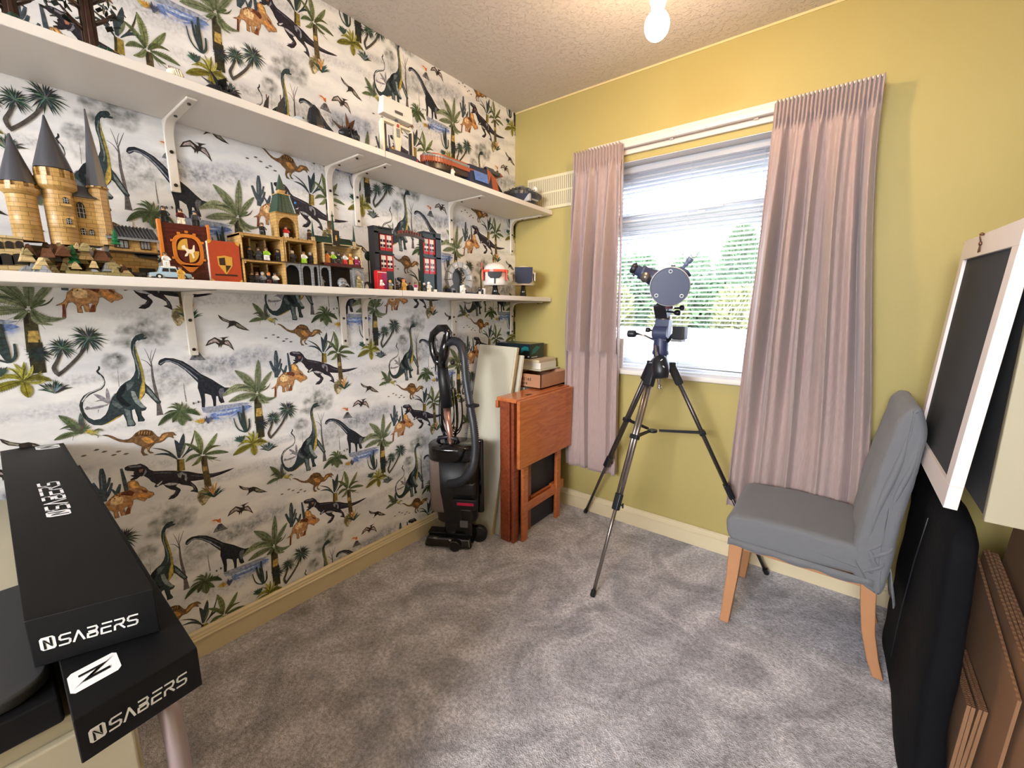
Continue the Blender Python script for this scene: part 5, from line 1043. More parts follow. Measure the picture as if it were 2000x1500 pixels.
def station():
    X = .19; r = thing('station_gate_model', 'black and dark green brick gate with two towers of red framed windows', 'toy gate', (X-.02, px(X, 798, 560).y, zl(-1.0)))
    for (xa, xb, yt, side) in ((735, 772, 447, 0), (830, 862, 457, 1)):
        a, b_ = px(X, xa, 560).y, px(X, xb, 565).y; zb = zl(a)+.0006; zt = px(X, (xa+xb)/2, yt).z; w = b_-a
        g = G(); g.box(X-.03, X-.004, a, b_, zb, zt); g.obj('tower_core', M_('black_green_brick', (24, 40, 36)), r); g = G(); g.box(X-.034, X+.004, a-.001, a+w*.22, zb, zt+.004) if not side else g.box(X-.034, X+.004, b_-w*.3, b_+.001, zb, zt+.004); g.obj('tower_edge', BLK, r)
        for k in range(2):
            za = zb+(zt-zb)*(.32+.33*k); zc = za+(zt-zb)*.26
            f0 = a+w*(.3 if not side else .02); f1 = b_-w*(.03 if not side else .34); g = G(); n = 2
            for i in range(n):
                p, q = f0+(f1-f0)*i/n, f0+(f1-f0)*(i+1)/n; fr = G(); fr.box(X-.004, X-.0030, p, q, za, zc); fr.box(X-.003, X+.001, p, p+.0022, za, zc); fr.box(X-.003, X+.001, q-.0022, q, za, zc); fo = fr.obj('red_frame', RED, r); pn = G(); pn.box(X-.003, X-.002, p+.0042, q-.0042, za+.012, zc-.003); pn.obj('white_window', WHT, fo)
                pb = G()
                for u in range(2): 
                    for v in range(2): pb.box(X-.002, X-.0012, p+.0035+u*(q-p-.007)*.55, p+.0035+u*(q-p-.007)*.55+(q-p-.007)*.4, za+.014+v*(zc-za)*.3, za+.014+v*(zc-za)*.3+(zc-za)*.16)
                pb.obj('panes', TPN, fo)
            G().box(X-.004, X+.004, a, b_, zc+.001, zc+.007).obj('ledge', BLK, r)
        G().box(X-.036, X+.005, a-.002, b_+.002, zt, zt+.005).obj('cornice', BLK, r)
        if side: G().box(X+.0, X+.002, b_+.001, b_+.005, zb, zt+.004).obj('blue_strip', SBL, r)
    a, b_ = px(X, 774, 455).y, px(X, 828, 460).y; z1 = px(X, 800, 450).z; z0 = px(X, 776, 461).z; g = G(); N = 12; r_ = (b_-a)/2; cy = (a+b_)/2; zc = z0-.012
    for k in range(N):
        t0, t1 = math.pi*k/N, math.pi*(k+1)/N; A_ = [(X-.004, cy-r_*math.cos(t), zc+.018*math.sin(t)) for t in (t0, t1)]; g.hexa([A_[0], A_[1], (X-.004, A_[1][1], A_[1][2]+.012), (X-.004, A_[0][1], A_[0][2]+.012)]+[(X+.004, *q[1:]) for q in (A_[0], A_[1])]+[(X+.004, A_[1][1], A_[1][2]+.012), (X+.004, A_[0][1], A_[0][2]+.012)])
    g.obj('bridge_arch', DBR, r); g = G()
    for k in range(9): g.box(X-.008, X+.005, a+(b_-a)*(.08+.095*k), a+(b_-a)*(.08+.095*k)+.004, zc+.022+.006*math.sin(math.pi*(k+.5)/9), zc+.034+.006*math.sin(math.pi*(k+.5)/9)+.003*(k % 2))
    g.obj('bridge_parapet', M_('rust_brick', (120, 56, 40)), r)
    for X_, Y_ in ((762, 442), (833, 448)):
        c = px(X, X_, Y_); g = G()
        for k in range(7): a_ = k*.9; g.prism([c, c+Vector((0, .006*math.cos(a_), .002+.002*math.sin(a_)))+Vector((0, .001, .001)), c+Vector((.004*math.sin(a_), .010*math.cos(a_), .003))], (.0008, 0, 0))
        g.obj('lime_leaves', LGN, r)
    g = G(); q = px(X, 743, 441); g.lathe((X-.01, q.y, q.z-.006), [(.003, 0), (.002, .004), (.0005, .009)], 8); g.obj('finial', DRD, r)
station()
def phone():
    X = .235; a, b_ = px(X, 738, 560), px(X, 757, 562); zb = zl(a.y)+.0005; zt = px(X, 746, 528).z; r = thing('phone_box', 'red toy telephone box at the foot of the black station gate', 'toy phone box', (X-.01, (a.y+b_.y)/2, zb))
    y0, y1 = a.y, b_.y; G().box(X-.022, X, y0, y1, zb, zt-.005).obj('booth', RED, r, bevel=.0006); G().box(X-.022, X, y0+.001, y1-.001, zt-.005, zt).obj('domed_top', RED, r, bevel=.002); G().box(X, X+.0006, y0+.002, y1-.002, zt-.009, zt-.006).obj('sign_strip', WHT, r)
    G().box(X, X+.0006, y0+(y1-y0)*.45, y1-.001, zb+.003, zt-.012).obj('door_glass', PUR, r)
phone()
for X_, xx, lb_, c1, c2, c3, s in ((746, .255, 'red and white toy figure in front of the telephone box', WHT, RED, WHT, .9), (763, .25, 'small toy figure right of the telephone box', MG2, OLV, GLD, .95), (776, .19, 'dark brown toy figure between the phone box and the golden figure', BRN, DBR, DBR, .9), (789, .22, 'golden orange toy figure between the station towers', GLD, GLD, ORG, 1.2), (801, .2, 'black toy figure right of the golden figure', BLK, BLK, DBR, .95), (812, .235, 'white and purple toy figure in front of the station gate', PUR, WHT, DBR, .95), (829, .23, 'dark toy figure with a pale face by the right station tower', BLK, DG, LG, .95), (838, .245, 'white hatted toy figure at the right station tower', WHT, CRM, WHT, 1.05)):
    figure(px(xx, X_, 562).y, xx, zl, lb_, c1, c2, c3, s)
y_ = px(.25, 852, 568).y; q = G().box(.235, .25, y_-.005, y_+.005, zl(y_)+.0004, zl(y_)+.012).obj('toy_block', CRM, bevel=.0008); tag(q, 'small cream toy block before the right tower of the station gate', 'toy block', 'small loose toy parts')
def ring_gate():
    X = .15; c = px(X, 897, 545); zb = zl(c.y)+.0006; r = thing('ring_gate_model', 'round grey segmented brick-built gate with a dark cave inside', 'toy gate', (X, c.y, zb)); R1 = px(X, 897, 511).z-c.z; R0 = R1*.66
    N = 9
    for k in range(N):
        t0 = math.radians(-32+244*k/N+1.2); t1 = math.radians(-32+244*(k+1)/N-1.2); g = G(); q = [(X-.012, c.y+R*math.cos(t)*1.05, max(zb, c.z+R*math.sin(t))) for R, t in ((R0, t0), (R1, t0), (R1, t1), (R0, t1))]; g.hexa(q+[(X+.010, p[1], p[2]) for p in q]); o_ = g.obj('segment', LG, r, bevel=.0012)
        tm = (t0+t1)/2; Rm = (R0+R1)/2
        if k % 2: G().obox((X+.011, c.y+Rm*math.cos(tm)*1.05, c.z+Rm*math.sin(tm)), (.002, R1*.2, R1*.1), (1, 0, 0), (0, math.sin(tm), -math.cos(tm))).obj('plate', WHT, o_)
    g = G()
    for k in range(14):
        t = math.pi*k/13*1.3-.5; g.obox((X-.02, c.y+R0*.8*math.cos(t), max(zb+.004, c.z+R0*.8*math.sin(t))), (.018, .006, .004), (1, 0, 0), (0, -math.sin(t), math.cos(t)))
    g.obj('cave_teeth', MG2, r); G().cyl((X-.034, c.y, c.z), (X-.03, c.y, c.z), R0*.95, n=20).obj('cave_back', DG, r); G().box(X-.035, X+.02, c.y-R1*1.1, c.y+R1*1.1, zb-.0004, zb+.003).obj('base', DG, r)
    # machines in front
    q = thing('machine_model', 'black and grey toy machine consoles in front of the round gate', 'toy machine', (.22, px(.22, 905, 565).y, zl(-.5))); g = G(); g2 = G(); g3 = G()
    for X_, w, h, xx, gg in ((879, .03, .024, .2, g), (893, .02, .014, .235, g), (908, .025, .03, .20, g), (905, .008, .040, .215, g3), (921, .03, .012, .22, g2), (935, .03, .010, .215, g), (944, .02, .028, .2, g), (948, .006, .034, .21, g3), (925, .05, .006, .24, g)):
        p_ = px(xx, X_, 568); gg.box(xx-.02, xx, p_.y-w/2, p_.y+w/2, zl(p_.y)+.0008, zl(p_.y)+h)
    for gg, mt, n_ in ((g, BLK, 'consoles'), (g2, DG, 'plinth'), (g3, WHT, 'white_columns')): gg.obj(n_, mt, q, bevel=.0008)
    g = G(); p_ = px(.145, 872, 560); g.box(.10, .19, p_.y-.012, p_.y+.010, zl(p_.y)+.0006, zl(p_.y)+.026); tag(g.obj('grey_block', MG2), 'plain blue grey toy block left of the round gate', 'toy block', 'small loose toy parts')
    figure(px(.235, 901, 568).y, .25, zl, 'white toy figure standing before the round grey gate', WHT, WHT, WHT, 1.0)
ring_gate()
def helmet(X_, top, bot, wpx, label, dome, trim, face, glass, x=.19, back=False):
    c = px(x, X_, (top+bot)/2); zb = zl(c.y)+.0006; zt = px(x, X_, top).z; zn = px(x, X_, bot).z; W_ = abs(px(x, X_+wpx/2, bot).y-c.y); r = thing('helmet_model', label, 'toy helmet', (x, c.y, zb)); Hh = zt-zn
    # smooth generic full-face helmet turned towards the room
    F_ = Vector((.62, -.78, 0)); S_ = Vector((.78, .62, 0)); o = Vector((x, c.y, 0)); W_ *= .78
    g = G(); prof = [(W_*.80, 0), (W_*.95, Hh*.06), (W_*.9, Hh*.2), (W_*.88, Hh*.5), (W_*.9, Hh*.62), (W_*.8, Hh*.8), (W_*.55, Hh*.93), (W_*.2, Hh*.995), (0, Hh)]; g.lathe((x, c.y, zn), prof, 22); g.obj('shell', dome, r)
    g = G(); g.lathe((x, c.y, zn), [(W_*.9, Hh*.56), (W_*1.0, Hh*.57), (W_*1.0, Hh*.67), (W_*.86, Hh*.68)], 22, smooth=False); g.obj('brow_band', trim, r)
    w = W_*(.70 if back else .52); a0, a1 = (.08, .90) if back else (.30, .57)
    g = G(); pz = [(-w, a1), (w, a1), (w*.95, a0+.1), (w*.6, a0), (-w*.6, a0), (-w*.95, a0+.1)]; g.prism([o+F_*W_*.80+S_*p+UP*(zn+Hh*q) for p, q in pz], F_*W_*.2); g.obj('visor', glass, r, bevel=.002)
    for sg in (-1, 1): g = G(); g.obox(o+S_*sg*W_*.88+F_*W_*.35+UP*(zn+Hh*.42), (W_*.9, .006, Hh*.42), F_, S_); g.obj('cheek_plate', trim, r, bevel=.0015)
    if not back: G().obox(o+F_*W_*.97+UP*(zn+Hh*.2), (.003, .006, Hh*.28), F_, S_).obj('mouth_slot', BLK, r)
    g = G()
    for k in range(8): t = math.pi*2*k/8; g.sphere((x+W_*.4*math.cos(t), c.y+W_*.4*math.sin(t), zt-Hh*.05), .0028)
    g.obj('crown_studs', trim, r)
    st = G(); h = zn-zb; st.hexa([(x-.014, c.y-.014, zb+.004), (x+.014, c.y-.014, zb+.004), (x+.014, c.y+.014, zb+.004), (x-.014, c.y+.014, zb+.004), (x-.008, c.y-.008, zn+.004), (x+.008, c.y-.008, zn+.004), (x+.008, c.y+.008, zn+.004), (x-.008, c.y+.008, zn+.004)]); so = st.obj('stand', BLK, r, bevel=.001)
    G().box(x-.020, x+.020, c.y-.022, c.y+.020, zb, zb+.004).obj('stand_base', BLK, r, bevel=.001); G().obox(o+F_*.013+UP*(zb+h*.45), (.004, .014, .007), F_, S_).obj('name_plate', LG, so)
    return r, c, zn, zt, W_
r_, c_, zn_, zt_, w_ = helmet(967, 513, 558, 42, 'white toy helmet with coral red band on a black display stand', WHT, COR, WHT, BLK)
G().bar((.16, c_.y-w_*.95, zn_+.03), (.16, c_.y-w_*1.0, zt_-.002), .003, .004).obj('antenna', COR, r_)
helmet(1022, 520, 558, 36, 'cream toy helmet with large dark front on a stand, last on the lower shelf', CRM, WHT, WHT, NVY, x=.185, back=True)
figure(px(.235, 937, 568).y, .235, zl, 'small black and white toy figure left of the coral banded helmet', BLK, WHT, BLK, .9)
# ================================================================== UPPER SHELF MODELS
def at(x, X, Y): return onx(X, Y, x)
def tree_house(X0, X1, label, seed, ytop):
    x = .2; a = at(x, X0, 60); b_ = at(x, X1, 80); cy = (a.y+b_.y)/2; rad = (b_.y-a.y)/2; zb = zu(cy)+.0006; zt = at(x, X0, ytop).z
    r = thing('tree_model', label, 'toy tree', (x, cy, zb)); rd = random.Random(seed); g = G()
    g.lathe((x, cy, zb), [(rad*1.5, 0), (rad*1.1, .015), (rad, .05), (rad*.9, .12), (rad*1.0, zt-zb)], 10, smooth=False); g.obj('trunk', M_('red_brown_brick', (86, 42, 34)), r)
    g = G(); 
    for k in range(7): t = k*.9; g.bar((x+rad*1.02*math.cos(t), cy+rad*1.02*math.sin(t), zb), (x+rad*.95*math.cos(t), cy+rad*.95*math.sin(t), zt-.01), .006, .006)
    g.obj('bark_ribs', DBR, r)
    g = G(); lf = G()
    for k in range(4):
        sg = 1 if k % 2 else -1; z0 = zb+(zt-zb)*(.45+.14*k); e = Vector((x+.01, cy+sg*(rad+.035), z0+.02)); g.tube([(x, cy, z0-.02), (x+.01, cy+sg*(rad+.02), z0), e], [.006, .004, .002], 6)
        for i in range(16):
            c = e+Vector((rd.uniform(-.03, .03), rd.uniform(-.026, .026), rd.uniform(-.03, .03))); s = rd.uniform(.006, .011); lf.obox(c, (s*1.6, s, .002), (rd.uniform(-1, 1), rd.uniform(-1, 1), rd.uniform(-.5, .5)), (rd.uniform(-1, 1), .4, rd.uniform(-1, 1)))
    g.obj('branches', DBR, r); lf.obj('leaves', M_('very_dark_green_brick', (26, 34, 30)), r)
    g = G(); g.box(x-.05, x+.05, cy-rad*1.8, cy+rad*1.8, zb-.0004, zb+.004)
    for k in range(6): c = Vector((x+.04+rd.uniform(-.01, .02), cy+rd.uniform(-1.8, 1.8)*rad, zb+.010)); g.lathe(c, [(.006, -.008), (.008, 0), (.001, .008)], 6, smooth=False)
    g.obj('mossy_base', GRN, r)
tree_house(162, 190, 'tall red brown toy tree with dark leaves on the upper shelf', 2, -30); tree_house(14, 44, 'dark red toy tree trunk at the left end of the upper shelf', 3, -60)
def creature(X0, X1, Y, label, mt, mt2, legs=6, wing=True, x=.21, hs=1.0, name='toy_creature'):
    a = at(x, X0, Y); b_ = at(x, X1, Y+(X1-X0)*.35); cy = (a.y+b_.y)/2; L_ = b_.y-a.y; zb = zu(cy)+.0006; hh = L_*.26*hs; r = thing(name, label, 'toy creature', (x, cy, zb))
    g = G(); prof = [(.001, 0), (hh*.4, L_*.12), (hh*.62, L_*.35), (hh*.5, L_*.55), (hh*.28, L_*.72), (hh*.42, L_*.82), (hh*.3, L_*.93), (.001, L_)]; g.lathe((x, a.y, zb+hh*.85), prof, 10, ax=(0, 1, 0)); g.obj('body', mt, r)
    g = G()
    for k in range(legs//2):
        for sg in (-1, 1):
            y = a.y+L_*(.3+.4*k/(legs/2)); g.tube([(x, y, zb+hh*.8), (x+sg*hh*.8, y+.004, zb+hh*1.1), (x+sg*hh*1.2, y+.006, zb)], [hh*.14, hh*.1, hh*.05], 6)
    g.obj('legs', mt, r)
    if wing:
        g = G()
        for sg in (-1, 1):
            q = [(x, a.y+L_*.35, zb+hh), (x+sg*hh*1.2, a.y+L_*.05, zb+hh*2.2), (x+sg*hh*.9, a.y+L_*.28, zb+hh*1.5), (x+sg*hh*1.1, a.y+L_*.5, zb+hh*1.9), (x, a.y+L_*.6, zb+hh)]; g.prism(q, (0, 0, .002))
        g.obj('wings', mt2, r)
    g = G(); 
    for k in range(6): g.lathe((x, a.y+L_*(.2+.11*k), zb+hh*1.3), [(hh*.1, 0), (.0005, hh*.35)], 6)
    g.obj('spines', mt2, r)
creature(94, 146, 34, 'dark brown winged toy creature between the toy trees on the upper shelf', DBR, DG, x=.2, hs=1.2)
creature(322, 358, 122, 'small cream and brown spotted toy creature on the upper shelf', CRM, BRN, wing=False, x=.245, hs=1.9)
creature(398, 470, 150, 'black dragon like toy creature on the upper shelf', BLK, BLK, x=.22, hs=1.1)
creature(660, 702, 245, 'black spiny toy creature left of the white brick model', BLK, BRN, x=.22, hs=1.7)
def sail(X0, X1, Yt, Yb, label, mt, x=.2):
    a = at(x, X0, Yb); b_ = at(x, X1, Yb+8); zt = at(x, X0, Yt).z; cy = (a.y+b_.y)/2; zb = zu(cy)+.0006; r = thing('toy_ship', label, 'toy ship', (x, cy, zb)); h = max(.03, zt-zb); w = (b_.y-a.y)
    g = G(); g.prism([(x-.01, cy-w/2, zb), (x-.01, cy+w/2, zb), (x-.01, cy+w*.4, zb+h*.3), (x-.01, cy-w*.45, zb+h*.25)], (.03, 0, 0)); g.obj('hull', mt, r, bevel=.001)
    g = G(); g.prism([(x+.004, cy-w*.45, zb+h*.2), (x+.004, cy+w*.1, zb+h*.25), (x+.004, cy+w*.3, zb+h), (x+.004, cy-w*.1, zb+h*.7)], (.003, 0, 0)); g.obj('wing', mt, r); g = G(); g.cyl((x, cy+w*.15, zb+h*.2), (x, cy+w*.15, zb+h*1.05), .0015, n=6); g.box(x-.003, x+.008, cy-w*.2, cy-w*.1, zb+h*.3, zb+h*.45); g.obj('mast', DRD, r)
sail(508, 530, 182, 205, 'small black winged toy ship left of three on the upper shelf', BLK); sail(533, 560, 183, 217, 'black toy ship with upright red tipped mast on the upper shelf', BLK)
def pod():
    x = .22; c = at(x, 587, 232); zb = zu(c.y)+.0006; r = thing('round_pod_model', 'grey round toy pod with dark spots on the upper shelf', 'toy pod', (x, c.y, zb)); R = .021
    G().sphere((x, c.y, zb+R*.82), R, (1, 1.25, .8)).obj('ball', LG, r); g = G()
    for k in range(7): a = k*.9; g.sphere((x+R*.8*math.cos(a*.5), c.y+R*1.0*math.sin(a), zb+R*.95+.004*math.cos(a)), .004)
    g.obj('dark_spots', DG, r)
    x = .2; c = at(x, 615, 235); zb = zu(c.y)+.0006; zt = at(x, 612, 205).z; h = zt-zb; r = thing('hooded_model', 'black hooded bust like toy model on the upper shelf', 'toy bust', (x, c.y, zb)); g = G(); g.lathe((x, c.y, zb), [(.030, 0), (.028, h*.3), (.024, h*.6), (.017, h*.85), (.004, h)], 10, smooth=False); g.obj('hood', BLK, r); G().box(x+.012, x+.027, c.y-.006, c.y+.014, zb+h*.1, zb+h*.3).obj('chin_plate', BRN, r, bevel=.002)
pod()
def frame_model():   # plain white brick-built construction, no figure
    x = .2; a = at(x, 745, 285); b_ = at(x, 806, 305); y0, y1 = a.y, b_.y; cy = (y0+y1)/2; zb = zu(cy)+.0012; H_ = at(x, 775, 200).z-zb; W_ = y1-y0
    r = thing('white_brick_model', 'tall white brick-built model on a navy plinth beside the orange craft', 'toy model', (x, cy, zb))
    G().box(x-.025, x+.03, y0+.012, y1-.004, zb, zb+H_*.16).obj('navy_plinth', NVY, r, bevel=.001)
    for yy in (y0, y1-.012):
        G().box(x-.012, x+.012, yy, yy+.010, zb+H_*.0, zb+H_*.6).obj('column', CRM, r, bevel=.002); G().box(x+.0, x+.014, yy+(.011 if yy == y0 else -.006), yy+(.017 if yy == y0 else 0), zb+H_*.16, zb+H_*.56).obj('black_strut', BLK, r, bevel=.001)
    g = G(); g.prism([(x-.006, cy-.008, zb+H_*.16), (x-.006, cy+.008, zb+H_*.16), (x-.006, cy+.018, zb+H_*.45), (x-.006, cy+.012, zb+H_*.66), (x-.006, cy-.012, zb+H_*.66), (x-.006, cy-.018, zb+H_*.45)], (.014, 0, 0)); g.obj('central_body', CRM, r, bevel=.002)
    G().box(x+.008, x+.010, cy-.008, cy+.008, zb+H_*.42, zb+H_*.56).obj('grey_panel', MG2, r); G().box(x+.008, x+.011, cy-.005, cy+.005, zb+H_*.58, zb+H_*.63).obj('red_tile', RED, r)
    G().box(x-.01, x+.01, y0+.004, y1-.008, zb+H_*.6, zb+H_*.64).obj('crossbar', CRM, r, bevel=.002); G().cyl((x, cy, zb+H_*.64), (x, cy, zb+H_*.72), .006).obj('pivot', DG, r)
    g = G(); g.hexa([(x-.018, y0+.002, zb+H_*.72), (x+.018, y0+.002, zb+H_*.72), (x+.018, y1-.008, zb+H_*.70), (x-.018, y1-.008, zb+H_*.70), (x-.014, y0+.010, zb+H_), (x+.012, y0+.010, zb+H_), (x+.012, y1-.004, zb+H_*.98), (x-.014, y1-.004, zb+H_*.98)]); g.obj('box_top', WHT, r, bevel=.003)
    G().box(x+.018, x+.020, cy-.018, cy+.018, zb+H_*.78, zb+H_*.82).obj('dark_slot', DG, r)
    G().box(x-.01, x+.02, y1+.0, y1+.012, zb, zb+H_*.14).obj('red_block', RED, r, bevel=.002)
frame_model()
def craft():
    x = .205; a = at(x, 824, 315); b_ = at(x, 978, 352); y0, y1 = a.y, b_.y; L_ = y1-y0; zb = zu((y0+y1)/2)+.003; r = thing('orange_craft_model', 'long orange and grey brick-built craft with rounded nose and engine pods', 'toy craft', (x, (y0+y1)/2, zb)); h = .088
    RU = M_('rust_orange_brick', (164, 82, 52)); 
    def slab(z0, z1, s, mt, nm):
        pts = []; w = .05*s
        for k in range(13): t = math.pi/2+math.pi*k/12; pts.append((x+w*math.sin(t)*1.0, y0+L_*.22+L_*.22*s*math.cos(t), z0))
        pts = [(x+w*math.cos(math.pi*k/12), y0+L_*.24-L_*.24*s*math.sin(math.pi*k/12), z0) for k in range(13)]+[(x-w*.95, y0+L_*.70, z0), (x+w*.95, y0+L_*.70, z0)]
        g = G(); g.prism(pts, (0, 0, z1-z0)); return g.obj(nm, mt, r, bevel=.001)
    slab(zb+h*.25, zb+h*.52, .88, DBR, 'underside'); slab(zb+h*.52, zb+h*.72, 1, RU, 'hull_rim'); slab(zb+h*.72, zb+h*.86, .93, MG2, 'deck'); slab(zb+h*.86, zb+h, .62, RU, 'raised_deck')
    g = G()
    for k in range(26): t = math.pi*k/25; g.box(x+.05*math.cos(t)-.0012, x+.05*math.cos(t)+.0012, y0+L_*.24-L_*.24*math.sin(t)-.0012, y0+L_*.24-L_*.24*math.sin(t)+.0012, zb+h*.46, zb+h*.78)
    g.obj('rim_teeth', RU, r)
    g = G(); g.hexa([(x+.01, y0+L_*.42, zb+.003), (x+.056, y0+L_*.45, zb+.003), (x+.056, y0+L_*.75, zb+.003), (x+.01, y0+L_*.75, zb+.003), (x+.01, y0+L_*.45, zb+h*.95), (x+.045, y0+L_*.47, zb+h*.95), (x+.045, y0+L_*.75, zb+h*.95), (x+.01, y0+L_*.75, zb+h*.95)]); g.obj('cabin_side', NVY, r)
    g = G(); g.obox((x+.054, y0+L_*.6, zb+h*.45), (.001, L_*.18, h*.5), (1, 0, .2)); g.obj('blue_panel', mat('blue_sticker', (90, 120, 190), .4, var=.5, vscale=90), r)
    g = G(); g.hexa([(x-.045, y0+L_*.70, zb), (x+.055, y0+L_*.70, zb), (x+.05, y0+L_*.86, zb+.004), (x-.04, y0+L_*.86, zb+.004), (x-.045, y0+L_*.70, zb+h), (x+.05, y0+L_*.70, zb+h), (x+.04, y0+L_*.84, zb+h*.7), (x-.03, y0+L_*.84, zb+h*.7)]); g.obj('tail_block', RU, r, bevel=.002)
    for sg in (-1, 1, 0):
        c = Vector((x+sg*.030, y0+L_*.70, zb+h*1.0)); e = G(); e.lathe(c, [(.012, 0), (.017, .004), (.017, L_*.1), (.011, L_*.11), (.011, L_*.2), (.006, L_*.24)], 14, ax=(0, 1, 0)); eo = e.obj('engine_pod', DG, r); G().lathe(c+Vector((0, L_*.2, 0)), [(.0115, 0), (.009, .012), (.003, .03)], 12, ax=(0, 1, 0)).obj('pod_tip', RU, eo); G().cyl(c-Vector((0, .001, 0)), c+Vector((0, .001, 0)), .008, n=12).obj('intake', BLK, eo)
    for X_, lb_ in ((884, 'white toy figure with a tan head standing before the orange craft'),): figure(at(.262, X_, 340).y, .262, zu, lb_, WHT, WHT, BRN, .95)
craft()
def saucer():
    x = .16; c = at(x, 1018, 378); zb = zu(c.y)+.0008; r = thing('saucer_model', 'dark grey brick-built saucer craft with small radar dish by the green wall', 'toy spacecraft', (x, c.y-.01, zb)); cy = min(c.y, -.135); R = .118; rx = .105
    U_ = [(x+rx*math.cos(2*math.pi*k/28), cy+R*math.sin(2*math.pi*k/28)) for k in range(28)]
    def disc(z0, s0, z1, s1, mt, nm): g = G(); V = [(x+(a-x)*s0, cy+(b-cy)*s0, z0) for a, b in U_]+[(x+(a-x)*s1, cy+(b-cy)*s1, z1) for a, b in U_]; g.add(V, [(k, (k+1) % 28, 28+(k+1) % 28, 28+k) for k in range(28)]+[tuple(range(27, -1, -1)), tuple(range(28, 56))]); return g.obj(nm, mt, r)
    BG = M_('blue_grey_brick', (66, 72, 92)); disc(zb, .5, zb+.055, .98, BG, 'lower_hull'); disc(zb+.055, 1, zb+.070, 1, DG, 'hull_rim'); disc(zb+.070, .98, zb+.105, .35, BG, 'upper_hull'); disc(zb+.105, .3, zb+.118, .2, MG2, 'hatch')
    rd = random.Random(8); g = G(); g2 = G()
    for k in range(130):
        a = rd.uniform(0, 6.28); s = rd.uniform(.4, .97); z = zb+.070+(.98-s)/.63*.035; (g if k % 2 else g2).obox((x+rx*s*math.cos(a), cy+R*s*math.sin(a), z+.002), (rd.uniform(.004, .012), rd.uniform(.003, .008), .005), (math.cos(a), math.sin(a), -.25))
    for k in range(26): a = 2*math.pi*k/26; g.obox((x+rx*1.0*math.cos(a), cy+R*1.0*math.sin(a), zb+.062), (.005, .014, .012), (math.cos(a), math.sin(a), 0))
    g.obj('hull_greebles', DG, r); g2.obj('pale_greebles', MG2, r)
    g = G(); g.lathe((x+.05, cy+.06, zb+.108), [(.002, -.006), (.012, 0), (.014, .004)], 16, ax=(.8, -.5, .3)); g.obj('radar_dish', WHT, r); G().cyl((x+.05, cy+.06, zb+.08), (x+.05, cy+.06, zb+.108), .002).obj('dish_post', DG, r)
    g = G(); g.box(x+.06, x+.098, cy-.055, cy-.040, zb+.02, zb+.058); g.obj('ramp_frame', LG, r); g = G(); g.obox((x+.088, cy+.01, zb+.035), (.001, .06, .008), (1, 0, -.4)); g.obj('side_strip', LG, r)
saucer()
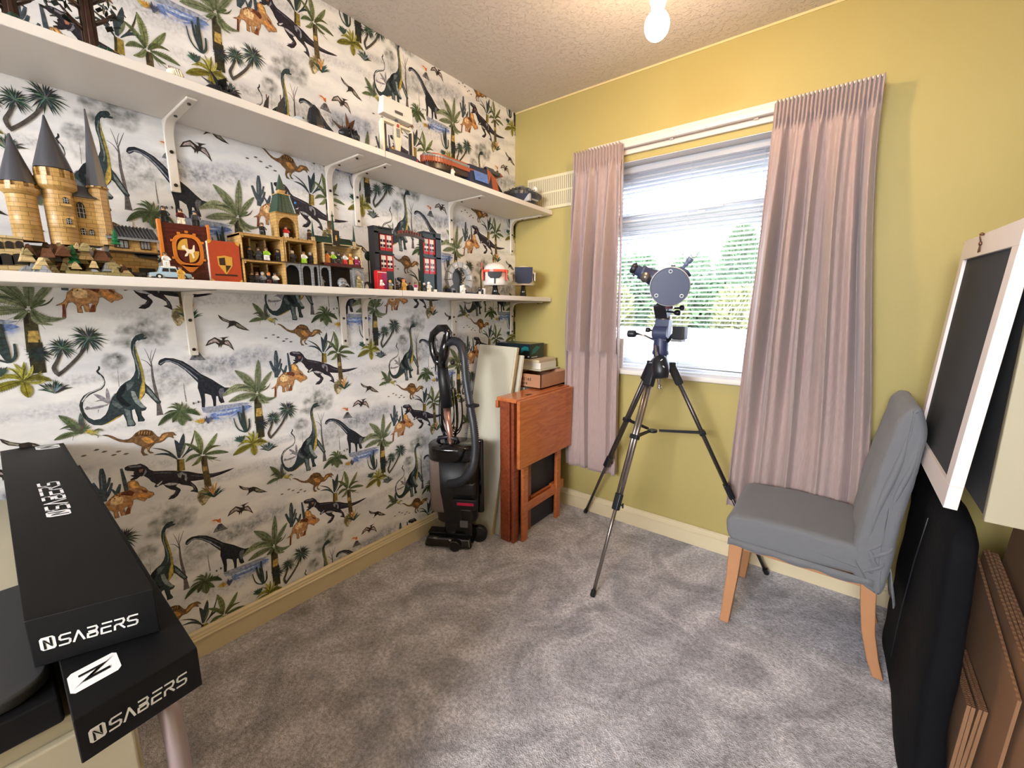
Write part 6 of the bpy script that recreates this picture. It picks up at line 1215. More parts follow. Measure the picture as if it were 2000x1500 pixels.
# ================================================================== TELESCOPE ON TRIPOD
MTB = mat('telescope_flare_blue', (52, 60, 92), .42); MTK = mat('telescope_black', (26, 28, 36), .4); MST = mat('brushed_steel', (150, 142, 138), .3, .9); MSD = mat('dark_steel_tube', (92, 86, 86), .35, .8); MWR2 = mat('tube_pale_rim', (224, 228, 236), .3); MCH = mat('chrome', (220, 220, 220), .12, 1)  # tube blue has the lens flare haze mixed into its colour
def telescope():
    ty = -.30; cx = 1.052; r = thing('telescope', 'black reflector telescope on a steel tripod in front of the window', 'telescope', (cx, ty, 0))
    feet = [Vector((.961, -.702, 0)), Vector((.572, -.045, 0)), Vector((1.53, -.062, 0))]
    hub = Vector((cx, ty, .965)); kn = [ony(1256, 965, -.43), None, None]
    for i, f in enumerate(feet):
        d = Vector((f.x-cx, f.y-ty, 0)).normalized(); top = hub+d*.052+Vector((0, 0, -.005)); ax = (f-top).normalized(); L_ = (f-top).length; side = ax.cross(UP).normalized()
        lg = G()
        for sg in (-1, 1): lg.tube([top+ax*.03+side*sg*.008, top+ax*(L_*.56)+side*sg*.007], .0088, 12)
        lo = lg.obj('leg', MSD if i != 0 else MST, r)
        G().tube([top+ax*(L_*.5), f-ax*.012], .0078, 12).obj('lower_leg', MST if i == 0 else MSD, lo)
        G().bar(top-ax*.012, top+ax*.085, .038, .034).obj('leg_clamp', MTK, lo, bevel=.006)
        G().bar(top+ax*(L_*.555), top+ax*(L_*.555+.075), .030, .026).obj('leg_lock', MTK, lo, bevel=.005)
        q = top+ax*(L_*.6); o_ = d.cross(UP)*(-1 if i != 1 else 1); g = G(); g.cyl(q, q+o_*.028, .0035); g.obox(q+o_*.03, (.006, .006, .022)); g.obj('lock_screw', MTK, lo, bevel=.001)
        g = G(); g.lathe(f, [(.009, .0), (.012, .004), (.011, .028)], 12, ax=-ax); g.obj('rubber_foot', MTK, lo)
        b_ = top+ax*((top.z-.664)/(top.z-f.z)*L_); G().bar(b_-ax*.010, b_+ax*.010, .036, .028).obj('brace_collar', MTK, lo, bevel=.003)
        ctr = Vector((cx-.015, ty, .661)); g = G()
        e0 = b_-d*.014; pv = d.cross(UP).normalized()
        for sg in (-1, 1): g.bar(e0+pv*sg*.007, ctr+d*.03+pv*sg*.004, .0035, .010)
        g.obj('brace_arm', MTK, lo, bevel=.001)
    G().cyl((cx-.015, ty, .652), (cx-.015, ty, .664), .022, n=20).obj('brace_hub', MTK, r, bevel=.003)
    # hub block
    g = G(); g.lathe(hub, [(.0, -.03), (.035, -.03), (.046, -.012), (.046, .012), (.03, .035), (.028, .05), (0, .05)], 20); g.obj('tripod_head', MTK, r)
    for f in feet: d = Vector((f.x-cx, f.y-ty, 0)).normalized(); G().bar(hub+d*.03, hub+d*.066, .036, .034).obj('head_lug', MTK, r, bevel=.004)
    # equatorial mount: base, latitude body, cradle
    m0 = Vector((cx, ty, 1.015)); g = G(); g.lathe(m0, [(.034, 0), (.036, .01), (.032, .02), (.032, .075)], 18); g.obj('azimuth_base', MTB, r)
    g = G(); g.cyl(m0+Vector((-.030, .0, .095)), m0+Vector((.030, 0, .095)), .038, n=22); g.bar(m0+Vector((0, 0, .06)), m0+Vector((.004, .01, .155)), .056, .06); g.obj('polar_housing', MTB, r, bevel=.003)
    g = G(); g.lathe(m0+Vector((-.032, 0, .095)), [(.03, 0), (.03, .003), (.012, .004)], 20, ax=(-1, 0, 0)); g.obj('latitude_scale', MST, r)
    g = G(); g.lathe(m0+Vector((.004, .01, .15)), [(.027, 0), (.029, .003), (.029, .018), (.025, .021)], 20); g.obj('setting_circle', MST, r)
    g = G(); g.bar(m0+Vector((.004, .005, .17)), m0+Vector((.0, -.02, .225)), .056, .06); g.obj('declination_housing', MTK, r, bevel=.004)
    def knob(p, d, n_, L_=.05, R=.012):
        p = Vector(p); d = Vector(d).normalized(); g = G(); g.lathe(p, [(.004, 0), (.004, L_*.5), (R*.6, L_*.52), (R, L_*.68), (R*.95, L_*.95), (.001, L_)], 14, ax=d); g.obj(n_, MTK, r)
    knob(m0+Vector((.028, -.02, .19)), (1, -.1, -.12), 'clamp_knob', .055); knob(m0+Vector((-.024, -.01, .105)), (-1, -.1, .08), 'clamp_knob', .045, .011)
    # slow motion cable and knob at left
    c0 = m0+Vector((-.03, -.01, .065)); c1 = ony(1246, 652, ty-.04); c2 = ony(1226, 652, ty-.05)
    G().tube([c0, (c0+c1)/2+Vector((0, 0, .003)), c1], .0042, 8).obj('slow_motion_cable', MST, r); dd = (c2-c1).normalized(); G().lathe(c1-dd*.004, [(.004, 0), (.006, .01), (.014, .014), (.016, .022), (.016, .044), (.013, .05), (0, .051)], 16, ax=dd).obj('slow_motion_knob', MTK, r)
    # motor box at right
    c = ony(1328, 650, ty-.03); G().obox(c, (.052, .045, .055), (1, -.12, 0), (.12, 1, 0)).obj('motor_box', MTK, r, bevel=.004); G().obox(c+Vector((-.006, 0, -.033)), (.046, .04, .010), (1, -.12, 0), (.12, 1, 0)).obj('battery_tray', MG2, r); G().tube([m0+Vector((.03, 0, .06)), c-Vector((.025, 0, .002))], .007, 10).obj('motor_shaft', MTK, r)
    # counterweight
    w = ony(1290, 717, ty-.10); a = Vector((cx-.002, ty-.06, 1.06)); b_ = ony(1288, 757, ty-.11); ax = (b_-a).normalized()
    G().tube([a, b_], .006, 12).obj('counterweight_shaft', MCH, r); G().lathe(w-ax*.045, [(0, 0), (.024, 0), (.031, .012), (.036, .045), (.034, .07), (.027, .092), (.0, .094)], 24, ax=ax).obj('counterweight', MTK, r); G().lathe(b_-ax*.004, [(0, 0), (.009, .001), (.010, .008), (0, .012)], 16, ax=ax).obj('safety_stop', MCH, r)
    for p in ((1292, 703), (1296, 716)): q = ony(*p, w.y-.034); G().obox(q, (.010, .002, .003), (1, 0, .8 if p[1] < 710 else -.9)).obj('white_mark', MWR2, r)
    # optical tube
    ry = -.50; c = ony(1308, 560, ry); ax = Vector((-.28, .955, .04)).normalized(); R = .0715; L_ = .40; e = c+ax*L_
    G().lathe(c, [(R*.985, .0), (R, .006), (R, L_-.02), (R*1.03, L_-.02), (R*1.03, L_), (R*.9, L_)], 48, ax=ax).obj('tube', MTB, r)
    G().lathe(c, [(R*1.0, -.012), (R*1.045, -.008), (R*1.045, .022), (R*1.0, .026)], 48, ax=ax).obj('rear_ring', MWR2, r); G().cyl(c-ax*.006, c+ax*.002, R*.985, n=48, smooth=False).obj('rear_cell', MTB, r)
    u = ax.cross(UP).normalized(); v = u.cross(ax).normalized()
    for t in (1.57, 3.75, 5.62):
        p = c-ax*.006+u*(.8*R*math.cos(t))+v*(.8*R*math.sin(t)); G().lathe(p, [(.0075, 0), (.0075, -.003), (.0045, -.003), (.0045, -.001)], 16, ax=ax).obj('collimation_screw', MWR2, r); G().cyl(p-ax*.0005, p-ax*.004, .0035, n=12).obj('screw_head', MTK, r)
    for t in (3.6, 5.45): p = c-ax*.007+u*(.8*R*math.cos(t+.12))+v*(.8*R*math.sin(t+.12)); G().cyl(p, p-ax*.002, .0018, n=8).obj('lock_pin', MCH, r)
    for k in (.30, .62):   # tube rings
        G().lathe(c+ax*(L_*k), [(R*1.0, 0), (R*1.05, 0), (R*1.05, .02), (R*1.0, .02)], 48, ax=ax).obj('tube_ring', MTK, r)
    cc = c+ax*(L_*.46); G().bar(cc-ax*.11-v*(R+.010), cc+ax*.11-v*(R+.010), .03, .012).obj('dovetail_bar', mat('dark_red_anodised', (110, 50, 62), .4), r, bevel=.002)
    G().bar(m0+Vector((0, -.02, .222)), Vector((cc.x-.02, ty, cc.z-R-.012)), .05, .05).obj('mount_saddle', MTK, r, bevel=.003)
    knob(cc-v*(R+.012)+u*-.02, u*1, 'ring_knob', .06) if False else knob(ony(1322, 602, -.40)-Vector((.01, 0, 0)), (1, 0, .05), 'ring_knob', .04, .011)
    # focuser and finder at upper left
    f0 = c+ax*(L_*.80)-u*(R*.62)+v*(R*.55); fd = (-u*.85+v*.42-ax*.15).normalized(); f0 = c+ax*(L_*.22)+(-u*.8+v*.45)*R*.9
    G().lathe(f0, [(.040, -.012), (.036, .010), (.031, .03), (.028, .060), (.029, .064), (.029, .076), (.021, .078), (.020, .094), (.015, .096)], 24, ax=fd).obj('focuser', MTB, r)
    ex = f0+fd*.094; G().lathe(ex, [(.017, 0), (.020, .004), (.020, .02), (.014, .024), (0, .024)], 20, ax=fd).obj('eyepiece', MTK, r); knob(ex+v*.006, (v*.9-u*.1), 'eyepiece_screw', .022, .005); knob(ex-v*.01-u*.002, (-v*.8-u*.5), 'eyepiece_screw', .018, .004)
    G().lathe(f0+fd*.050-v*.012-ax*.030, [(.0, -.012), (.014, -.010), (.020, -.006), (.020, .004), (0, .006)], 20, ax=-ax).obj('focus_wheel', MST, r); G().lathe(f0+fd*.050-v*.012-ax*.030, [(.010, -.0125), (.004, -.0135)], 20, ax=-ax).obj('wheel_cap', MTK, r)
    g = G(); q = f0-v*.05+fd*.008; g.obox(q, (.03, .02, .012), fd, v); g.obox(q-v*.022, (.03, .02, .010), fd, v); g.obj('clamp_block', MTK, r, bevel=.002); G().obox(q-v*.011, (.026, .012, .006), fd, v).obj('clamp_plate', MWR2, r)
    # finder at upper right
    g = G(); s0 = c+ax*(L_*.3)+(u*.28+v*.98)*R; g.tube([s0-u*.02, s0+u*.018+v*.002, s0+u*.04-v*.012, s0+u*.052-v*.03], .006, 8); g.obj('finder_shoe', MTB, r)
    h0 = s0+u*.022+v*.004; hd = (u*.62+v*.78).normalized(); G().lathe(h0, [(.006, 0), (.007, .012), (.010, .014), (.010, .022), (.007, .024), (.012, .028), (.013, .045), (.011, .048)], 14, ax=hd).obj('finder_bracket', mat('finder_blue_grey', (110, 122, 150), .4), r)
    t_ = G(); w_ = h0+hd*.062; tor = [w_+(u*math.cos(a)+v*math.sin(a))*.011 for a in [2*math.pi*k/20 for k in range(21)]]; t_.tube(tor, .0016, 6, caps=False); t_.obj('sight_ring', MG2, r)
    g = G(); g.obox(c+ax*(L_*.3)+v*(R+.008)+u*.005, (.018, .02, .012), u, ax); g.obox(c+ax*(L_*.3)+v*(R+.02)-u*.006, (.028, .004, .003), u, ax); g.cyl(c+ax*(L_*.3)+v*(R+.01), c+ax*(L_*.3)+v*(R+.032), .001, n=6); g.obj('top_clip', MTK, r)
telescope()
# ================================================================== UPRIGHT VACUUM CLEANER
MVB = mat('vacuum_gloss_black', (10, 10, 13), .18, coat=.4); MVK = mat('vacuum_satin_black', (15, 15, 19), .45); MVR = mat('rose_metal_tube', (196, 150, 136), .28, .85); MVG = mat('smoked_bin', (128, 112, 106), .15, coat=.5); MVP = mat('pink_red_label', (196, 30, 74), .3); MHO = mat('ribbed_hose_grey', (42, 43, 49), .42)
def vacuum():
    r = thing('vacuum_cleaner', 'black upright vacuum cleaner with ribbed hose and rose metal tube by the wallpapered wall', 'vacuum cleaner', (.2, -.76, 0))
    P = lambda X_, Y_, y=-.76: ony(X_, Y_, y)
    # floor head: long box running out to the lower right
    U = Vector((.86, .5, 0)).normalized(); V_ = Vector((-U.y, U.x, 0)); c = Vector((.155, -.762, 0))
    g = G()
    g.hexa([c+U*a+V_*b+UP*z for z, (a0, a1, b0, b1) in ((.008, (-.118, .135, -.09, .05)), (.055, (-.108, .125, -.07, .04))) for a, b in ((a0, b0), (a1, b0), (a1, b1), (a0, b1))]); g.obj('floor_head', MVB, r, bevel=.012, seg=3)
    G().obox(c+U*.0-V_*.01+UP*.058, (.22, .06, .012), U, V_).obj('head_cover', MVK, r, bevel=.005)
    g = G(); 
    for k in range(5): g.obox(c+U*(-.06+.03*k)-V_*.015+UP*.0645, (.004, .05, .002), U, V_)
    g.obj('head_ribs', MVB, r)
    g = G(); g.obox(c+U*.02-V_*.075+UP*.045, (.014, .004, .010), U, V_); g.obox(c+U*-.06-V_*.072+UP*.05, (.02, .004, .006), U, V_); g.obj('white_marks', MCH, r)
    for sg in (1, -1): G().cyl(Vector((.290, -.690, .045)) if sg > 0 else c+U*.05-V_*.11+UP*.03, (Vector((.290, -.690, .045)) if sg > 0 else c+U*.05-V_*.11+UP*.03)+V_*.035, .045 if sg > 0 else .03, n=24).obj('wheel', MVB, r, bevel=.006)
    b0 = Vector((.195, -.725, .11)); G().obox(b0+Vector((0, 0, -.02)), (.15, .11, .10), U, V_).obj('neck_joint', MVB, r, bevel=.02, seg=3)
    # main body
    bx = Vector((.190, -.735, 0)); tz = .50
    def sh(cx, cy, rx, ry, z, n=20, sq=.75):
        return [(cx+rx*math.copysign(abs(math.cos(t))**sq, math.cos(t))*U.x-ry*math.copysign(abs(math.sin(t))**sq, math.sin(t))*U.y, cy+rx*math.copysign(abs(math.cos(t))**sq, math.cos(t))*U.y+ry*math.copysign(abs(math.sin(t))**sq, math.sin(t))*U.x, z) for t in [2*math.pi*k/n for k in range(n)]]
    def loft(secs, mt, nm, par=r, bev=0):
        g = G(); V = [p for s_ in secs for p in s_]; n = len(secs[0]); N = len(secs)
        g.add(V, [(i*n+k, i*n+(k+1) % n, (i+1)*n+(k+1) % n, (i+1)*n+k) for i in range(N-1) for k in range(n)]+[tuple(range(n-1, -1, -1)), tuple(range((N-1)*n, N*n))], True); return g.obj(nm, mt, par, bevel=bev)
    loft([sh(bx.x, bx.y, .105, .075, z) if z < .3 else sh(bx.x-.008, bx.y, .118, .082, z) for z in (.135, .145, .3, .47)], MVK, 'body')
    q = loft([sh(bx.x-.050-.012*(z-.2), bx.y-.042, .075, .060, z) for z in (.19, .205, .47, .475)], MVG, 'dust_bin')
    loft([sh(bx.x-.018, bx.y-.008, .122, .098, z) if z > .47 else sh(bx.x-.018, bx.y-.008, .118, .092, z) for z in (.465, .475, .525, .540)], MVB, 'bin_lid'); 
    g = G(); hp = Vector((bx.x-.045, bx.y-.02, .54)); g.tube([hp-U*.05, hp-U*.045+UP*.022, hp+UP*.03, hp+U*.05+UP*.02, hp+U*.055], .011, 10); g.obj('lid_handle', MVK, r)
    # right front panel with pink label, and cyclone pieces
    fc = bx+U*.055-V_*.09; G().obox(fc+UP*.335, (.12, .03, .07), U, V_).obj('hose_socket', MVK, r, bevel=.012, seg=3)
    G().obox(fc+UP*.255+U*.005, (.125, .03, .055), U, V_).obj('label_panel', MVK, r, bevel=.004); G().obox(fc+UP*.26-V_*.0165+U*.01, (.085, .002, .014), U, V_, (0.0, 0, 1)).obj('pink_label', MVP, r)
    G().obox(fc+UP*.19+V_*.01+U*.008, (.06, .03, .075), U, V_).obj('lower_duct', MVB, r, bevel=.01); G().obox(fc+UP*.15-V_*.01, (.04, .01, .035), U, V_).obj('grey_latch', mat('mid_grey_plastic', (96, 96, 100), .4), r, bevel=.003)
    G().obox(bx+U*.118+UP*.36+V_*.02, (.035, .03, .40), U, V_).obj('side_spine', MVB, r, bevel=.01)
    # pole, grip
    p0 = Vector((.205, -.735, .46)); p1 = P(868, 808, -.74); p2 = P(866, 786, -.74); p3 = P(862, 715, -.74)
    G().tube([P(886, 905, -.745), P(871, 790, -.745)], .0165, 20).obj('rose_tube', MVR, r)
    G().tube([P(873, 795, -.745), P(868, 750, -.745), P(862, 700, -.745)], [.030, .029, .026], 16).obj('tube_grip', MVK, r)
    h = [P(862, 712), P(853, 705), P(847, 690), P(843, 668), P(846, 652), P(858, 641), P(870, 641), P(876, 650), P(873, 668), P(866, 690)]
    G().tube(h, [.017, .019, .019, .018, .018, .019, .019, .019, .020, .022], 14).obj('handle_loop', MVB, r); G().tube([P(874, 655), P(868, 685), P(864, 715)], [.020, .026, .026], 14).obj('handle_neck', MVB, r)
    k = P(884, 708, -.79); G().sphere(k, .012).obj('release_button', MVK, r)
    # hose
    hz = [P(872, 672, -.76), P(884, 666, -.75), P(898, 672, -.75), P(906, 695, -.76), P(910, 740, -.77), P(918, 790, -.78), P(926, 840, -.79), P(928, 880, -.80), P(922, 915, -.82), P(906, 936, -.84), P(888, 944, -.85), P(876, 945, -.84)]
    # smooth + ribs
    pts = []
    for i in range(len(hz)-1):
        a_, b_, c_, d_ = hz[max(i-1, 0)], hz[i], hz[i+1], hz[min(i+2, len(hz)-1)]
        for s_ in range(12):
            u = s_/12; pts.append(.5*((2*b_)+(c_-a_)*u+(2*a_-5*b_+4*c_-d_)*u*u+(3*b_-a_-3*c_+d_)*u**3))
    acc = [pts[0]]; step = .0048
    out = [pts[0]]; rem = 0
    for a_, b_ in zip(pts, pts[1:]):
        d = (b_-a_).length; t = step-rem
        while t <= d: out.append(a_.lerp(b_, t/d)); t += step
        rem = d-(t-step)
    G().tube(out, [.0215 if (k_ % 2) == 0 else .0160 for k_ in range(len(out))], 16).obj('hose', MHO, r); q = P(923, 792, -.78); G().obox(q, (.05, .045, .014)).obj('hose_collar', MVK, r, bevel=.004)
    # looped mains cord
    cb = G(); rd = random.Random(6); T0 = P(876, 762, -.72)
    for k_ in range(11):
        w = rd.uniform(.02, .085); dx = rd.uniform(-.02, .035); b_ = rd.uniform(.20, .30); pp = []
        for s_ in range(19):
            a_ = math.pi*s_/18; pp.append(T0+U*(dx-.01-math.cos(a_)*w*(.45+.55*math.sin(a_)))-UP*(math.sin(a_)*b_)+V_*(.045+.003*k_-.02*(k_ % 3)))
        cb.tube(pp, .0032, 6)
    cb.obj('mains_cord', MVB, r)
vacuum()
# ================================================================== BOARDS, FOLDING TABLE, BOXES IN THE CORNER
MBD = mat('cream_faced_board', (200, 195, 176), .45, var=.02); MCB = mat('chipboard_edge', (196, 168, 120), .9, var=.3, vscale=250); MWD = mat('white_edge', (232, 226, 214), .5)
def slab4(bl, br, tr, tl, th, name, mats, par=None, bevel=.001):
    bl, br, tr, tl = map(Vector, (bl, br, tr, tl)); n = (br-bl).cross(tl-bl).normalized()
    if n.y > 0: n = -n
    g = G(); b_ = -n*th
    g.m(0).add([bl, br, tr, tl], [(0, 1, 2, 3)]); g.add([p+b_ for p in (bl, br, tr, tl)], [(3, 2, 1, 0)])
    g.m(1)
    for p, q in ((bl, br), (br, tr), (tr, tl), (tl, bl)): g.add([p, q, q+b_, p+b_], [(0, 1, 2, 3)])
    o = g.obj(name, mats, par); return o
q = thing('loose_board', 'tall cream faced chipboard panel leaning in the corner behind the vacuum', 'board', (.16, -.6, 0))
A = Vector((.301, -.60, .001)); Dn = Vector((.315, -.388, 1.010)); wv_ = Vector((-.272, 0, .004))
slab4(A+wv_, A, Dn, Dn+wv_, .017, 'panel', [MBD, MCB], q)
e_ = G(); dirv = (Dn-A); 
for (s0, s1, off) in ((.42, .73, .016), (.75, .80, .022), (.80, .985, .014)): 
    p0 = A+dirv*s0; p1 = A+dirv*s1; e_.hexa([p0-Vector((off, .0006, 0)), p0-Vector((off-.002, .0006, 0)), p0-Vector((off-.002, .0001, 0)), p0-Vector((off, .0001, 0)), p1-Vector((off, .0006, 0)), p1-Vector((off-.002, .0006, 0)), p1-Vector((off-.002, .0001, 0)), p1-Vector((off, .0001, 0))])
e_.obj('chipped_edge', MCB, q)
q = thing('loose_board', 'second cream faced panel leaning behind the tall one beside the folding table', 'board', (.19, -.56, 0)); A2 = Vector((.325, -.565, .001)); D2 = Vector((.327, -.355, .965)); slab4(A2+wv_, A2, D2, D2+wv_, .016, 'panel', [MBD, MWD], q)
q = thing('loose_board', 'thin brown hardboard sheet leaning between the cream panels and the folding table', 'board', (.3, -.55, 0)); A3 = Vector((.349, -.548, .001)); D3 = Vector((.328, -.40, .68)); MHB = mat('hardboard', (140, 108, 74), .7, var=.1); slab4(A3+Vector((-.18, 0, .002)), A3, D3, D3+Vector((-.18, 0, .002)), .006, 'sheet', [MHB, MHB], q)
# pine
def pine(name, c1, c2, rough=.3):
    m = mat(name, c1, rough, coat=.25); t = m.node_tree; p = t.nodes['Principled BSDF']; co = t.nodes.new('ShaderNodeTexCoord'); mp = t.nodes.new('ShaderNodeMapping'); mp.inputs['Scale'].default_value = (14, 2.2, 14); n_ = t.nodes.new('ShaderNodeTexNoise'); n_.inputs['Scale'].default_value = 3; n_.inputs['Detail'].default_value = 8; n_.inputs['Distortion'].default_value = 1.4
    r_ = t.nodes.new('ShaderNodeValToRGB'); r_.color_ramp.elements[0].color = lin(c2); r_.color_ramp.elements[1].color = lin(c1); r_.color_ramp.elements[0].position = .35; r_.color_ramp.elements[1].position = .62
    t.links.new(co.outputs['Object'], mp.inputs[0]); t.links.new(mp.outputs[0], n_.inputs['Vector']); t.links.new(n_.outputs['Fac'], r_.inputs[0]); t.links.new(r_.outputs[0], p.inputs['Base Color']); return m
MPN = pine('varnished_orange_pine', (202, 118, 66), (178, 94, 48)); MPD = pine('varnished_red_brown_pine', (150, 74, 44), (120, 54, 34))
def table():
    y0, y1 = -.595, -.102; tz = .782; r = thing('folding_table', 'orange varnished pine drop leaf table folded shut below the left curtain', 'folding table', (.42, -.32, 0))
    G().box(.350, .474, y0-.012, y1, tz-.020, tz).obj('table_top', MPN, r, bevel=.004)
    G().box(.477, .496, y0-.012, y1, tz-.355, tz-.006).obj('drop_leaf', MPN, r, bevel=.004); G().box(.335, .352, y0-.004, y1, tz-.06, tz-.022).obj('back_leaf_edge', MPN, r, bevel=.003)
    hg = G(); 
    for yy in (-.47, -.16): hg.box(.44, .458, yy-.02, yy+.02, tz, tz+.0012)
    hg.obj('hinge', mat('dark_brass', (96, 70, 40), .4, 1), r)
    # end frames
    for yy in (y0+.003, y1-.045): 
        G().box(.358, .420, yy, yy+.035, 0.001, tz-.02).obj('leg', MPD, r, bevel=.004)
    G().box(.428, .446, y0+.006, y0+.05, .001, tz-.02).obj('leg', MPD, r, bevel=.003)
    G().box(.362, .41, y0+.04, y1-.05, tz-.10, tz-.02).obj('top_rail', MPD, r); G().box(.37, .40, y0+.04, y1-.05, .15, .20).obj('low_rail', MPD, r)
    # gate: leg posts with rails
    for yy, zz in ((y0+.052, .001), (y0+.375, .001)): G().box(.455, .475, yy, yy+.042, .001, tz-.36 if False else tz-.05).obj('gate_leg', MPN, r, bevel=.004)
    G().box(.458, .467, y0+.09, y0+.375, .155, .205).obj('gate_rail', MPN, r, bevel=.003)
    G().box(.425, .444, y0+.13, y0+.165, .02, tz-.05).obj('inner_post', MPD, r, bevel=.003); G().box(.426, .442, y0+.165, y0+.36, .175, .205).obj('inner_rail', MPN, r, bevel=.003); G().box(.425, .444, y0+.43, y0+.465, .001, tz-.05).obj('inner_post', MPD, r, bevel=.003); G().box(.430, .462, y0+.36, y0+.475, .165, .215).obj('short_rail', MPN, r, bevel=.003)
table()
# dark panel with faint lettering stored inside the table
q = thing('letter_sign', 'dark navy sign with faint black lettering stored inside the folded table', 'sign', (.42, -.34, .006)); G().box(.4125, .4185, y0_ := -.49, -.12, .004, .60).obj('face', mat('dark_slate_panel', (44, 50, 62), .5), q)
g = G(); mf = mat('faint_black_print', (24, 26, 34), .5)
text(g, 'FlO'.replace('O','0'), (.4190, -.40, .40), (0, 1, 0), (0, 0, 1), .055, .04, .012, .012); text(g, 'es a', (.4190, -.43, .31), (0, 1, 0), (0, 0, 1), .045, .036, .012, .011) if all(c in GL or c == ' ' for c in 'es a') else None
# corner stack
MKB = mat('brown_cardboard', (176, 128, 96), .85, var=.08, vscale=20); MKD = mat('cardboard_edge', (120, 84, 58), .9); MPB = mat('black_print', (34, 28, 26), .7)
tag(G().box(.03, .315, -.30, -.03, .001, .62).obj('cardboard_box', MKB, bevel=.003), 'large closed cardboard box on the floor in the corner behind the folding table', 'cardboard box')
tag(G().box(.03, .32, -.33, -.03, .6205, .785).obj('storage_box', MBD, bevel=.004), 'cream storage box hidden behind the folding table top', 'box')
r = thing('recycled_carton', 'shallow brown open carton printed 100% Recycled behind the folding table', 'carton', (.22, -.2, .787)); c0 = .787; c1 = .862
g = G(); x0, x1, ya, yb = .035, .43, -.33, -.05
g.box(x0, x1, ya, yb, c0, c0+.004); g.box(x0, x1, ya, ya+.004, c0, c1); g.box(x0, x1, yb-.004, yb, c0, c1); g.box(x0, x0+.004, ya, yb, c0, c1); g.box(x1-.004, x1, ya, yb, c0, c1); g.box(x0+.004, x0+.2, ya+.004, yb-.004, c1-.01, c1-.006); g.obj('carton', [MKB], r)
g = G(); text(g, '100% Recycled', (.20, ya, c0+.040), (1, 0, 0), (0, 0, 1), .016, .010, .0035, .0028); text(g, 'Fabric Fibre', (.20, ya, c0+.017), (1, 0, 0), (0, 0, 1), .014, .009, .0035, .0026); g.obj('printed_text', MPB, r)
for k, (z0, z1, xa, xb, yy, lb, mt) in enumerate(((.8625, .870, .03, .355, -.22, 'white shelf panel lowest in the stack on the brown carton', MBD), (.8705, .908, .03, .338, -.20, 'thick white board in the middle of the stack on the brown carton', mat('bright_white_panel', (240, 234, 222), .5)), (.9085, .925, .03, .335, -.21, 'cream board with wood effect edge under the dark game box', mat('pale_wood_board', (214, 196, 168), .6)))):
    tag(G().box(xa, xb, yy, -.03, z0, z1).obj('stacked_board', mt, bevel=.002), lb, 'board', 'boards stacked in the corner')
r = thing('game_box', 'dark teal printed box on top of the boards in the corner', 'box', (.12, -.12, .9257)); G().box(.02, .268, -.205, -.06, .9257, 1.012).obj('carton', mat('teal_black_print', (18, 36, 44), .3, coat=.3), r, bevel=.002)
g = G(); rd = random.Random(5)
g.prism([(.20, -.2053, .955), (.23, -.2053, .975), (.262, -.2053, .972), (.255, -.2053, .995), (.225, -.2053, .998), (.205, -.2053, .985)], (0, -.0004, 0)); g.prism([(.268, -.19, .95), (.268, -.15, .96), (.268, -.10, .99), (.268, -.14, 1.0), (.268, -.18, .98)], (.0004, 0, 0)); g.obj('teal_artwork', mat('teal_print', (26, 110, 112), .3), r)
G().box(.252, .262, -.2056, -.2052, .935, .943).obj('pale_badge', WHT, r); g = G(); g.box(.268, .2685, -.19, -.13, .932, .938); g.obj('title_bar', LG, r)
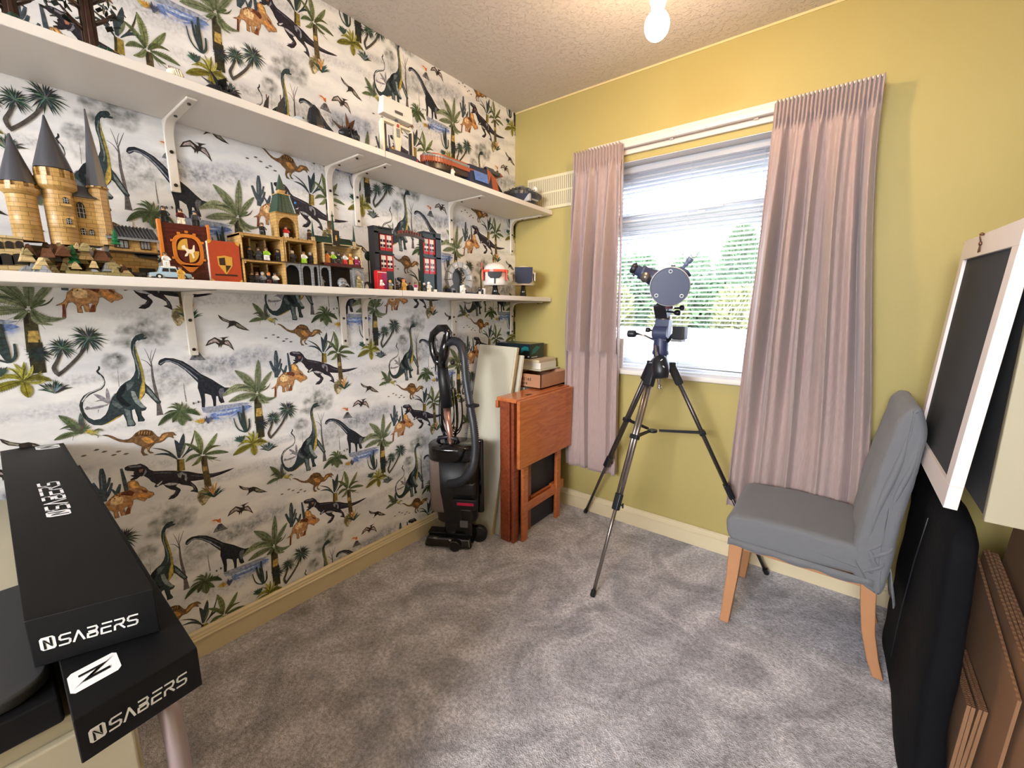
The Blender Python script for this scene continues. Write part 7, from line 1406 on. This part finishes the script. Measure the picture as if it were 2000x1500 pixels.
# ================================================================== CHAIR
MCH2 = mat('grey_cotton_cover', (116, 117, 121), .9, var=.04, vscale=30, bump=.25, bscale=320, sheen=.15, spec=.1); MLG = mat('beech_leg', (184, 132, 92), .45, var=.06, vscale=14)
def cloth(obj, amp, sc, seed):
    for v in obj.data.vertices:
        w = v.co+obj.location+Vector((seed, 0, 0)); n = noise.noise_vector(w*sc)*amp+noise.noise_vector(w*sc*2.6)*amp*.4; v.co += Vector((n.x, n.y, n.z))
def rbox(pts, y0, y1, name, mt, par, nu=18, rnd=.02, wr=.003, seed=1):
    """extrude an x-z outline along y with rounded rim, fine grid on the caps via inset rings"""
    n0 = len(pts); P = []
    for i in range(n0):   # resample outline, rounded by corner cutting
        P.append(Vector((pts[i][0], pts[i][1])))
    for _ in range(3):
        Q = []
        for i in range(len(P)):
            a, b = P[i], P[(i+1) % len(P)]; k = .18 if _ == 0 else .25; Q += [a.lerp(b, k), a.lerp(b, 1-k)]
        P = Q
    # densify
    Q = []
    for i in range(len(P)):
        a, b = P[i], P[(i+1) % len(P)]; m_ = max(1, int((b-a).length/.02))
        for k in range(m_): Q.append(a.lerp(b, k/m_))
    P = Q; n = len(P); cen = sum(P, Vector((0, 0)))/n; g = G(); secs = []
    def ring_(y, s): 
        out = []
        for i, p in enumerate(P):
            d = (P[(i+1) % n]-P[i-1]); nn = Vector((d.y, -d.x)).normalized(); 
            if nn.dot(p-cen) < 0: nn = -nn
            out.append((p.x-nn.x*s, y, p.y-nn.y*s))
        return out
    ins = [(0, rnd), (rnd*.1, rnd*.55), (rnd*.4, rnd*.2), (rnd, 0)]
    for dy, s in ins: secs.append(ring_(y0+dy, s))
    for k in range(1, nu): secs.append(ring_(y0+rnd+(y1-y0-2*rnd)*k/nu, 0))
    for dy, s in ins[::-1]: secs.append(ring_(y1-dy, s))
    capA = [[(cen.x+(x-cen.x)*f, y, cen.y+(z-cen.y)*f) for x, y, z in secs[0]] for f in (.05, .4, .75)]; capB = [[(cen.x+(x-cen.x)*f, y, cen.y+(z-cen.y)*f) for x, y, z in secs[-1]] for f in (.75, .4, .05)]
    secs = capA+secs+capB; V = [p for s_ in secs for p in s_]; N = len(secs)
    g.add(V, [(i*n+k, i*n+(k+1) % n, (i+1)*n+(k+1) % n, (i+1)*n+k) for i in range(N-1) for k in range(n)]+[tuple(range(n-1, -1, -1)), tuple(range((N-1)*n, N*n))], True)
    o = g.obj(name, mt, par, base=(0, 0, 0)) if False else g.obj(name, mt, par); cloth(o, wr, 11, seed); return o
def chair():
    y0, y1 = -.505, -.112; r = thing('dining_chair', 'grey fabric covered dining chair with pale wooden legs at the right of the window', 'chair', (1.66, -.3, 0))
    S_ = [(1.418, .335), (1.408, .42), (1.43, .452), (1.60, .462), (1.83, .452), (1.86, .40), (1.86, .352), (1.62, .338)]
    so = rbox(S_, y0, y1, 'seat', MCH2, r, wr=.003, seed=2)
    B_ = [(1.790, .42), (1.805, .60), (1.830, .78), (1.849, .90), (1.872, .930), (1.900, .928), (1.918, .88), (1.910, .73), (1.895, .55), (1.885, .36), (1.875, .29), (1.835, .315), (1.80, .345)]
    b_ = rbox(B_, y0, y1, 'backrest', MCH2, r, nu=22, rnd=.018, wr=.005, seed=5)
    # folds in the slack cover on the near side
    g = G(); 
    for (x0, z0, x1, z1, w) in ((1.875, .88, 1.83, .50, .010), (1.90, .84, 1.865, .55, .007), (1.815, .46, 1.865, .40, .007), (1.86, .50, 1.82, .43, .006), (1.885, .48, 1.83, .41, .006), (1.87, .42, 1.82, .36, .006)):
        pts = [Vector((x0+(x1-x0)*t+.006*math.sin(t*6), y0+.004, z0+(z1-z0)*t)) for t in [k/10 for k in range(11)]]; g.tube(pts, [w*math.sin(math.pi*(k+.4)/10.8)+.001 for k in range(11)], 10)
    g.obj('cover_folds', MCH2, r)
    g = G(); sk = [(1.424+.43*k/24, y0+.002+.001*math.sin(k*1.7)) for k in range(25)]; V = [(x, y, .352) for x, y in sk]+[(x, y-.001, .325+.004*math.sin(k*.9)) for k, (x, y) in enumerate(sk)]; g.add(V, [(k, k+1, 26+k, 25+k) for k in range(24)], True); o = g.obj('cover_hem', MCH2, r, recalc=False); md = o.modifiers.new('s', 'SOLIDIFY'); md.thickness = .003
    g = G(); g.tube([(1.845, y0+.004, .330), (1.80, y0+.0, .40), (1.795, y0+.02, .455), (1.797, -.30, .458), (1.797, y1-.02, .458)], .0035, 6); g.obj('cover_seam', MCH2, r)
    g = G(); V = []; N = 16   # slack back tail of cover hanging behind
    for k in range(N+1):
        y = y0+.015+(y1-y0-.03)*k/N; V.append((1.888, y, .40)); 
    for k in range(N+1):
        y = y0+.015+(y1-y0-.03)*k/N; V.append((1.91+.006*math.sin(k), y, .27+.004*math.sin(k*1.3)))
    g.add(V, [(k, k+1, N+2+k, N+1+k) for k in range(N)], True); o = g.obj('rear_cover_flap', MCH2, r, recalc=False); md = o.modifiers.new('s', 'SOLIDIFY'); md.thickness = .003
    def leg(path, w0, w1):
        g = G(); n = len(path); V = []
        for i, (x, y, z) in enumerate(path):
            w = w0+(w1-w0)*i/(n-1); V += [(x-w, y-w, z), (x+w, y-w, z), (x+w, y+w, z), (x-w, y+w, z)]
        g.add(V, [(4*i+k, 4*i+(k+1) % 4, 4*i+4+(k+1) % 4, 4*i+4+k) for i in range(n-1) for k in range(4)]+[(3, 2, 1, 0), tuple(4*n-4+k for k in range(4))]); return g.obj('leg', MLG, r, bevel=.004)
    for y in (y0+.03, y1-.035):
        yo = -.028 if y < -.3 else 0
        leg([(1.452, y, .345), (1.450, y+yo*.4, .2), (1.440, y+yo, .001)], .024, .016)
        leg([(1.842, y, .35), (1.850, y, .26), (1.862, y, .16), (1.885, y, .06), (1.905, y, .001)], .022, .015)
    G().box(1.47, 1.83, y0+.035, y0+.055, .30, .345).obj('seat_rail', MLG, r, bevel=.002); G().box(1.47, 1.83, y1-.055, y1-.035, .30, .345).obj('seat_rail', MLG, r, bevel=.002)
chair()
# ================================================================== RIGHT WALL: CHALKBOARD, CUPBOARD, BLACK BAG, CARDBOARD
MFW = mat('white_painted_frame', (236, 228, 226), .4); MBB = mat('blackboard', (42, 45, 50), .75, var=.12, vscale=12)
r = thing('framed_blackboard', 'white framed blackboard leaning above the chair at the right wall', 'blackboard', (1.94, -.55, .755))
Bf = Vector((1.918, -.262, .752)); Bn = Vector((1.918, -.842, .760)); Tf = Vector((1.952, -.262, 1.423)); Tn = Vector((1.958, -.835, 1.405)); nb = (Bn-Bf).cross(Tf-Bf).normalized(); nb = nb if nb.x < 0 else -nb
def fpt(a, b): return (Bf*(1-a)+Bn*a)*(1-b)+(Tf*(1-a)+Tn*a)*b
def fbar(a0, a1, b0, b1, g, t0=0, t1=.024): g.hexa([fpt(a, b)-nb*t for t in (t0, t1) for a, b in ((a0, b0), (a1, b0), (a1, b1), (a0, b1))])
fr = .085
for args in ((0, 1, 0, fr), (0, 1, 1-fr, 1), (0, fr, fr, 1-fr), (1-fr, 1, fr, 1-fr)): fbar(*args, g := G()); g.obj('frame_side', MFW, r, bevel=.001)
fbar(fr, 1-fr, fr, 1-fr, g := G(), .008, .018); g.obj('black_panel', MBB, r)
ch = thing('hanging_charm', 'tiny brass figure charm hanging at the top of the white framed blackboard', 'charm', fpt(.42, .97)); c = fpt(.42, .97)+nb*.004; g = G(); g.tube([c+UP*.022, c+UP*.012+nb*.003, c], .0018, 6); g.sphere(c+UP*.018, .005, (1, 1, .8)); g.sphere(c-UP*.006, .005, (.7, 1, 1.3)); g.bar(c-UP*.010, c-UP*.028+Vector((0, -.008, 0)), .003, .003); g.bar(c-UP*.010, c-UP*.028+Vector((0, .008, 0)), .003, .003); g.obj('figure', mat('antique_brass', (120, 88, 70), .4, .8), ch)
MCU = mat('cream_cupboard', (182, 174, 150), .5)
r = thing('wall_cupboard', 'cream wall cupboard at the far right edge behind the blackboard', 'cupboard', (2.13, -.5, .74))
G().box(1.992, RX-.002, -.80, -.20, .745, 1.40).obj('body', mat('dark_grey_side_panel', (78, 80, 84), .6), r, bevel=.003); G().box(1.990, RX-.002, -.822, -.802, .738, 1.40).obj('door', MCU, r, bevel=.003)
# large black fabric bag
MBG = mat('black_navy_fabric', (5, 6, 12), .85, sheen=0, bump=.3, bscale=40, spec=.2)
r = thing('garment_bag', 'large black fabric bag standing between the chair and the right wall', 'bag', (1.99, -.5, 0))
g = G(); N = 40; sec = []
def supel(cx, cy, rx, ry, z, n=48, e=.35): return [(cx+rx*math.copysign(abs(math.cos(t))**e, math.cos(t)), cy+ry*math.copysign(abs(math.sin(t))**e, math.sin(t)), z) for t in [2*math.pi*k/n for k in range(n)]]
for k in range(N+1):
    z = .001+.705*k/N; s = k/N; rx = .038*(1-.10*s)*(1 if k < N-2 else .85-.25*(k-N+2)); ry = (.37-.05*s)*(1 if k < N-2 else .97-.03*(k-N+2)); sec.append(supel(1.971+.004*s, -.53+.06*s, rx, ry, z))
n = 48; V = [p for s_ in sec for p in s_]; g.add(V, [(i*n+k, i*n+(k+1) % n, (i+1)*n+(k+1) % n, (i+1)*n+k) for i in range(N) for k in range(n)]+[tuple(range(n-1, -1, -1)), tuple(range(N*n, N*n+n))], True)
o = g.obj('bag', MBG, r); cloth(o, .010, 4, 9)
for v in o.data.vertices:
    if v.co.z < 0: v.co.z = 0
    w = v.co.x+WLOC[o].x
    v.co.x = max(v.co.x, 1.915-WLOC[o].x) if v.co.y+WLOC[o].y > -.54 else v.co.x
g = G(); g.tube([(1.925, -.66, .66), (1.923, -.60, .50), (1.922, -.55, .32), (1.922, -.52, .12)], .0015, 6); g.obj('highlight_streak', MTK, r)  # thin paler line standing in for a highlight streak on the bag
# flattened cardboard leaning against the wall
MK2 = mat('cardboard_sheet', (142, 104, 74), .9, var=.08, vscale=14); 
def kard(label, p, q, h, lean, th, n, seed, gname='flattened cardboard at the right wall', slope=0):
    """stack of n folded sheets: bottom edge from p to q, height h, leaning by lean towards the wall"""
    r = thing('flattened_carton', label, 'cardboard', ((p[0]+q[0])/2, (p[1]+q[1])/2, p[2]), gname); rd = random.Random(seed)
    for k in range(n):
        o_ = Vector((th*1.15*k, rd.uniform(-.006, .006), 0)); P_, Q_ = Vector(p)+o_, Vector(q)+o_; up = Vector((lean+rd.uniform(-.004, .004), 0, h-rd.uniform(0, .012))); g = G()
        g.hexa([P_, P_+Vector((th, 0, 0)), Q_+Vector((th, 0, 0)), Q_, P_+up, P_+up+Vector((th, 0, 0)), Q_+up+Vector((th, 0, slope)), Q_+up+Vector((0, 0, slope))]); s_ = g.obj('sheet', MK2, r)
        e = G(); d = (Q_-P_)+Vector((0, 0, slope))
        m_ = 34
        for i in range(m_): a = P_+d*(i/m_)+up; e.hexa([a, a+Vector((th, 0, 0)), a+Vector((th, 0, 0))+d*.45/m_, a+d*.45/m_, a+UP*.0012, a+UP*.0012+Vector((th, 0, 0)), a+UP*.0012+Vector((th, 0, 0))+d*.45/m_, a+UP*.0012+d*.45/m_])
        e.obj('corrugated_edge', MKD, s_)
kard('large single brown cardboard sheet standing behind the black bag', (2.055, -.93, .001), (2.050, -.42, .001), .41, .008, .006, 1, 1, slope=.13)
kard('stack of flattened cartons with corrugated edges up beside the single sheet', (2.070, -.99, .001), (2.066, -.46, .001), .43, .012, .006, 4, 3, slope=.10)
kard('low dark stack of folded cartons at the bottom by the black bag', (2.012, -.84, .001), (2.012, -.60, .001), .285, .012, .007, 4, 4, slope=.0)
kard('tall flattened carton leaning furthest back at the right wall', (2.13, -1.05, .001), (2.12, -.36, .001), .54, .03, .008, 3, 2, slope=.06)
# ================================================================== DESK, LID AND SABER BOXES AT LEFT
MDK = mat('cream_desk', (178, 168, 142), .5, var=.03); MGR = mat('dark_grey_plastic', (42, 43, 46), .5); MKX = mat('matt_black_carton', (7, 7, 9), .55, spec=.22); MWP = mat('silver_white_print', (226, 224, 222), .5); MBP = mat('white_sticker', (240, 240, 244), .5)
r = thing('chest_of_drawers', 'cream chest of drawers in the left foreground under the black boxes', 'chest of drawers', (.5, -2.5, 0))
G().box(.012+.012, .994, -2.78, -2.13, .05, .733).obj('body', MDK, r, bevel=.002)
G().box(.06, .95, -2.75, -2.16, .001, .05).obj('plinth', MDK, r)
g = G()
for k in range(3): dw = G().box(.994, 1.007, -2.775, -2.135, .07+.218*k, .07+.218*k+.206).obj('drawer', MDK, r, bevel=.003); G().lathe((1.004, -2.45, .17+.212*k), [(.008, 0), (.006, .008), (.013, .014), (.011, .022), (0, .024)], 14, ax=(1, 0, 0)).obj('knob', MG2, dw)
# curved grey metal leg next to it
q = thing('curved_rail', 'curved mauve grey metal rail beside the cream chest of drawers', 'metal rail', (.985, -2.08, 0)); pts = [(1.0, -2.094+.0, .001), (1.0, -2.094, .50), (.998, -2.094, .60), (.985, -2.094, .65), (.95, -2.094, .675)]; G().tube(pts, .013, 14).obj('tube', mat('mauve_grey_metal', (150, 132, 132), .45, .3), q)
# low black case and grey rounded lid
r = thing('black_case', 'low black case on the chest of drawers beneath the grey tray', 'case', (.55, -2.35, .713)); G().box(.70, 1.004, -2.74, -2.189, .7335, .770).obj('case', MKX, r, bevel=.004)
r = thing('grey_tray', 'dark grey plastic lid with rounded corner on the black case', 'lid', (.6, -2.4, .7625)); g = G(); pts = []
X1, Y1, R = .990, -2.192, .042
pts = [(.69, -2.74), (X1, -2.74), (X1, Y1-R)]+[(X1-R+R*math.cos(math.pi/2*k/10), Y1-R+R*math.sin(math.pi/2*k/10)) for k in range(1, 11)]+[(.69, Y1)]
g.prism([(x, y, .7703) for x, y in pts], (0, 0, .016)); g.obj('top_panel', MGR, r, bevel=.004, seg=3); G().box(.75, .9, -2.7, -2.5, .7864, .7872).obj('grip_patch', MKX, r)
def saber_box(name, label, x0, x1, yN, yS, z0, z1, skew, sticker, toptext):
    """long carton along x; north edge yN, south edge yS at the near (x1) end; skew is the y shift of the far end"""
    r = thing('long_box', label, 'box', ((x0+x1)/2, (yN+yS)/2, z0), 'long black boxes on the chest of drawers')
    D = Vector((x0-x1, skew, 0)); n_ = D.normalized(); s_ = Vector((0, 0, 0))
    a, b_ = Vector((x1-.009*0, yN, z0)), Vector((x1-sk2, yS, z0)); W_ = (a-b_).normalized()
    g = G(); g.hexa([b_, a, a+D, b_+D]+[p+Vector((0, 0, z1-z0)) for p in (b_, a, a+D, b_+D)]); g.obj('carton', MKX, r, bevel=.0015)
    g = G(); L_ = (a-b_).length; nrm = (W_.cross(UP)).normalized()
    def logo(g_, gd, o, u, v, h, w):
        u = Vector(u).normalized(); v = Vector(v).normalized(); nn = u.cross(v).normalized(); P_ = lambda p, q, l=.0005: o+u*(p*w)+v*(q*h)+nn*l
        c_ = .14; cor = [(c_, 0), (1-c_, 0), (1, c_), (1, 1-c_), (1-c_, 1), (c_, 1), (0, 1-c_), (0, c_)]; g_.quad(*[P_(p, q) for p, q in cor])
        for poly in ([(.22, .08), (.36, .08), (.36, .52), (.22, .82)], [(.78, .92), (.64, .92), (.64, .48), (.78, .18)], [(.22, .82), (.36, .62), (.70, .22), (.78, .18), (.64, .40), (.34, .80)]): gd.quad(*[P_(p, q, .0009) for p, q in poly])
    gd = G(); hh = .0155
    o0 = b_+W_*(.009)+UP*((z1-z0)*.31); logo(g, gd, o0, W_, UP, hh*1.12, .014)
    text(g, 'SVBERS', o0+W_*.0165+UP*.0012, W_, UP, hh*.86, .0094, .0034, .0022, slant=.12, lift=.0005)
    g.obj('printed_logo', MWP, r, recalc=False); gd.obj('logo_mark', MKX, r, recalc=False)
    top = Vector((0, 0, z1-z0)); n2 = n_
    if sticker:
        g, gd = G(), G(); o0 = b_+top+W_*(.003)+n2*.043; u = W_; v = n2; w, h = .045, .041
        P_ = lambda p, q, l: o0+u*(p*w)+v*(q*h)+UP*l; c_ = .12
        g.quad(*[P_(p, q, .0005) for p, q in ((c_*.7, 0), (1-c_*.7, 0), (1, c_), (1, 1-c_), (1-c_*.7, 1), (c_*.7, 1), (0, 1-c_), (0, c_))])
        for poly in ([(.06, .18), (.55, .62), (.20, .62), (.20, .72), (.80, .72), (.42, .40), (.30, .40)], [(.94, .86), (.46, .42), (.80, .42), (.80, .30), (.24, .30), (.60, .62), (.70, .62)]): gd.quad(*[P_(p, q, .001) for p, q in poly])
        g.obj('white_sticker', MBP, r, recalc=False); gd.obj('sticker_mark', MKX, r, recalc=False)
    if toptext:
        g, gd = G(), G(); far = (a+b_)/2+D; oo = far+top-D*.34+W_*.026; u = n2; v = -W_
        # reads from the far end towards the camera, letter tops to the left
        o0 = Vector((.626, -2.126, z1)); logo(g, gd, o0, n2, -W_, .032, .030); text(g, 'SVBERS', o0+n2*.036, n2, -W_, .029, .026, .0075, .0044, slant=0, lift=.0005)
        g.obj('top_print', MBP, r, recalc=False); g = G(); o1 = Vector((.082, -2.086, z1)); logo(g, gd, o1, n2, -W_, .046, .046)
        g.obj('end_print', MBP, r, recalc=False); gd.obj('top_mark', MKX, r, recalc=False)
    return r
sk2 = -.014
saber_box('lower', 'lower long black carton printed NSABERS with a white Z sticker', .05, 1.076, -2.071, -2.186, .735, .7905, .017, True, False)
sk2 = .045
saber_box('upper', 'upper long black carton printed NSABERS lying on the other one', .03, 1.005, -2.092, -2.204, .7915, .856, .017, False, True)
